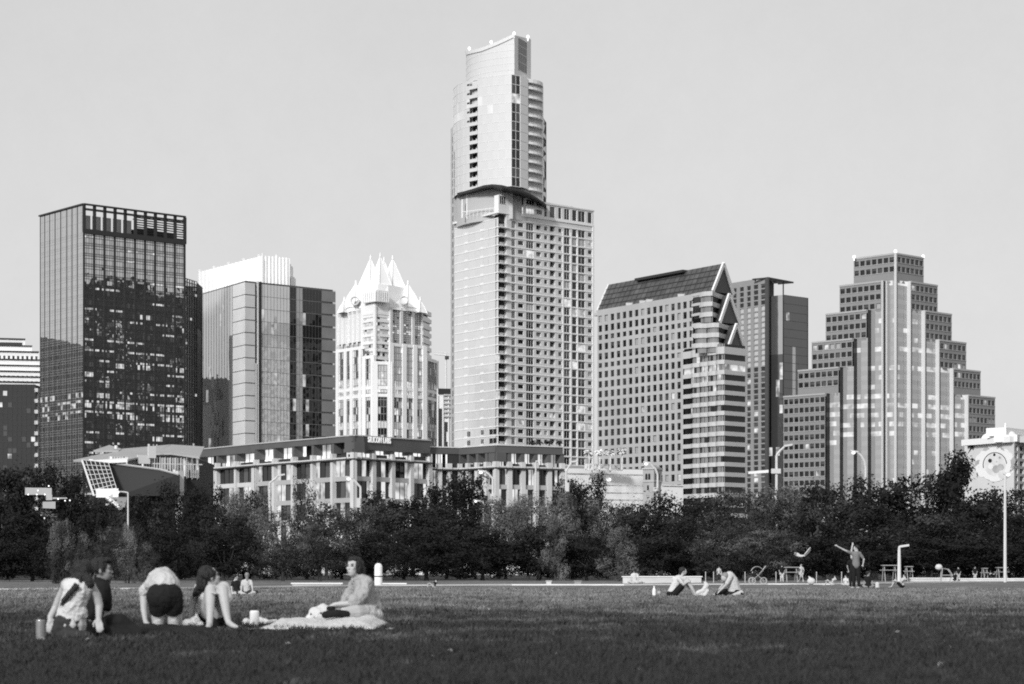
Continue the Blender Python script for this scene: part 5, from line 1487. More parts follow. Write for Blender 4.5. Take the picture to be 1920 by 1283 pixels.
# ---- trees
def foliage(name, g, tr=.25, var=.35):
    return mat(name, g, .65, .2, var=var, scale=.9, objvar=.12, trans=tr)
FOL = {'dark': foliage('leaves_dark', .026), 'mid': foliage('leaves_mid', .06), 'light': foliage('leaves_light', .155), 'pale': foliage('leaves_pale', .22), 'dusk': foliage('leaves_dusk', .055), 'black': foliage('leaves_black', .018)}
BARK = mat('bark', .06, .9, .1, var=.3, scale=3)
def crown_mesh(seed, shape, n_lobes, n_leaf, leaf, tone):
    """unit tree 1 m tall and 1 m wide: leaves in clumps on lobes spread through the crown"""
    r = np.random.default_rng(seed)
    lobes = []
    z_lo, z_hi = shape['z']
    for i in range(n_lobes):
        q = (i + .5) / n_lobes
        z = z_lo + (z_hi - z_lo) * q
        rad = shape['prof'](q) * .5
        a = r.random() * 6.283; d = rad * r.uniform(.25, .80)
        s = shape['lobe'] * r.uniform(.45, 1.25) * (.6 + .4 * rad / .5)
        lobes.append((d * math.cos(a), d * math.sin(a), z, s))
    P_, N_, K_ = [], [], []
    wts = np.array([l[3] ** 2 for l in lobes]); wts /= wts.sum()
    for l, wt in zip(lobes, wts):
        lk = 1 if r.random() < .30 else 0
        nc = max(4, int(n_leaf * wt / 9))
        dirs = r.normal(size=(nc, 3)); dirs /= np.linalg.norm(dirs, axis=1)[:, None]
        rr = l[3] * (r.random(nc) ** .30)[:, None] * (1 + .35 * r.normal(size=(nc, 1)) * (r.random((nc, 1)) < .25))
        cen = np.array(l[:3]) + dirs * rr * np.array([1, 1, shape.get('flat', .8)])
        for c, dd in zip(cen, dirs):
            k = 9
            P_.append(c + r.normal(scale=leaf * 1.5, size=(k, 3))); N_.append(np.repeat(dd[None], k, 0)); K_.append(np.full(k, lk, np.int32))
    Pn = np.concatenate(P_); Nn = np.concatenate(N_)
    n = len(Pn)
    nn = Nn * .95 + r.normal(size=(n, 3)) * .36 + np.array([0, 0, .3]); nn /= np.linalg.norm(nn, axis=1)[:, None]
    t = np.cross(nn, r.normal(size=(n, 3))); t /= np.linalg.norm(t, axis=1)[:, None]; b = np.cross(nn, t)
    sz = leaf * r.uniform(.6, 1.35, (n, 1))
    v = np.stack([Pn - t * sz, Pn - b * sz * .55, Pn + t * sz, Pn + b * sz * .55], 1).astype(np.float32)
    me = bpy.data.meshes.new('crown')
    me.vertices.add(n * 4); me.vertices.foreach_set('co', v.reshape(-1)); me.loops.add(n * 4); me.loops.foreach_set('vertex_index', np.arange(n * 4, dtype=np.int32))
    me.polygons.add(n); me.polygons.foreach_set('loop_start', np.arange(0, n * 4, 4, dtype=np.int32)); me.polygons.foreach_set('loop_total', np.full(n, 4, np.int32))
    me.update(); me.validate(); me.materials.append(FOL[tone]); me.materials.append(FOL[{'black': 'dark', 'dark': 'dusk', 'mid': 'light', 'light': 'pale'}[tone]]); me.polygons.foreach_set('material_index', np.concatenate(K_))
    return me, lobes
def trunk_mesh(seed, lobes, fork):
    r = random.Random(seed); mb = MB()
    mb.tube([(0, 0, -.02), (.006, .0, fork * .5), (-.004, .006, fork), (0, 0, fork + .25)], [.030, .022, .018, .010], 0, 7)
    for l in sorted(lobes, key=lambda l: r.random())[:7]:
        z0 = fork * r.uniform(.6, 1.1)
        p0 = Vector((0, 0, z0)); p2 = Vector(l[:3]); p1 = (p0 + p2) / 2 + Vector((p2.x * .15, p2.y * .15, -.02))
        mb.tube([p0, p1, p2], [.012, .008, .003], 0, 5)
    me = bpy.data.meshes.new('trunk'); me.from_pydata(mb.v, [], mb.f); me.materials.append(BARK); return me
SH = {
 'round': dict(z=(.18, .90), prof=lambda q: math.sin(math.pi * min(1, max(0, .12 + q * .80))) ** .6, lobe=.16),
 'broad': dict(z=(.22, .88), prof=lambda q: (1 - abs(q - .35) * .9), lobe=.17, flat=.65),
 'peak': dict(z=(.10, .92), prof=lambda q: 1.0 - .85 * q, lobe=.15),
 'shrub': dict(z=(.08, .90), prof=lambda q: math.sin(math.pi * (.2 + q * .72)) ** .8, lobe=.15, flat=1.0),
 'upright': dict(z=(.06, .93), prof=lambda q: .85 - .45 * q, lobe=.13, flat=1.3),
}
VAR = {}
def tree_mesh(shape, tone, k, dens):
    key = (shape, tone, k, dens)
    if key not in VAR:
        sd = hash((shape, k)) % 9973 if False else sum(map(ord, shape)) * 13 + k * 101
        leaf = {'lo': .017, 'hi': .012, 'sparse': .013}[dens]; n = {'lo': 7500, 'hi': 13500, 'sparse': 4300}[dens]
        cm, lb = crown_mesh(sd, SH[shape], {'round': 36, 'broad': 40, 'peak': 34, 'shrub': 28, 'upright': 26}[shape], n, leaf, tone)
        VAR[key] = (cm, trunk_mesh(sd, lb, .30 if shape in ('round', 'broad') else .2))
    return VAR[key]
NT = [0]
def tree(u, vtop, wpx, D, shape, tone, label, dens='lo', name='tree', cat='tree', k=None, group='trees and bushes along the shore'):
    NT[0] += 1
    cm, tm = tree_mesh(shape, tone, (NT[0] if k is None else k) % 3, dens)
    x = (u - CX) / F * D; H = (HY - vtop) / F * D + CH
    t = thing(name, label, cat, (x, D, 0), group)
    sx = wpx * 1.5 / F * D; rz = random.random() * 6.28
    for nm, m in (('trunk', tm), ('crown', cm)):
        o = bpy.data.objects.new(nm, m); COL.objects.link(o); o.parent = t
        o.scale = (sx, sx, H); o.rotation_euler.z = rz
    return t
T = [
 # far row
 (1800, 846, 150, 330, 'peak', 'black', 'tall black peaked tree in front of the mural hotel'),
 (1722, 884, 150, 300, 'round', 'black', 'dark round tree left of the peaked tree'),
 (1630, 893, 140, 300, 'round', 'black', 'dark round tree below the ziggurat tower'),
 (1880, 905, 130, 290, 'round', 'black', 'dark tree behind the tall white pole'),
 (1535, 893, 130, 270, 'broad', 'dark', 'broad dark tree under the left foot of the ziggurat'),
 (1262, 924, 120, 290, 'round', 'black', 'smooth dark tree below the bell tower'),
 (1200, 935, 100, 300, 'round', 'black', 'dark low tree left of the bell tower'),
 (1335, 925, 110, 300, 'round', 'black', 'dark tree at the right foot of the gabled office'),
 (1110, 887, 75, 380, 'round', 'black', 'dark ragged tree before the white podium'),
 (1062, 885, 60, 390, 'round', 'dark', 'dark tree at the end of the unlettered office'),
 (886, 879, 90, 410, 'round', 'black', 'dark dense tree covering the unlettered office'),
 (838, 890, 80, 400, 'round', 'black', 'dark tree at the gap between the two low offices'),
 (700, 908, 60, 370, 'round', 'black', 'small dark tree at the corner of the lettered office'),
 (760, 924, 140, 330, 'broad', 'black', 'dark wide tree under the lettered fascia'),
 (570, 890, 70, 360, 'upright', 'mid', 'upright loose tree before the stone columns', 'sparse'),
 (480, 908, 60, 350, 'round', 'dark', 'dark tree at the left corner of the lettered office'),
 (390, 905, 80, 360, 'round', 'black', 'dark tree by the civic hall pier'),
 (330, 903, 90, 370, 'round', 'black', 'dark tree below the civic hall wedge roof'),
 (270, 918, 90, 340, 'round', 'dark', 'dark tree right of the stair canopy'),
 (175, 930, 90, 330, 'round', 'black', 'round black tree below the leaning glass wall'),
 (110, 868, 90, 600, 'round', 'black', 'distant black tree left of the leaning glass wall'),
 (50, 862, 110, 600, 'round', 'black', 'distant black tree under the dark office'),
 (-6, 872, 110, 600, 'round', 'black', 'distant black tree at the left edge under the dark office'),
 (60, 950, 110, 300, 'broad', 'black', 'low black tree under the pavilion'),
 (-5, 958, 130, 300, 'broad', 'black', 'low black tree cut by the left edge'),
 # middle row
 (468, 913, 90, 245, 'round', 'light', 'light leafed tree with bright rounded top', 'hi'),
 (410, 950, 110, 230, 'round', 'dark', 'dark tree left of the bright rounded one'),
 (535, 945, 90, 225, 'round', 'mid', 'loose tree with bright gaps in the crown', 'sparse'),
 (612, 940, 100, 225, 'round', 'mid', 'mid grey tree right of the gapped one'),
 (690, 935, 120, 240, 'broad', 'mid', 'mid grey broad tree above the woman facing left', 'hi'),
 (775, 945, 130, 230, 'broad', 'dark', 'dark grey broad tree above the white pillar'),
 (860, 940, 120, 240, 'round', 'dark', 'dark tree under the two street lamps'),
 (935, 930, 100, 240, 'round', 'light', 'soft light tree at the middle of the row', 'hi'),
 (990, 916, 90, 255, 'round', 'light', 'light fluffy tree below the glowing offices', 'hi'),
 (1062, 914, 90, 250, 'peak', 'light', 'light tree with pointed top by the podium', 'hi'),
 (1135, 930, 110, 245, 'round', 'mid', 'grey tree below the white podium', 'hi'),
 (1220, 955, 130, 215, 'broad', 'black', 'black broad tree behind the low white wall'),
 (1310, 960, 110, 210, 'round', 'dark', 'dark tree above the seated couple'),
 (1385, 905, 130, 235, 'broad', 'mid', 'leafy grey tree with bright sprays below the gabled office', 'hi'),
 (1462, 898, 120, 240, 'round', 'mid', 'grey tree around the lamp beside the ziggurat', 'hi'),
 (1545, 925, 120, 225, 'round', 'dark', 'dark tree above the flying white cloth'),
 (1640, 935, 150, 220, 'broad', 'dark', 'dark broad tree above the pointing man'),
 (1745, 955, 140, 210, 'broad', 'dark', 'dark broad tree right of the short lamp post'),
 (1840, 930, 140, 220, 'broad', 'dark', 'dark broad tree left of the tall white pole'),
 (1925, 950, 110, 210, 'round', 'black', 'dark tree cut by the right edge'),
 # near bushes and small trees
 (118, 972, 60, 128, 'upright', 'mid', 'grey tall upright bush behind the braided woman', 'hi'),
 (160, 1000, 50, 126, 'upright', 'mid', 'grey upright bush behind the braided woman, lower than its neighbours', 'hi'),
 (205, 982, 70, 130, 'shrub', 'mid', 'grey bush with spiky top right of the upright one', 'hi'),
 (242, 980, 40, 134, 'upright', 'light', 'slim light bush beside the spiky topped one', 'hi'),
 (272, 1016, 44, 124, 'shrub', 'mid', 'grey low bush above the bending person', 'hi'),
 (330, 985, 90, 150, 'round', 'black', 'black tree above the woman with raised knees'),
 (420, 985, 100, 165, 'round', 'black', 'black tree right of the woman with raised knees'),
 (60, 1000, 110, 160, 'shrub', 'black', 'black bush low at the left'),
 (-20, 1005, 100, 160, 'shrub', 'black', 'black bush cut by the left edge'),
 (530, 1000, 90, 165, 'round', 'mid', 'thin leafed tree with visible stem left of the woman facing left', 'sparse'),
 (600, 975, 110, 165, 'broad', 'mid', 'grey leafy tree just left of the woman facing left', 'hi'),
 (700, 990, 110, 170, 'broad', 'black', 'black tree behind the white pillar'),
 (800, 985, 130, 175, 'broad', 'black', 'black tree right of the white pillar'),
 (905, 990, 120, 180, 'broad', 'black', 'black tree at the centre of the shore path'),
 (1010, 975, 130, 180, 'broad', 'dark', 'dark tree behind the small white box'),
 (1040, 962, 50, 178, 'peak', 'light', 'small light cone shaped tree in the middle of the row', 'hi'),
 (1160, 985, 80, 165, 'upright', 'light', 'bright leaning small tree by the low white wall', 'sparse'),
 (1100, 1000, 100, 180, 'broad', 'black', 'black tree left of the low white wall'),
 (1240, 1000, 130, 180, 'broad', 'black', 'black tree over the right part of the low white wall'),
 (1350, 985, 110, 178, 'broad', 'mid', 'hanging leafed tree above the man with raised knees', 'hi'),
 (1440, 985, 120, 180, 'broad', 'mid', 'leafy tree above the bicycles', 'hi'),
 (1530, 1000, 120, 185, 'broad', 'black', 'black tree behind the walking person'),
 (1630, 1000, 130, 190, 'broad', 'black', 'black tree behind the pointing man'),
 (1740, 1000, 140, 190, 'broad', 'black', 'black tree behind the short lamp post'),
 (1850, 1000, 140, 190, 'broad', 'black', 'black tree behind the tall white pole'),
 (1945, 1005, 110, 190, 'broad', 'black', 'black tree low at the right edge'),
]
for a in T: tree(*a[:7], **({'dens': a[7]} if len(a) > 7 else {}))
# low black shrubs added to stand for the darkness under the crowns
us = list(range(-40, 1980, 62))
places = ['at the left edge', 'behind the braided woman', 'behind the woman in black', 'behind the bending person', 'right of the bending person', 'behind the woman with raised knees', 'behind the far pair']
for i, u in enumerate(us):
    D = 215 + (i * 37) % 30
    tree(u + random.uniform(-12, 12), 1028 + random.uniform(-10, 10), 92, D, 'shrub', 'black', 'black shrub added for the darkness under the shore trees', name='shrub', cat='shrub', dens='lo', group='shadowed shrubs under the trees')
# ---------------------------------------------------------------- people: one continuous skin per body, clothes as children
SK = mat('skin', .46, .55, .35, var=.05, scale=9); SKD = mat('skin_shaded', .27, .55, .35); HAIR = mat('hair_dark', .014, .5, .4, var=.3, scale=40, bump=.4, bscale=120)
HAIRF = mat('hair_fair', .22, .5, .4)
CW = mat('cloth_white', .62, .85, .1, var=.05, scale=6, bump=.6, bscale=22); CK = mat('cloth_black', .016, .85, .15, bump=.4, bscale=20); CJ = mat('cloth_denim', .04, .85, .15, var=.2, scale=30, bump=.4, bscale=20)
CG = mat('cloth_grey', .20, .85, .1, bump=.5, bscale=18); CP = mat('cloth_pale', .52, .85, .1, var=.06, scale=6, bump=.6, bscale=20)
def caps(vs, fs, p0, r0, p1, r1, seg=10):
    p0, p1 = Vector(p0), Vector(p1); d = p1 - p0
    if d.length < 1e-5: d = Vector((0, 0, 1e-4))
    q = d.to_track_quat('Z', 'Y'); L = d.length; rings = []
    prof = [(r0 * math.cos(a), -r0 * math.sin(a)) for a in (1.35, .9, .45, 0)] + [(r1 * math.cos(a), L + r1 * math.sin(a)) for a in (0, .45, .9, 1.35)]
    for r, z in prof:
        i = len(vs); rings.append(i)
        for k in range(seg):
            t = 6.28318 * k / seg; vs.append(tuple(p0 + q @ Vector((r * math.cos(t), r * math.sin(t), z))))
    for a, b in zip(rings, rings[1:]):
        for k in range(seg):
            w = (k + 1) % seg; fs.append((a + k, a + w, b + w, b + k))
    fs.append(tuple(rings[0] + k for k in reversed(range(seg)))); fs.append(tuple(rings[-1] + k for k in range(seg)))
def ell(vs, fs, c, r, rot=(0, 0, 0), seg=16, rings=10):
    c = Vector(c); M = Matrix.Rotation(rot[2], 3, 'Z') @ Matrix.Rotation(rot[1], 3, 'Y') @ Matrix.Rotation(rot[0], 3, 'X'); ids = []
    for j in range(rings + 1):
        a = -math.pi / 2 * .98 + math.pi * .98 * j / rings; i = len(vs); ids.append(i)
        for k in range(seg):
            t = 6.28318 * k / seg; vs.append(tuple(c + M @ Vector((r[0] * math.cos(a) * math.cos(t), r[1] * math.cos(a) * math.sin(t), r[2] * math.sin(a)))))
    for a, b in zip(ids, ids[1:]):
        for k in range(seg):
            w = (k + 1) % seg; fs.append((a + k, a + w, b + w, b + k))
    fs.append(tuple(ids[0] + k for k in reversed(range(seg)))); fs.append(tuple(ids[-1] + k for k in range(seg)))
def blob(name, prims, m, parent=None, voxel=.012, smooth=4, origin=None, fold=0.0, ff=(9, 9, 5)):
    """prims: ('c', p0, r0, p1, r1) tapered limbs or ('e', centre, radii, rotation); fused into one smooth skin"""
    vs, fs = [], []
    for p in prims:
        if p[0] == 'c': caps(vs, fs, *p[1:])
        elif p[0] == 'l':
            for (a, ra), (b, rb) in zip(p[1], p[1][1:]): caps(vs, fs, a, ra, b, rb)
        else: ell(vs, fs, *p[1:])
    o = ORG[parent] if parent is not None else Vector(origin if origin is not None else (0, 0, 0))
    me = bpy.data.meshes.new(name); me.from_pydata([(v[0] - o.x, v[1] - o.y, v[2] - o.z) for v in vs], [], fs)
    ob = bpy.data.objects.new(name, me); COL.objects.link(ob)
    md = ob.modifiers.new('r', 'REMESH'); md.mode = 'VOXEL'; md.voxel_size = voxel; md.use_smooth_shade = True
    sm = ob.modifiers.new('s', 'SMOOTH'); sm.factor = .5; sm.iterations = smooth
    d = bpy.context.evaluated_depsgraph_get(); d.update()
    m2 = bpy.data.meshes.new_from_object(ob.evaluated_get(d)); m2.name = name
    ob.modifiers.clear(); ob.data = m2; bpy.data.meshes.remove(me)
    m2.materials.clear(); m2.materials.append(m)
    if fold:                                  # creases in cloth, strands in hair
        nv = len(m2.vertices); co = np.empty(nv * 3, np.float32); no = np.empty(nv * 3, np.float32)
        m2.vertices.foreach_get('co', co); m2.vertices.foreach_get('normal', no); co = co.reshape(-1, 3); no = no.reshape(-1, 3)
        sd = len(ORG) * 1.7
        am = np.array([noise.noise(Vector((c[0] * ff[0], c[1] * ff[1], c[2] * ff[2] + sd))) * .7 + (.5 - abs(noise.noise(Vector((c[0] * ff[0] * 1.9 + c[2] * 6, c[1] * ff[1] * 1.9, c[2] * ff[2] * 2.2 + sd + 9))))) * .6 for c in co])
        co = co + no * (am * fold)[:, None]; m2.vertices.foreach_set('co', co.reshape(-1)); m2.update()
    if parent is not None: ob.parent = parent
    else: ob.location = o
    ORG[ob] = o
    return ob
class Pose:
    """turns photo pixels plus a depth offset into joints for a figure at distance D"""
    def __init__(s, D): s.D = D
    def __call__(s, u, v, dy=0.0): return P(u, v, s.D + dy)
def head(c, yaw, pitch=0.0, r=.098):
    """skull, jaw, nose, lips, brow, ears; yaw 0 looks away from the camera, 90 deg looks left"""
    M = Matrix.Rotation(yaw, 3, 'Z') @ Matrix.Rotation(pitch, 3, 'X'); k = r / .098
    g = lambda x, y, z: Vector(c) + M @ Vector((x, y, z)) * k
    e = lambda p, rr: ('e', g(*p), tuple(q * k for q in rr), (pitch, 0, yaw))
    pr = [e((0, -.012, .02), (.076, .096, .098)), e((0, .035, -.035), (.052, .060, .072)), e((0, .060, -.082), (.024, .025, .022)),
          ('c', g(0, .084, .014), .009 * k, g(0, .102, -.022), .013 * k), e((0, .076, .034), (.048, .014, .012)),
          e((0, .086, -.052), (.022, .012, .007)), e((0, .085, -.063), (.019, .012, .007)), e((.035, .070, -.012), (.022, .018, .018)), e((-.035, .070, -.012), (.022, .018, .018)),
          e((.078, -.01, -.005), (.010, .018, .030)), e((-.078, -.01, -.005), (.010, .018, .030)), ('c', g(0, -.02, -.06), .050 * k, g(0, -.045, -.15), .052 * k)]
    return pr, g
def face_bits(body, g, k=1.0):
    m = mat('eye_dark', .02, .3, .5)
    for sx in (-1, 1):
        vs, fs = [], []
        ell(vs, fs, g(.032 * sx, .083, .012), (.015 * k, .012 * k, .008 * k), seg=10, rings=6); ell(vs, fs, g(.033 * sx, .088, .034), (.018 * k, .008 * k, .004 * k), seg=8, rings=4)
        mb = MB(); mb.v = vs; mb.f = fs; mb.m = [0] * len(fs); mb.build('eye', m, body, smooth=True)
    vs, fs = [], []
    ell(vs, fs, g(0, .094, -.058), (.021 * k, .006 * k, .006 * k), seg=10, rings=6)
    mb = MB(); mb.v = vs; mb.f = fs; mb.m = [0] * len(fs); mb.build('mouth', mat('lip', .22, .4, .4), body, smooth=True)
def hand(wrist, tip, up, side=1, r=.0088, curl=.5):
    """palm and five bent fingers from the wrist towards tip; up is the back of the hand"""
    w, t = Vector(wrist), Vector(tip); f = (t - w).normalized(); up = Vector(up); up = (up - f * up.dot(f)).normalized(); s = f.cross(up) * side
    pr = [('c', w, .024, w + f * .045, .026)]
    pc = w + f * .075
    for q in (-.026, -.009, .009, .026): pr.append(('c', w + f * .03 + s * q * .6, .014, pc + s * q, .0125))
    for q, L in zip((-.030, -.010, .010, .030), (.066, .078, .082, .070)):
        a = pc + s * q; b = a + f * L * .45 - up * L * .12 * curl; c = b + f * L * .30 - up * L * .28 * curl; d = c + f * L * .22 - up * L * .35 * curl
        pr.append(('l', [(a, r * 1.15), (b, r), (c, r * .95), (d, r * .8)]))
    a = w + f * .03 + s * .030; b = a + s * .026 + f * .022 - up * .012; c = b + f * .030 - up * .014; pr.append(('l', [(a, .013), (b, .0105), (c, .009)]))
    return pr
def person(label, body_prims, D, voxel, base, m=SK, group=None, smooth=4):
    b = blob('person', body_prims, m, None, voxel, smooth, origin=base)
    tag(b, label, 'person', group)
    return b

# --- woman in a white sleeveless top, seen from behind, long braid, leaning on her right arm
p = Pose(22.6)
hp, g = head(p(160, 1075, .05), R(-40), R(4))
base = Gp(140, 1200)
wr = p(184, 1158, .05)
b1 = person('woman in white sleeveless top with long dark braid, sitting with her back turned', hp + [
    ('l', [(p(158, 1090, .02), .052), (p(152, 1100), .062)]), ('l', [(p(128, 1098, .02), .075), (p(146, 1104), .10), (p(166, 1101, .02), .075)]),
    ('l', [(p(146, 1106), .115), (p(138, 1130), .112), (p(134, 1152), .12), (p(134, 1172), .15)]),
    ('l', [(p(170, 1101, .02), .052), (p(180, 1116, .06), .048), (p(186, 1134, .08), .040), (p(185, 1158, .05), .030)]),
    ('l', [(p(124, 1100, .04), .050), (p(112, 1122, .12), .042), (p(104, 1140, .15), .036), (p(94, 1158, .05), .030)]),
    ('l', [(p(128, 1178), .125), (p(150, 1182, .15), .10), (p(172, 1186, .42), .075), (p(150, 1190, .6), .05)]),
    ('l', [(p(122, 1180), .12), (p(112, 1188, .2), .09), (p(128, 1192, -.12), .06)])]
    + hand(wr, p(187, 1180, -.02), (0, -1, .3)) + hand(p(95, 1158, .05), p(93, 1182, .0), (0, -1, .3), -1), 22.6, .0075, base)
blob('top', [('l', [(p(130, 1097, .01), .070), (p(147, 1103, -.005), .112), (p(162, 1101, .01), .074)]), ('l', [(p(146, 1106), .130), (p(138, 1130), .127), (p(134, 1150), .134), (p(132, 1160), .142)]),
    ('c', p(136, 1140, -.02), .13, p(146, 1148, -.02), .09), ('l', [(p(118, 1155, -.02), .05), (p(136, 1158, -.05), .09), (p(154, 1154, -.02), .05)])], CW, b1, .0085, 3, fold=.012, ff=(7, 7, 12))
blob('trousers', [('l', [(p(130, 1172), .155), (p(128, 1180), .15)]), ('l', [(p(130, 1178), .14), (p(152, 1183, .12), .115), (p(174, 1187, .40), .09), (p(152, 1190, .58), .065)]), ('l', [(p(122, 1182), .135), (p(110, 1189, .15), .10), (p(130, 1193, -.14), .07), (p(158, 1194, -.18), .06)])], CJ, b1, .010, 4, fold=.02)
blob('hair', [('e', g(0, -.022, .034), (.100, .114, .098), (0, 0, R(-40))), ('e', g(0, -.075, -.04), (.095, .070, .10), (0, 0, R(-40))), ('c', g(.05, -.05, -.03), .06, p(168, 1094, -.04), .045), ('c', g(-.05, -.05, -.03), .06, p(150, 1095, -.05), .05), ('c', g(0, -.07, -.05), .066, p(146, 1097, -.04), .040),
    ('l', [(p(146, 1096, -.05), .034), (p(142, 1102, -.13), .027), (p(135, 1108, -.145), .024), (p(127, 1117, -.145), .022), (p(120, 1126, -.14), .020), (p(115, 1133, -.135), .015), (p(113, 1137, -.135), .009)])]
    + [('e', p(142 - 4.2 * k, 1101 + 4.9 * k, -.15), (.024, .022, .017)) for k in range(6)], HAIR, b1, .0085, 2, fold=.018, ff=(34, 34, 9))
# --- woman in black behind her, profile to the right
p = Pose(23.3)
hp, g = head(p(191, 1070), R(-84), R(2))
wr = p(200, 1148, -.12)
b2 = person('woman in black long sleeves, face in profile, behind the braided woman', hp + [
    ('l', [(p(186, 1090), .052), (p(184, 1098), .075)]), ('l', [(p(176, 1104, .05), .085), (p(190, 1102, -.05), .075)]),
    ('l', [(p(184, 1104), .11), (p(180, 1130), .115), (p(176, 1155), .13), (p(174, 1170), .14)]),
    ('l', [(p(194, 1102, -.10), .055), (p(199, 1124, -.14), .044), (p(200, 1148, -.12), .028)]),
    ('l', [(p(178, 1104, .12), .05), (p(182, 1128, .2), .042), (p(196, 1146, .12), .03)]),
    ('l', [(p(178, 1172, 0), .11), (p(204, 1166, .1), .085), (p(232, 1178, .1), .055)]), ('l', [(p(174, 1174, .2), .11), (p(198, 1170, .3), .085), (p(226, 1180, .25), .055)])]
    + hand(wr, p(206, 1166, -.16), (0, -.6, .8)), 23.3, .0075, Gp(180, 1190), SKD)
blob('top', [('l', [(p(176, 1104, .05), .092), (p(190, 1102, -.05), .086)]), ('l', [(p(184, 1104), .125), (p(180, 1130), .128), (p(176, 1158), .14)]),
    ('l', [(p(194, 1102, -.10), .066), (p(199, 1124, -.14), .055), (p(200, 1138, -.13), .044)]), ('l', [(p(178, 1104, .12), .06), (p(182, 1128, .2), .05), (p(194, 1142, .14), .04)])], CK, b2, .010, 4, fold=.018)
blob('trousers', [('l', [(p(176, 1168, 0), .14), (p(180, 1172), .125), (p(204, 1168, .1), .10), (p(232, 1180, .1), .07)]), ('l', [(p(174, 1174, .2), .12), (p(198, 1172, .3), .10), (p(226, 1182, .25), .07)])], CK, b2, .011, 4)
blob('hair', [('e', g(0, -.030, .034), (.090, .104, .090), (0, 0, R(-84))), ('l', [(g(0, -.08, 0), .06), (g(0, -.10, -.09), .055), (p(181, 1104, -.06), .03)]), ('e', g(0, .02, .098), (.072, .075, .03), (0, 0, R(-84)))], HAIR, b2, .0085, 2, fold=.018, ff=(34, 34, 9))
face_bits(b2, g)
# --- person bending forward on their knees, seen from behind
p = Pose(25.4)
b3 = person('person in pale top and black shorts bending over on hands and knees, seen from behind', [
    ('e', p(309, 1120), (.18, .16, .15)), ('l', [(p(309, 1108, .05), .16), (p(303, 1098, .30), .155), (p(298, 1104, .52), .14)]),
    ('e', p(300, 1124, .72), (.075, .095, .10)), ('c', p(298, 1108, .55), .06, p(299, 1118, .66), .055),
    ('l', [(p(297, 1124), .10), (p(297, 1150, .08), .085), (p(297, 1172, .12), .065), (p(298, 1178, -.15), .05), (p(300, 1182, -.36), .035)]),
    ('l', [(p(324, 1124), .10), (p(326, 1150, .08), .085), (p(326, 1172, .12), .065), (p(326, 1178, -.15), .05), (p(325, 1182, -.36), .035)]),
    ('c', p(300, 1181, -.34), .035, p(300, 1186, -.46), .026), ('c', p(325, 1181, -.34), .035, p(325, 1186, -.46), .026),
    ('l', [(p(276, 1104, .46), .058), (p(270, 1120, .44), .048), (p(270, 1142, .40), .040), (p(273, 1166, .34), .028)]),
    ('l', [(p(324, 1104, .46), .058), (p(334, 1124, .4), .047), (p(336, 1148, .3), .038), (p(338, 1168, .2), .028)])]
    + hand(p(273, 1164, .34), p(280, 1180, .3), (-.3, -1, .3)) + hand(p(338, 1168, .2), p(340, 1186, .12), (.3, -1, .3), -1), 25.4, .0085, Gp(309, 1186))
blob('top', [('l', [(p(309, 1100, .06), .165), (p(303, 1092, .28), .172), (p(298, 1100, .50), .155)]), ('l', [(p(280, 1100, .42), .07), (p(272, 1109, .44), .068)]), ('l', [(p(320, 1100, .42), .07), (p(330, 1108, .42), .066)]), ('e', p(304, 1095, .25), (.20, .2, .115))], CP, b3, .010, 4, fold=.02, ff=(6, 6, 8))
blob('shorts', [('e', p(309, 1119, -.01), (.195, .17, .165)), ('l', [(p(296, 1126, -.01), .112), (p(297, 1140, .03), .104)]), ('l', [(p(324, 1126, -.01), .112), (p(325, 1140, .03), .104)])], CK, b3, .010, 3, fold=.02)
# --- woman with raised knees
p = Pose(25.9)
hp, g = head(p(394, 1082, .02), R(-66), R(8))
b4 = person('woman with dark hair and raised bare knees, white top, head turned to the right', hp + [
    ('l', [(p(388, 1098, .06), .05), (p(390, 1104, .08), .06)]), ('l', [(p(374, 1102, .08), .062), (p(396, 1104, .10), .09), (p(420, 1100, .10), .062)]),
    ('l', [(p(394, 1108, .10), .115), (p(392, 1130, .14), .115), (p(392, 1158, .12), .13)]), ('e', p(394, 1166, .10), (.17, .15, .11)),
    ('l', [(p(388, 1164, .02), .10), (p(391, 1134, -.16), .080), (p(395, 1106, -.34), .064), (p(394, 1128, -.42), .054), (p(394, 1150, -.48), .044), (p(393, 1170, -.52), .036)]),
    ('l', [(p(406, 1164, .02), .10), (p(413, 1134, -.16), .080), (p(418, 1106, -.34), .064), (p(421, 1128, -.40), .054), (p(424, 1148, -.44), .044), (p(428, 1165, -.47), .035)]),
    ('l', [(p(393, 1171, -.52), .036), (p(390, 1177, -.62), .030), (p(386, 1180, -.68), .022)]), ('l', [(p(428, 1167, -.47), .034), (p(436, 1173, -.55), .030), (p(444, 1176, -.60), .022)]),
    ('l', [(p(372, 1103, .10), .050), (p(364, 1124, .16), .042), (p(360, 1142, .14), .036), (p(358, 1160, .08), .027)]),
    ('l', [(p(423, 1102, .08), .050), (p(430, 1122, .02), .042), (p(424, 1130, -.2), .034), (p(414, 1120, -.34), .027)])]
    + hand(p(358, 1160, .08), p(354, 1178, .0), (0, -1, .4)) + hand(p(416, 1120, -.33), p(406, 1112, -.40), (0, -.5, 1)), 25.9, .0080, Gp(393, 1184))
blob('top', [('l', [(p(376, 1103, .08), .060), (p(396, 1106, .10), .098), (p(418, 1101, .10), .060)]), ('l', [(p(394, 1108, .10), .128), (p(392, 1130, .14), .128), (p(391, 1158, .12), .142)])], CW, b4, .010, 3, fold=.02)
blob('shorts', [('e', p(396, 1166, .10), (.185, .165, .12)), ('l', [(p(388, 1164, .03), .112), (p(390, 1150, -.06), .096)]), ('l', [(p(406, 1164, .03), .112), (p(410, 1150, -.06), .096)]), ('c', p(398, 1150, .0), .07, p(400, 1176, -.1), .07)], CK, b4, .010, 4)
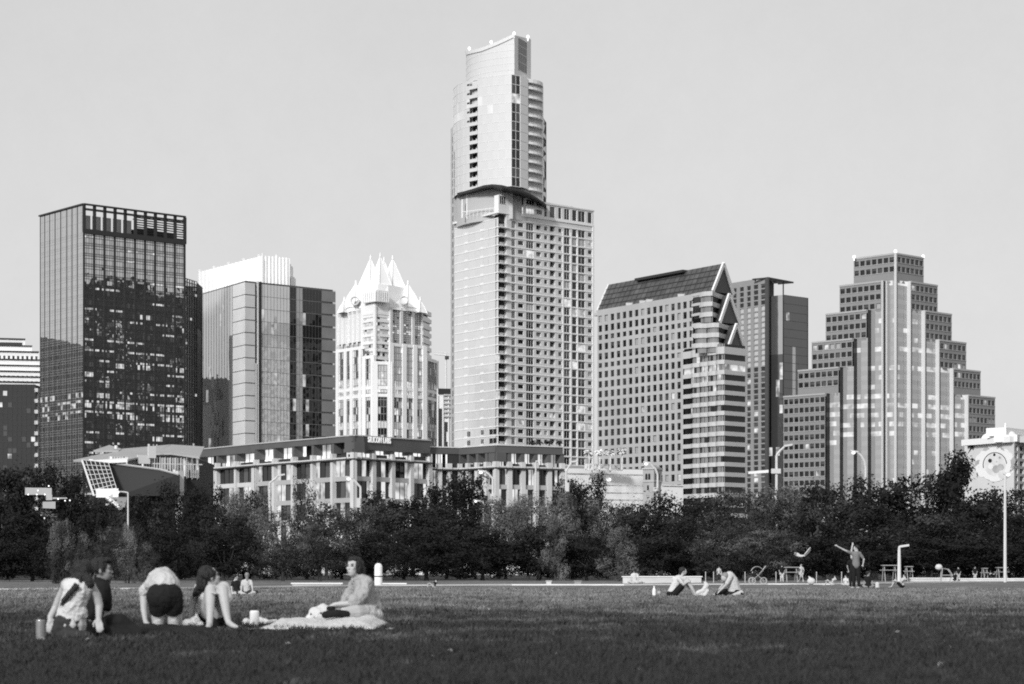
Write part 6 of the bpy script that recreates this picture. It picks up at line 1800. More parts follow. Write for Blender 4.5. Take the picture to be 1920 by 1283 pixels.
blob('hair', [('e', g(0, -.032, .034), (.092, .102, .094), (0, 0, R(-66))), ('l', [(g(-.01, -.07, 0), .072), (g(-.01, -.10, -.08), .066), (p(375, 1102, -.0), .050), (p(366, 1114, .02), .030)])], HAIR, b4, .0085, 2, fold=.02, ff=(34, 34, 9))
face_bits(b4, g)
# --- woman in a loose pale shirt, cross legged, looking left
p = Pose(28.2)
hp, g = head(p(664, 1064), R(148), R(3), .104)
b5 = person('woman in loose pale shirt sitting cross legged on white cloth, face turned left', hp + [
    ('l', [(p(672, 1078, .03), .052), (p(680, 1086, .03), .062)]), ('l', [(p(670, 1092, .15), .062), (p(682, 1091, .0), .08), (p(687, 1093, -.15), .060)]),
    ('l', [(p(682, 1096, .0), .105), (p(688, 1116, .02), .105), (p(691, 1140, .02), .13)]), ('e', p(688, 1152, .0), (.18, .18, .11)),
    ('l', [(p(688, 1095, -.17), .055), (p(680, 1112, -.25), .047), (p(668, 1130, -.27), .042), (p(650, 1132, -.26), .034), (p(630, 1133, -.24), .026)]),
    ('l', [(p(668, 1094, .18), .052), (p(656, 1112, .24), .045), (p(646, 1130, .20), .038), (p(628, 1135, .05), .026)]),
    ('l', [(p(690, 1150, -.10), .115), (p(668, 1148, -.30), .095), (p(646, 1150, -.40), .072), (p(655, 1157, -.24), .056), (p(672, 1160, -.08), .042), (p(680, 1161, .0), .03)]),
    ('l', [(p(686, 1150, .12), .115), (p(660, 1150, .25), .092), (p(632, 1152, .22), .07), (p(642, 1158, .0), .05), (p(660, 1160, -.16), .036)])]
    + hand(p(632, 1133, -.24), p(618, 1136, -.22), (0, -.3, 1)) + hand(p(630, 1135, .05), p(616, 1138, .03), (0, -.3, 1), -1), 28.2, .0080, Gp(680, 1168))
blob('shirt', [('l', [(p(669, 1093, .16), .070), (p(683, 1091, .0), .090), (p(688, 1094, -.16), .070)]), ('l', [(p(682, 1096, .0), .12), (p(689, 1116, .02), .128), (p(692, 1140, .02), .155)]), ('c', p(675, 1083, .02), .060, p(682, 1091, .02), .07),
    ('l', [(p(688, 1096, -.16), .066), (p(681, 1112, -.24), .072), (p(667, 1126, -.27), .088)]), ('e', p(674, 1083, .0), (.085, .085, .03), (0, R(-25), 0)), ('l', [(p(668, 1094, .18), .07), (p(656, 1112, .24), .068), (p(650, 1124, .22), .066)]), ('l', [(p(680, 1106, -.08), .08), (p(672, 1124, -.10), .085)]),
    ('c', p(698, 1114, .03), .075, p(702, 1142, .03), .095)], mat('shirt_loose', .36, .85, .1, var=.08, scale=5, bump=.8, bscale=14), b5, .010, 3, fold=.035, ff=(8, 8, 6))
blob('shorts', [('e', p(689, 1153, .0), (.195, .19, .105)), ('l', [(p(690, 1150, -.10), .125), (p(679, 1149, -.2), .11)]), ('l', [(p(686, 1150, .12), .125), (p(672, 1150, .2), .108)])], CP, b5, .011, 4, fold=.015)
blob('hair', [('e', g(0, -.034, .036), (.088, .100, .092), (0, 0, R(148))), ('e', g(0, .012, .088), (.072, .07, .032), (0, 0, R(148))), ('e', g(-.064, -.005, .005), (.032, .062, .085), (0, 0, R(148))), ('e', g(.064, -.005, .005), (.032, .062, .085), (0, 0, R(148))), ('l', [(g(.045, -.07, -.02), .05), (g(.05, -.08, -.11), .045), (g(.05, -.09, -.17), .03)]), ('l', [(g(-.045, -.07, -.02), .05), (g(-.05, -.08, -.10), .04)]), ('c', g(0, -.10, 0), .06, g(0, -.115, -.12), .045)], HAIR, b5, .0085, 2, fold=.016, ff=(34, 34, 9))
face_bits(b5, g, 1.06)

# ---------------------------------------------------------------- things on the grass
def lathe_thing(name, label, cat, base, profs, group=None):
    t = thing(name, label, cat, base, group)
    for part, prof, m in profs:
        mb = MB(); mb.lathe(base, prof, 0, 24); mb.build(part, m, t, smooth=False)
    return t
b = Gp(76, 1202); 
lathe_thing('steel_bottle', 'brushed grey steel drinking bottle standing on the grass at far left', 'bottle', b, [('body', [(.040, 0), (.043, .006), (.043, .19), (.040, .2)], mat('brushed_steel', .30, .35, .5, metal=.4, var=.1, scale=20)), ('cap', [(.036, .2), (.036, .222), (.030, .226)], mat('bottle_cap', .03, .4, .4))])
b = Gp(477, 1178)
lathe_thing('white_bottle', 'white drinking bottle with a black screw cap beside the white cloth', 'bottle', b, [('body', [(.052, 0), (.054, .006), (.054, .185), (.046, .2), (.034, .205)], mat('bottle_white', .84, .4, .4)), ('cap', [(.034, .205), (.036, .21), (.036, .245), (.022, .25), (.022, .262)], mat('bottle_cap', .03))])
def cloth(name, label, cat, x0, x1, y0, y1, hmax, seed, m, nx=60, ny=26, edge=.06, th=.0):
    vs, fs = [], []
    for j in range(ny + 1):
        for i in range(nx + 1):
            a, c = i / nx, j / ny
            x = x0 + (x1 - x0) * a; y = y0 + (y1 - y0) * c
            q = noise.noise(Vector((x * 2.2, y * 2.0, seed))) * .6 + noise.noise(Vector((x * 6, y * 5, seed + 9))) * .28 + .08 * noise.noise(Vector((x * 14, y * 12, seed + 4)))
            r = min(1, min(a, 1 - a) / edge * .5, min(c, 1 - c) / edge * .35)
            x += noise.noise(Vector((y * 3, seed, 1))) * .08; y += noise.noise(Vector((x * 3, seed, 5))) * .10
            vs.append((x, y, .035 + max(0, r) * hmax * max(.12, .55 + q)))
    for j in range(ny):
        for i in range(nx):
            k = j * (nx + 1) + i; fs.append((k, k + 1, k + nx + 2, k + nx + 1))
    me = bpy.data.meshes.new(name); me.from_pydata(vs, [], fs); me.polygons.foreach_set('use_smooth', [True] * len(fs)); me.materials.append(m)
    o = bpy.data.objects.new(name, me); COL.objects.link(o); tag(o, label, cat); ORG[o] = Vector((0, 0, 0))
    md = o.modifiers.new('t', 'SOLIDIFY'); md.thickness = .012
    return o
xm = lambda u, D: (u - CX) / F * D
cloth('white_cloth', 'crumpled white cloth spread under the cross legged woman', 'blanket', xm(495, 26), xm(712, 26.5), 25.3, 28.9, .115, 2.0, CW)
cloth('dark_blanket', 'dark blanket spread under the bending person', 'blanket', xm(192, 24), xm(392, 24.6), 23.4, 26.4, .07, 7.0, CK)
blob_ = blob('tote_bag', [('e', P(598, 1153, 27.6), (.13, .13, .09), (0, R(24), 0)), ('e', P(612, 1143, 27.6), (.07, .09, .05)), ('c', P(582, 1160, 27.55), .06, P(612, 1160, 27.6), .06), ('c', P(588, 1150, 27.6), .05, P(606, 1138, 27.6), .045)], CW, None, .011, 4, origin=Gp(596, 1172)); tag(blob_, 'bulging white bag with dark eyelets leaning by the cross legged woman', 'bag')
for u, v in ((583, 1152), (602, 1150), (608, 1157)):
    vs, fs = [], []; ell(vs, fs, P(u, v, 27.42), (.013, .012, .012)); mb = MB(); mb.v, mb.f, mb.m = vs, fs, [0] * len(fs); mb.build('eyelet', M_FRAME, blob_)
o = blob('dark_wrap', [('l', [(P(610, 1153, 27.3), .045), (P(630, 1150, 27.3), .05), (P(650, 1152, 27.35), .045)]), ('c', P(616, 1141, 27.4), .03, P(626, 1140, 27.4), .025)], CK, None, .011, 4, origin=Gp(630, 1172)); tag(o, 'dark folded wrap lying over the lap edge of the cross legged woman', 'cloth')
o = blob('backpack', [('l', [(P(190, 1182, 22.9), .11), (P(208, 1170, 22.9), .10), (P(226, 1164, 22.9), .075)]), ('l', [(P(226, 1168, 22.9), .09), (P(244, 1180, 22.9), .075), (P(262, 1187, 22.8), .05)]), ('c', P(200, 1186, 22.8), .07, P(256, 1190, 22.8), .05)], CK, None, .012, 4, origin=Gp(220, 1195)); tag(o, 'slumped black backpack between the woman in black and the bending person', 'bag')
o = blob('black_cap', [('e', P(726, 1171, 28.4), (.075, .08, .05)), ('e', P(716, 1176, 28.35), (.05, .06, .016))], CK, None, .009, 3, origin=Gp(726, 1177)); tag(o, 'black cap lying on the grass at the right end of the white cloth', 'cap')
o = blob('plastic_bag', [('e', P(352, 1168, 25.5), (.06, .06, .045)), ('e', P(366, 1165, 25.5), (.06, .05, .055)), ('c', P(372, 1166, 25.5), .03, P(368, 1152, 25.5), .012), ('e', P(376, 1171, 25.5), (.04, .05, .035))], mat('plastic_film', .58, .25, .6, bump=.8, bscale=40), None, .009, 1, origin=Gp(360, 1184)); tag(o, 'crumpled clear plastic bag between the bending person and raised knees', 'bag')
b = Gp(374.5, 1186)
lathe_thing('drink_cup', 'small dark drink cup on the grass before the plastic bag', 'cup', b, [('body', [(.026, 0), (.036, .075), (.036, .08)], mat('cup_dark', .07, .4, .4))])
def tray(name, label, u0, u1, v, D, h, m, lab=None):
    c = P((u0 + u1) / 2, v, D); w = (u1 - u0) / 2 / F * D; t = thing(name, label, 'container', (c.x, c.y, 0))
    mb = MB(); z = h
    mb.hexa([(c.x - w * .92, D - .07, .004), (c.x + w * .92, D - .07, .004), (c.x + w * .92, D + .07, .004), (c.x - w * .92, D + .07, .004)], [(c.x - w, D - .08, z), (c.x + w, D - .08, z), (c.x + w, D + .08, z), (c.x - w, D + .08, z)]); mb.build('base', m, t)
    mb = MB(); mb.box(c.x - w * 1.03, c.x + w * 1.03, D - .085, D + .085, z + .001, z + .008); mb.build('lid', lab or m, t)
    if lab: 
        mb = MB(); mb.box(c.x - w * .1, c.x + w * .8, D - .0815, D - .0808, z * .2, z * .9); mb.build('label', lab, t)
tray('food_box', 'open pale food box lying before the bending person', 338, 363, 1190, GD(1190.5), .055, mat('box_pale', .72, .6, .2))
tray('food_tray', 'dark food tray with a pale label by the bare feet', 417, 450, 1181, GD(1181.5), .038, mat('tray_black', .02, .3, .4), mat('box_pale', .72))
tray('lunch_box', 'low pale lunch box between the plastic bag and the bare feet', 396, 412, 1183, GD(1184), .04, mat('box_grey', .4, .5, .3))
tray('snack_tray', 'black snack tray in front of the white bottle', 463, 499, 1187, GD(1186.5), .034, mat('tray_black', .02))
o = blob('paper_bag', [('e', P(462, 1168, 27.6), (.05, .06, .06)), ('c', P(484, 1162, 27.7), .04, P(500, 1167, 27.7), .04), ('c', P(500, 1168, 27.6), .035, P(518, 1164, 27.7), .02), ('e', P(456, 1174, 27.5), (.05, .05, .03))], mat('paper_pale', .62, .8, .2, bump=.8, bscale=30), None, .010, 1, origin=Gp(480, 1178)); tag(o, 'crumpled pale paper bag behind the white bottle', 'bag')
blob('plate', [('e', P(531, 1115, 66), (.16, .10, .03))], CW, None, .02, 1, origin=Gp(531, 1117)); tag(bpy.context.scene.objects['plate'], 'white paper plate on the lawn behind the white cloth', 'plate')

# ---------------------------------------------------------------- people and things farther back
def sitter(label, D, u, vtop, face, skin, topm, botm, hairm=None, lean=0.0, legs='cross', group=None, vx=.016, kneeu=None):
    """seated figure; u, vtop: where the top of the head shows; face = +1 looks right, -1 left, 0 away"""
    v0 = HY + CH * F / D; sc = (v0 - vtop) / .84             # pixels per body metre
    X = lambda x, z, dy=0: P(u + x * sc, v0 - z * sc, D + dy); k = sc * D / F
    yaw = {1: R(-80), -1: R(80), 0: R(10)}[face]
    hp, g = head(X(0, .72), yaw, 0, .098 * k)
    s = -lean
    body = hp + [('l', [(X(s * .3, .6), .05 * k), (X(s * .4, .55), .07 * k)]), ('l', [(X(s * .4 - .14, .50), .06 * k), (X(s * .4, .52), .09 * k), (X(s * .4 + .14, .50), .06 * k)]),
        ('l', [(X(s * .5, .48), .12 * k), (X(s * .8, .28), .115 * k), (X(s, .12), .14 * k)])]
    f = face if face else 1
    if legs == 'cross':
        body += [('l', [(X(s + .05, .1, -.05), .09 * k), (X(s + .34, .12, -.2), .065 * k), (X(s + .08, .05, -.3), .045 * k)]), ('l', [(X(s - .05, .1, .05), .09 * k), (X(s - .32, .12, -.15), .065 * k), (X(s - .05, .05, -.3), .045 * k)])]
        hands = [(X(s + .20, .16, -.22)), (X(s - .2, .16, -.2))]
        lower = [('e', X(s, .09), (.19 * k, .17 * k, .1 * k)), ('l', [(X(s + .05, .1, -.05), .105 * k), (X(s + .34, .12, -.2), .08 * k)]), ('l', [(X(s - .05, .1, .05), .105 * k), (X(s - .32, .12, -.15), .08 * k)])]
    else:
        ku = .42 * f
        body += [('l', [(X(s + .06 * f, .1, -.08), .095 * k), (X(s + ku, .46, -.1), .066 * k), (X(s + ku + .14 * f, .22, -.12), .05 * k), (X(s + ku + .24 * f, .04, -.12), .035 * k), (X(s + ku + .40 * f, .03, -.12), .03 * k)]),
                 ('l', [(X(s + .06 * f, .1, .1), .095 * k), (X(s + ku - .04 * f, .42, .1), .066 * k), (X(s + ku + .12 * f, .2, .1), .05 * k), (X(s + ku + .20 * f, .04, .1), .035 * k), (X(s + ku + .34 * f, .03, .1), .03 * k)])]
        hands = [X(s + ku - .02, .40, -.18), X(s + ku - .06 * f, .36, .16)]
        lower = [('e', X(s, .09), (.18 * k, .17 * k, .1 * k)), ('l', [(X(s + .06 * f, .1, -.08), .11 * k), (X(s + ku * .6, .30, -.1), .09 * k)]), ('l', [(X(s + .06 * f, .1, .1), .11 * k), (X(s + ku * .6, .27, .1), .09 * k)])]
    el = [X(s * .6 + .20, .30, -.12), X(s * .6 - .2, .30, -.05)] if legs == 'cross' else [X(s * .5 + .16 * f, .34, -.2), X(s * .5 + .14 * f, .32, .18)]
    sh = [X(s * .4 + .15, .50, -.02), X(s * .4 - .15, .50, 0)] if legs == 'cross' else [X(s * .4, .50, -.15), X(s * .4, .50, .15)]
    for a, e, h in zip(sh, el, hands):
        body += [('l', [(a, .05 * k), (e, .038 * k), (h, .026 * k)])] + hand(h, h + (h - e).normalized() * .1, (0, -.3, 1))
    b = person(label, body, D, vx, Gp(u, v0), skin, group)
    blob('top', [('l', [(X(s * .4 - .14, .50), .072 * k), (X(s * .4, .52), .10 * k), (X(s * .4 + .14, .50), .072 * k)]), ('l', [(X(s * .5, .48), .135 * k), (X(s * .8, .28), .132 * k), (X(s, .13), .15 * k)])] + [('l', [(a, .064 * k), (a + (e - a) * .6, .055 * k)]) for a, e in zip(sh, el)], topm, b, vx, 3)
    blob('trousers', lower, botm, b, vx, 3)
    if hairm: blob('hair', [('e', g(0, -.03, .034), (.09 * k, .102 * k, .092 * k), (0, 0, yaw)), ('l', [(g(0, -.07, 0), .055 * k), (g(0, -.085, -.10 if hairm is not HAIRF else -.2), .04 * k)])], hairm, b, vx, 2)
    return b
sitter('man in a dark top sitting close beside the fair haired woman on the far lawn', 66, 442, 1077, 1, SK, CK, CP, HAIR, -.05, 'cross')
sitter('fair haired woman with her back turned, pale top, on the far lawn', 65, 463, 1073.5, 0, SK, CP, CJ, HAIRF, 0, 'cross')
sitter('man in white shirt with raised knees facing right on the middle lawn', 62, 1281, 1063.5, 1, SK, CW, CK, HAIR, .30, 'knees')
# companion bent forward
p = Pose(62.5); 
b6 = person('person in a pale shirt bent forward over crossed legs, facing the man in white', [('e', p(1358, 1084, -.05), (.09, .10, .11)), ('l', [(p(1362, 1082), .07), (p(1369, 1081), .10)]), ('l', [(p(1370, 1082), .13), (p(1375, 1094), .15), (p(1377, 1110), .17)]),
    ('l', [(p(1378, 1110, -.05), .11), (p(1390, 1112, -.25), .075), (p(1374, 1117, -.3), .05)]), ('l', [(p(1374, 1110, .1), .11), (p(1352, 1110, .1), .08), (p(1340, 1116, -.1), .05)]),
    ('l', [(p(1370, 1082, -.16), .055), (p(1362, 1096, -.24), .042), (p(1352, 1106, -.22), .03)]), ('l', [(p(1368, 1082, .16), .055), (p(1356, 1096, .2), .042), (p(1348, 1106, .1), .03)])] + hand(p(1352, 1106, -.22), p(1346, 1111, -.22), (0, -.4, 1)), 62.5, .016, Gp(1372, 1118))
blob('shirt', [('l', [(p(1368, 1080), .13), (p(1373, 1090), .165), (p(1377, 1108), .185)]), ('l', [(p(1370, 1082, -.16), .07), (p(1363, 1094, -.23), .06)]), ('l', [(p(1368, 1082, .16), .07), (p(1358, 1093, .2), .06)])], CP, b6, .016, 3)
blob('trousers', [('e', p(1376, 1112), (.2, .18, .1)), ('l', [(p(1378, 1111, -.05), .12), (p(1389, 1113, -.24), .09)]), ('l', [(p(1372, 1111, .05), .12), (p(1352, 1111, .05), .10), (p(1342, 1116, -.1), .06)])], CK, b6, .016, 3)
blob('hair', [('e', p(1360, 1080, -.04), (.105, .11, .10)), ('c', p(1357, 1086, -.06), .07, p(1354, 1092, -.06), .04)], HAIRF, b6, .016, 2)
o = blob('picnic_bag', [('l', [(P(1309, 1112, 61.5), .07), (P(1318, 1108, 61.5), .06), (P(1325, 1098, 61.5), .07), (P(1322, 1093, 61.5), .045)]), ('l', [(P(1309, 1113, 61.5), .06), (P(1322, 1116, 61.5), .055), (P(1326, 1108, 61.5), .06)])], CW, None, .02, 2, origin=Gp(1318, 1119)); tag(o, 'limp white bag standing between the man in white and his companion', 'bag')
lathe_thing('tall_bottle', 'tall pale bottle left of the man in white with raised knees', 'bottle', Gp(1226.5, 1119), [('body', [(.048, 0), (.05, .01), (.05, .17), (.02, .23), (.018, .29)], mat('bottle_white', .84)), ('cap', [(.02, .29), (.02, .31)], mat('bottle_cap', .03))])
lathe_thing('paper_cup', 'pale paper cup beside the tall bottle', 'cup', Gp(1236, 1117), [('body', [(.04, 0), (.055, .12), (.057, .125)], CP)])
def stander(label, u, vtop, D, topm, botm, skin=SK, hairm=HAIR, pose='stand', face=1, group=None, vfoot=None):
    v0 = vfoot or HY + CH * F / D; sc = (v0 - vtop) / 1.72; k = sc * D / F
    X = lambda x, z, dy=0: P(u + x * sc, v0 - z * sc, D + dy)
    yaw = {1: R(-85), -1: R(85), 0: R(0)}[face]
    hp, g = head(X(0, 1.60), yaw, 0, .098 * k)
    w = .17
    if pose == 'walk': feet = [X(-.26, .04), X(.24, .04)]; kn = [X(-.06, .46, -.05), X(.12, .48, .05)]
    else: feet = [X(-.10, .04), X(.12, .04)]; kn = [X(-.09, .47, -.02), X(.10, .47)]
    if pose == 'point': arms = [([X(-.15, 1.38), X(-.42, 1.52), X(-.70, 1.64)]), ([X(.15, 1.36), X(.27, 1.14), X(.26, .92)])]
    elif pose == 'throw': arms = [([X(-.15, 1.38), X(-.42, 1.50, -.1), X(-.72, 1.66, -.15)]), ([X(.16, 1.36), X(.31, 1.16), X(.28, .96)])]
    else: arms = [([X(-.18, 1.38), X(-.26, 1.12), X(-.20, .90, -.1)]), ([X(.18, 1.38), X(.27, 1.12), X(.22, .90, -.1)])]
    body = hp + [('l', [(X(0, 1.48), .05 * k), (X(0, 1.42), .075 * k)]), ('l', [(X(-w + .02, 1.38), .06 * k), (X(0, 1.39), .09 * k), (X(w - .02, 1.38), .06 * k)]), ('l', [(X(0, 1.34), .135 * k), (X(0, 1.12), .12 * k), (X(0, .95), .14 * k)])]
    for h_, q, f in zip((X(-.08, .90), X(.08, .90)), kn, feet): body += [('l', [(h_, .09 * k), (q, .06 * k), (f, .04 * k)]), ('c', f, .04 * k, f + Vector((.10 * face * k, -.06 * k, -.01)), .03 * k)]
    for a in arms: body += [('l', [(a[0], .052 * k), (a[1], .042 * k), (a[2], .028 * k)])] + hand(a[2], a[2] + (a[2] - a[1]).normalized() * .1, (0, -1, .2))
    b = person(label, body, D, .02, (X(0, 0).x, D, 0), skin, group)
    blob('top', [('l', [(X(-w + .02, 1.38), .075 * k), (X(0, 1.39), .105 * k), (X(w - .02, 1.38), .075 * k)]), ('l', [(X(0, 1.34), .15 * k), (X(0, 1.12), .142 * k), (X(0, .92), .16 * k)])] + [('l', [(a[0], .068 * k), (a[0] + (a[1] - a[0]) * .7, .06 * k)]) for a in arms], topm, b, .02, 2)
    blob('trousers', [('e', X(0, .90), (.17 * k, .14 * k, .12 * k))] + [('l', [(h_, .105 * k), (q, .078 * k), (f + (q - f) * .15, .06 * k)]) for h_, q, f in zip((X(-.08, .90), X(.08, .90)), kn, feet)], botm, b, .02, 2)
    blob('hair', [('e', g(0, -.03, .034), (.09 * k, .104 * k, .092 * k), (0, 0, yaw))], hairm, b, .018, 2)
    return b
pm = stander('man in a grey shirt and black trousers standing and pointing left with one arm', 1605, 1022, 92, CG, CK, pose='throw', face=-1)
# a raised arm of a companion half hidden behind the pointing man
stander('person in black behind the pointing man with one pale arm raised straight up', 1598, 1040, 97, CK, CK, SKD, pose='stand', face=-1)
q = Pose(96.5); blob('arm', [('l', [(q(1597, 1046), .055), (q(1596.5, 1034), .045), (q(1598, 1024), .04)])] + hand(q(1598, 1024), q(1599, 1019), (0, -1, 0), 1, .012), SK, [o for o in S.objects if o.get('label', '').startswith('person in black behind')][0], .02, 2)
stander('young person in dark top and white trousers standing at the path', 1466, 1058, 150, CK, CW, pose='stand', face=0)
stander('person in pale clothes walking left along the path', 1502, 1058, 150, CP, CW, SK, HAIRF, pose='walk', face=-1)
stander('person in black top and pale trousers by the path near the tall white pole', 1828, 1062, 165, CK, CP, pose='stand', face=1)
stander('person in dark clothes standing by the white folding frame', 1797, 1063, 172, CK, CP, pose='stand', face=-1)
stander('person in pale top far back under the trees beside the fence stakes', 1348, 1062, 175, CP, CJ, pose='stand', face=1)
sitter('person in white top sitting on a dark board before the low white wall', 128, 1190, 1066, 0, SK, CW, CP, HAIR, 0, 'cross', vx=.02)
sitter('person in white sitting in the group left of the pointing man', 112, 1586, 1078, -1, SK, CW, CP, HAIR, 0, 'cross', vx=.02)
sitter('person in pale top with raised white knees, reclining in the right hand group', 112, 1566, 1079, -1, SK, CP, CW, HAIR, .2, 'knees', vx=.02)
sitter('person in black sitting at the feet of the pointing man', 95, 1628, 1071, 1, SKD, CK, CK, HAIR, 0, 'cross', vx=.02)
sitter('person in pale shirt sitting under the short lamp post', 98, 1696, 1076, -1, SK, CP, CK, HAIR, .15, 'knees', vx=.02)
sitter('person in black sitting alone under the black trees at the centre', 96, 818, 1086, -1, SK, CK, SK, HAIR, .2, 'knees', vx=.02)
sitter('person in dark clothes sitting on the pale path wall at right', 160, 1790, 1072, 1, SK, CK, CK, HAIR, 0, 'cross', vx=.02)
mb = MB()
c = Gp(1195, 1095); t = thing('skateboard', 'dark board lying under the person in white top', 'board', c)
mb.box(c.x - .42, c.x + .42, c.y - .12, c.y + .12, .06, .085); mb.build('deck', CK, t)
for x in (-.28, .28): 
    m = MB(); m.tube([c + Vector((x, -.11, .03)), c + Vector((x, .11, .03))], .03, 0, 8); m.build('wheel', M_FRAME, t)
o = blob('round_bag', [('e', P(1521, 1090, 112), (.2, .15, .17)), ('c', P(1521, 1085, 112), .05, P(1516, 1081, 112), .03)], CW, None, .03, 2, origin=Gp(1521, 1098)); tag(o, 'round white bag lying left of the reclining person', 'bag')
lathe_thing('water_jug', 'white jug standing right of the person in black at the pointing man', 'jug', Gp(1645, 1104), [('body', [(.07, 0), (.08, .02), (.08, .2), (.04, .26)], CW), ('cap', [(.04, .26), (.035, .29)], M_FRAME)])
# white cloth or kite in the air
vs, fs = [], []
for i in range(15):
    a = i / 14; u = 1489 + 30 * a; v = 1039 + 5 * math.sin(a * 3.1) - 9 * a ** 3
    for j, dv in enumerate((-3.2 - 2 * math.sin(a * 9), 1.6)): vs.append(tuple(P(u, v + dv, 100 + .25 * math.sin(a * 7 + j))))
for i in range(14): fs.append((2 * i, 2 * i + 2, 2 * i + 3, 2 * i + 1))
me = bpy.data.meshes.new('kite'); me.from_pydata(vs, [], fs); me.materials.append(CW); o = bpy.data.objects.new('kite', me); COL.objects.link(o); tag(o, 'white cloth kite in the air left of the pointing man', 'kite'); md = o.modifiers.new('t', 'SOLIDIFY'); md.thickness = .03
# low white wall and other path furniture
def low_wall(label, u0, u1, vt, vb, D, m, cap=True):
    a, b = xm(u0, D), xm(u1, D); z1 = P(0, vt, D).z; t = thing('low_wall', label, 'wall', ((a + b) / 2, D, 0))
    mb = MB(); mb.box(a, b, D, D + .35, -.05, z1 - .06); mb.build('wall', m, t)
    mb = MB(); mb.box(a - .06, b + .06, D - .05, D + .4, z1 - .058, z1); mb.build('coping', mat('coping_white', .84, .7, .2), t)
low_wall('long low white wall behind the man in white shirt', 1168, 1315, 1080.5, 1094, 136, mat('wall_pale', .6, .8, .2, var=.15, scale=1.2))
low_wall('low pale wall right of the short lamp post', 1708, 1786, 1083.5, 1092, 158, mat('wall_pale', .6))
low_wall('low pale wall stretching to the tall white pole', 1800, 1925, 1084.5, 1091, 162, mat('wall_pale', .6))
low_wall('short white stone ledge seen behind the woman facing left', 548, 640, 1093, 1099, 112, mat('wall_pale', .6))
low_wall('white stone ledge right of the white pillar', 718, 760, 1093.5, 1098, 114, mat('wall_pale', .6))
b = Gp(709.5, 1099); lathe_thing('white_pillar', 'white rounded pillar with a dark band right of the woman facing left', 'bollard', b, [('shaft', [(.17, 0), (.185, .03), (.185, .9), (.15, 1.0), (.07, 1.06)], mat('pillar_white', .82, .5, .3)), ('band', [(.189, .42), (.189, .47)], M_FRAME)])
def box_thing(name, label, cat, u0, u1, vt, vb, m, D=None):
    D = D or GD(vb); a, b = xm(u0, D), xm(u1, D); z = P(0, vt, D).z; t = thing(name, label, cat, ((a + b) / 2, D, 0))
    mb = MB(); mb.hexa([(a, D, 0), (b, D, 0), (b, D + .4, 0), (a, D + .4, 0)], [(a + .02, D + .02, z * .8), (b - .02, D + .02, z * .8), (b - .02, D + .38, z * .8), (a + .02, D + .38, z * .8)]); mb.build('body', m, t)
    mb = MB(); mb.box(a - .02, b + .02, D - .02, D + .42, z * .8 + .002, z); mb.build('lid', m, t)
box_thing('cooler', 'small white cooler box by the path at the centre', 'cooler', 1024, 1034, 1089, 1096.5, CW)
box_thing('stone_block', 'grey stone block by the path right of the white cooler', 'block', 1077, 1090, 1089, 1096.5, mat('stone_grey', .3, .9, .1))
for k, u in enumerate((1323, 1338, 1353, 1397, 1411, 1455, 1531, 1578)):
    D = 140; b = Vector((xm(u, D), D, 0)); t = thing('fence_stake', 'thin pale stake of the string fence along the path', 'stake', b, 'stakes along the shore path')
    mb = MB(); mb.tube([b, b + Vector((0, 0, .62))], .022, 0, 6); mb.build('shaft', mat('stake_pale', .6, .7, .2), t)
    mb = MB(); mb.lathe(b + Vector((0, 0, .62)), [(.03, 0), (.035, .03), (.01, .05)], 0, 8); mb.build('cap', CW, t)
def pram(u, D, label):
    c = Vector((xm(u, D), D, 0)); t = thing('pram', label, 'pram', c); m = mat('pram_pale', .38, .5, .3)
    for dx in (-.32, .30):
        for dy in (-.2, .2):
            mb = MB(); n = 18
            for i in range(n):
                a0, a1 = 6.2832 * i / n, 6.2832 * (i + 1) / n
                mb.tube([c + Vector((dx + .17 * math.cos(a0), dy, .18 + .17 * math.sin(a0))), c + Vector((dx + .17 * math.cos(a1), dy, .18 + .17 * math.sin(a1)))], .022, 0, 5)
            for a in range(4): mb.tube([c + Vector((dx, dy, .18)), c + Vector((dx + .16 * math.cos(a * 1.57), dy, .18 + .16 * math.sin(a * 1.57)))], .008, 0, 4)
            mb.build('wheel', m, t)
    mb = MB()
    for dy in (-.2, .2):
        mb.tube([c + Vector((-.32, dy, .18)), c + Vector((.15, dy, .62)), c + Vector((.42, dy, .98))], .016, 0, 5); mb.tube([c + Vector((.30, dy, .18)), c + Vector((-.1, dy, .55))], .016, 0, 5)
    mb.tube([c + Vector((.42, -.2, .98)), c + Vector((.42, .2, .98))], .018, 0, 5); mb.build('frame', m, t)
    mb = MB(); n = 10
    for i in range(n):
        a0, a1 = .3 + 2.5 * i / n, .3 + 2.5 * (i + 1) / n
        f = lambda a, dy: c + Vector((-.05 + .34 * math.cos(a), dy, .58 + .36 * math.sin(a)))
        mb.hexa([f(a0, -.22), f(a1, -.22), f(a1, .22), f(a0, .22)], [f(a0, -.22) * 1 + Vector((0, 0, .02)), f(a1, -.22) + Vector((0, 0, .02)), f(a1, .22) + Vector((0, 0, .02)), f(a0, .22) + Vector((0, 0, .02))])
    mb.build('hood', m, t)
    mb = MB(); mb.hexa([c + Vector((-.3, -.18, .38)), c + Vector((.2, -.18, .38)), c + Vector((.2, .18, .38)), c + Vector((-.3, .18, .38))], [c + Vector((-.36, -.2, .6)), c + Vector((.28, -.2, .6)), c + Vector((.28, .2, .6)), c + Vector((-.36, .2, .6))]); mb.build('seat', CK, t)
pram(1421, 128, 'pale framed pram with curved hood parked on the path')
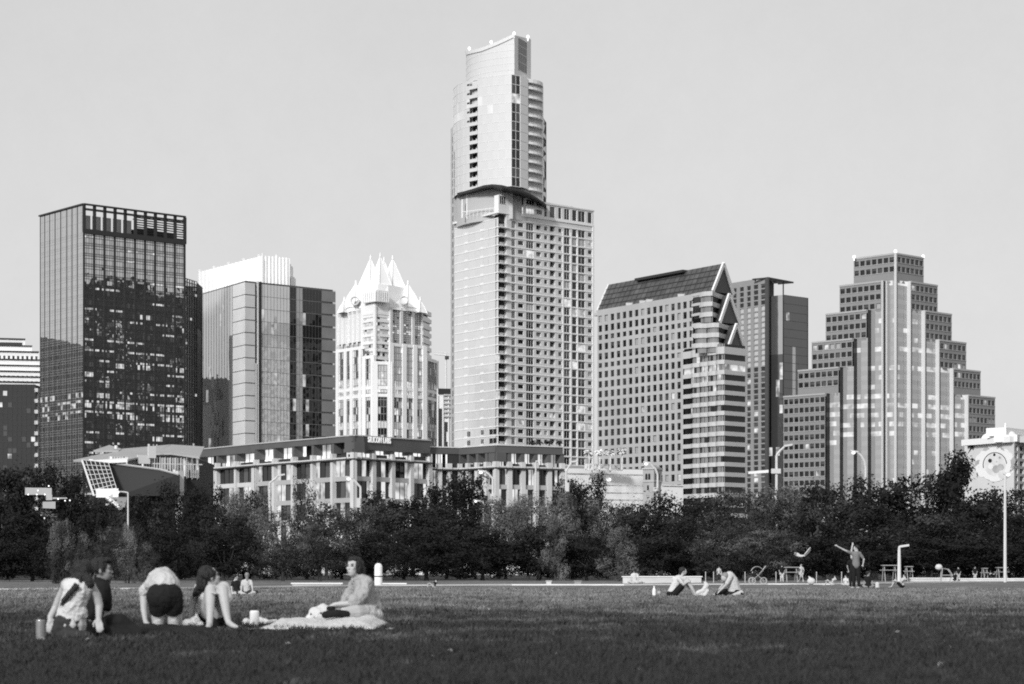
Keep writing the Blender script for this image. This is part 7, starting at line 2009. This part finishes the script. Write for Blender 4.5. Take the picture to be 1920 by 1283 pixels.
def table(u, D, label, w=1.5, zt=1.05):
    c = Vector((xm(u, D), D, 0)); t = thing('picnic_table', label, 'table', c, 'picnic tables by the path'); m = mat('table_pale', .34, .7, .2)
    mb = MB(); 
    for k in range(4): mb.box(c.x - w / 2, c.x + w / 2, c.y - .4 + k * .2, c.y - .22 + k * .2, zt - .05, zt)
    mb.build('table_top', m, t)
    for s in (-1, 1):
        mb = MB(); mb.box(c.x - w / 2, c.x + w / 2, c.y + s * .72 - .12, c.y + s * .72 + .12, zt - .36, zt - .32); mb.build('seat', m, t)
        mb = MB(); x = c.x + s * w * .35
        mb.tube([(x, c.y - .7, 0), (x, c.y - .2, zt - .06)], .035, 0, 5); mb.tube([(x, c.y + .7, 0), (x, c.y + .2, zt - .06)], .035, 0, 5); mb.tube([(x, c.y - .8, zt - .36), (x, c.y + .8, zt - .36)], .03, 0, 5); mb.build('leg', m, t)
table(1667, 155, 'white slatted picnic table left of the short lamp post', 1.0, 1.12)
table(1483, 150, 'pale picnic table between the standing and the walking person', .95, .98)
table(1704, 160, 'small pale picnic table just right of the short lamp post', .5, 1.05)
table(1846, 172, 'small white picnic table right of the person in black top', .35, .95)
table(1878, 172, 'white picnic table behind the tall white pole', .8, 1.0)
def folding_frame(u, D):
    c = Vector((xm(u, D), D, 0)); t = thing('folding_chair', 'white folding chair frame with a round pale cushion by the path', 'chair', c); m = mat('pram_pale', .66)
    mb = MB()
    for dy in (-.2, .2): mb.tube([c + Vector((-.28, dy, 0)), c + Vector((-.2, dy, .9)), c + Vector((.2, dy, .82)), c + Vector((.45, dy, .45)), c + Vector((.3, dy, 0))], .03, 0, 6); mb.tube([c + Vector((-.2, dy, .45)), c + Vector((.45, dy, .45))], .025, 0, 5)
    mb.build('frame', m, t)
    mb = MB(); mb.lathe(c + Vector((-.4, 0, .78)), [(.05, 0), (.2, .08), (.24, .2), (.16, .34), (.03, .38)], 0, 14); mb.build('cushion', CW, t)
folding_frame(1772, 150)

# ---------------------------------------------------------------- street lamps
ML = mat('lamp_metal', .62, .5, .4)
def lamp(label, pts, D, r=.10, head_=None, glow=False, box=None, group='street lamps along the shore'):
    q = [P(u, v, D) for u, v in pts]; b = Vector((q[0].x, D, 0)); t = thing('street_lamp', label, 'lamp', b, group)
    mb = MB(); mb.tube([b, q[0]], [r * 1.25, r * .9], 0, 8); mb.build('pole', ML, t)
    if len(q) > 1: mb = MB(); mb.tube(q, [r * .9] * (len(q) - 1) + [r * .7], 0, 6); mb.build('arm', ML, t)
    e = q[-1]; d = (q[-1] - q[-2]).normalized() if len(q) > 1 else Vector((1, 0, 0))
    d = Vector((math.copysign(1, d.x), 0, .15)).normalized(); s = r * 3.0
    mb = MB(); mb.obox(e + d * s * .6, d * s, Vector((0, s * .4, 0)), s * .22); mb.build('lamp_head', ML, t)
    if glow: mb = MB(); mb.lathe(e + d * s * .8 - Vector((0, 0, s * .5)), [(s * .15, -s * .3), (s * .55, 0), (s * .3, s * .27)], 0, 10); mb.build('bulb', emis('lamp_glow', 1.6), t)
    if box: 
        u0, u1, v0, v1 = box; mb = MB(); a = P(u0, v1, D - .3); c = P(u1, v0, D - .3); mb.box(a.x, c.x, D - .35, D - .1, a.z, c.z); mb.build('banner', CW, t)
lamp('angled street lamp before the left stone columns', [(505.5, 906), (515, 899), (523, 891.5)], 300, .16)
lamp('lit street lamp leaning left before the lettered corner', [(676, 914), (668, 905), (659, 896)], 300, .16, glow=True, box=(668.5, 676, 934, 952))
lamp('lit street lamp leaning left before the unlettered office', [(924, 898), (916, 889), (907, 884)], 300, .16, glow=True, box=(919, 926, 926, 948))
lamp('small lit street lamp low among the trees at the centre', [(906.5, 943), (903, 940), (896, 939)], 290, .11, glow=True)
lamp('slim lattice lamp pole at the right columns of the unlettered office', [(1004.5, 868), (1006, 865)], 420, .16)
lamp('lamp pole with short raised arms left of the white podium', [(1061.5, 885), (1066, 876), (1073, 866)], 350, .18, box=(1059, 1067, 905, 922))
lamp('lit street lamp curving left across the bell tower', [(1233, 890), (1229, 880), (1217, 868)], 350, .18, glow=True, box=(1225, 1233, 914, 922))
lamp('tall angled lamp between the gabled office and the ziggurat', [(1456, 854), (1463, 845), (1473, 836)], 330, .2, box=(1446, 1464, 879, 888))
lamp('lit lamp curving left in front of the ziggurat tower', [(1623, 878), (1621, 866), (1615, 855), (1606, 847)], 330, .18, glow=True, box=(1617, 1625, 902, 918))
lamp('small lamp with a flat arm beside the leaning glass wall', [(240, 924), (232, 922.5), (225, 922)], 300, .11, glow=True)
lamp('short white lamp post with a bent top on the lawn edge', [(1686, 1030), (1686.5, 1026), (1690, 1024.5)], 140, .095, group='lamp posts on the lawn edge')
lamp('tall white pole with a round lamp on top at the right edge', [(1884.5, 892), (1884.5, 888)], 150, .085, glow=True, group='lamp posts on the lawn edge')
def dot_light(u, v, D, label):
    t = thing('path_light', label, 'lamp', P(u, v, D), 'small lights seen between the trees'); p_ = P(u, v, D)
    mb = MB(); mb.lathe(p_, [(.05, -.1), (.12, 0), (.05, .1)], 0, 8); mb.build('bulb', emis('lamp_glow', 1.6), t)
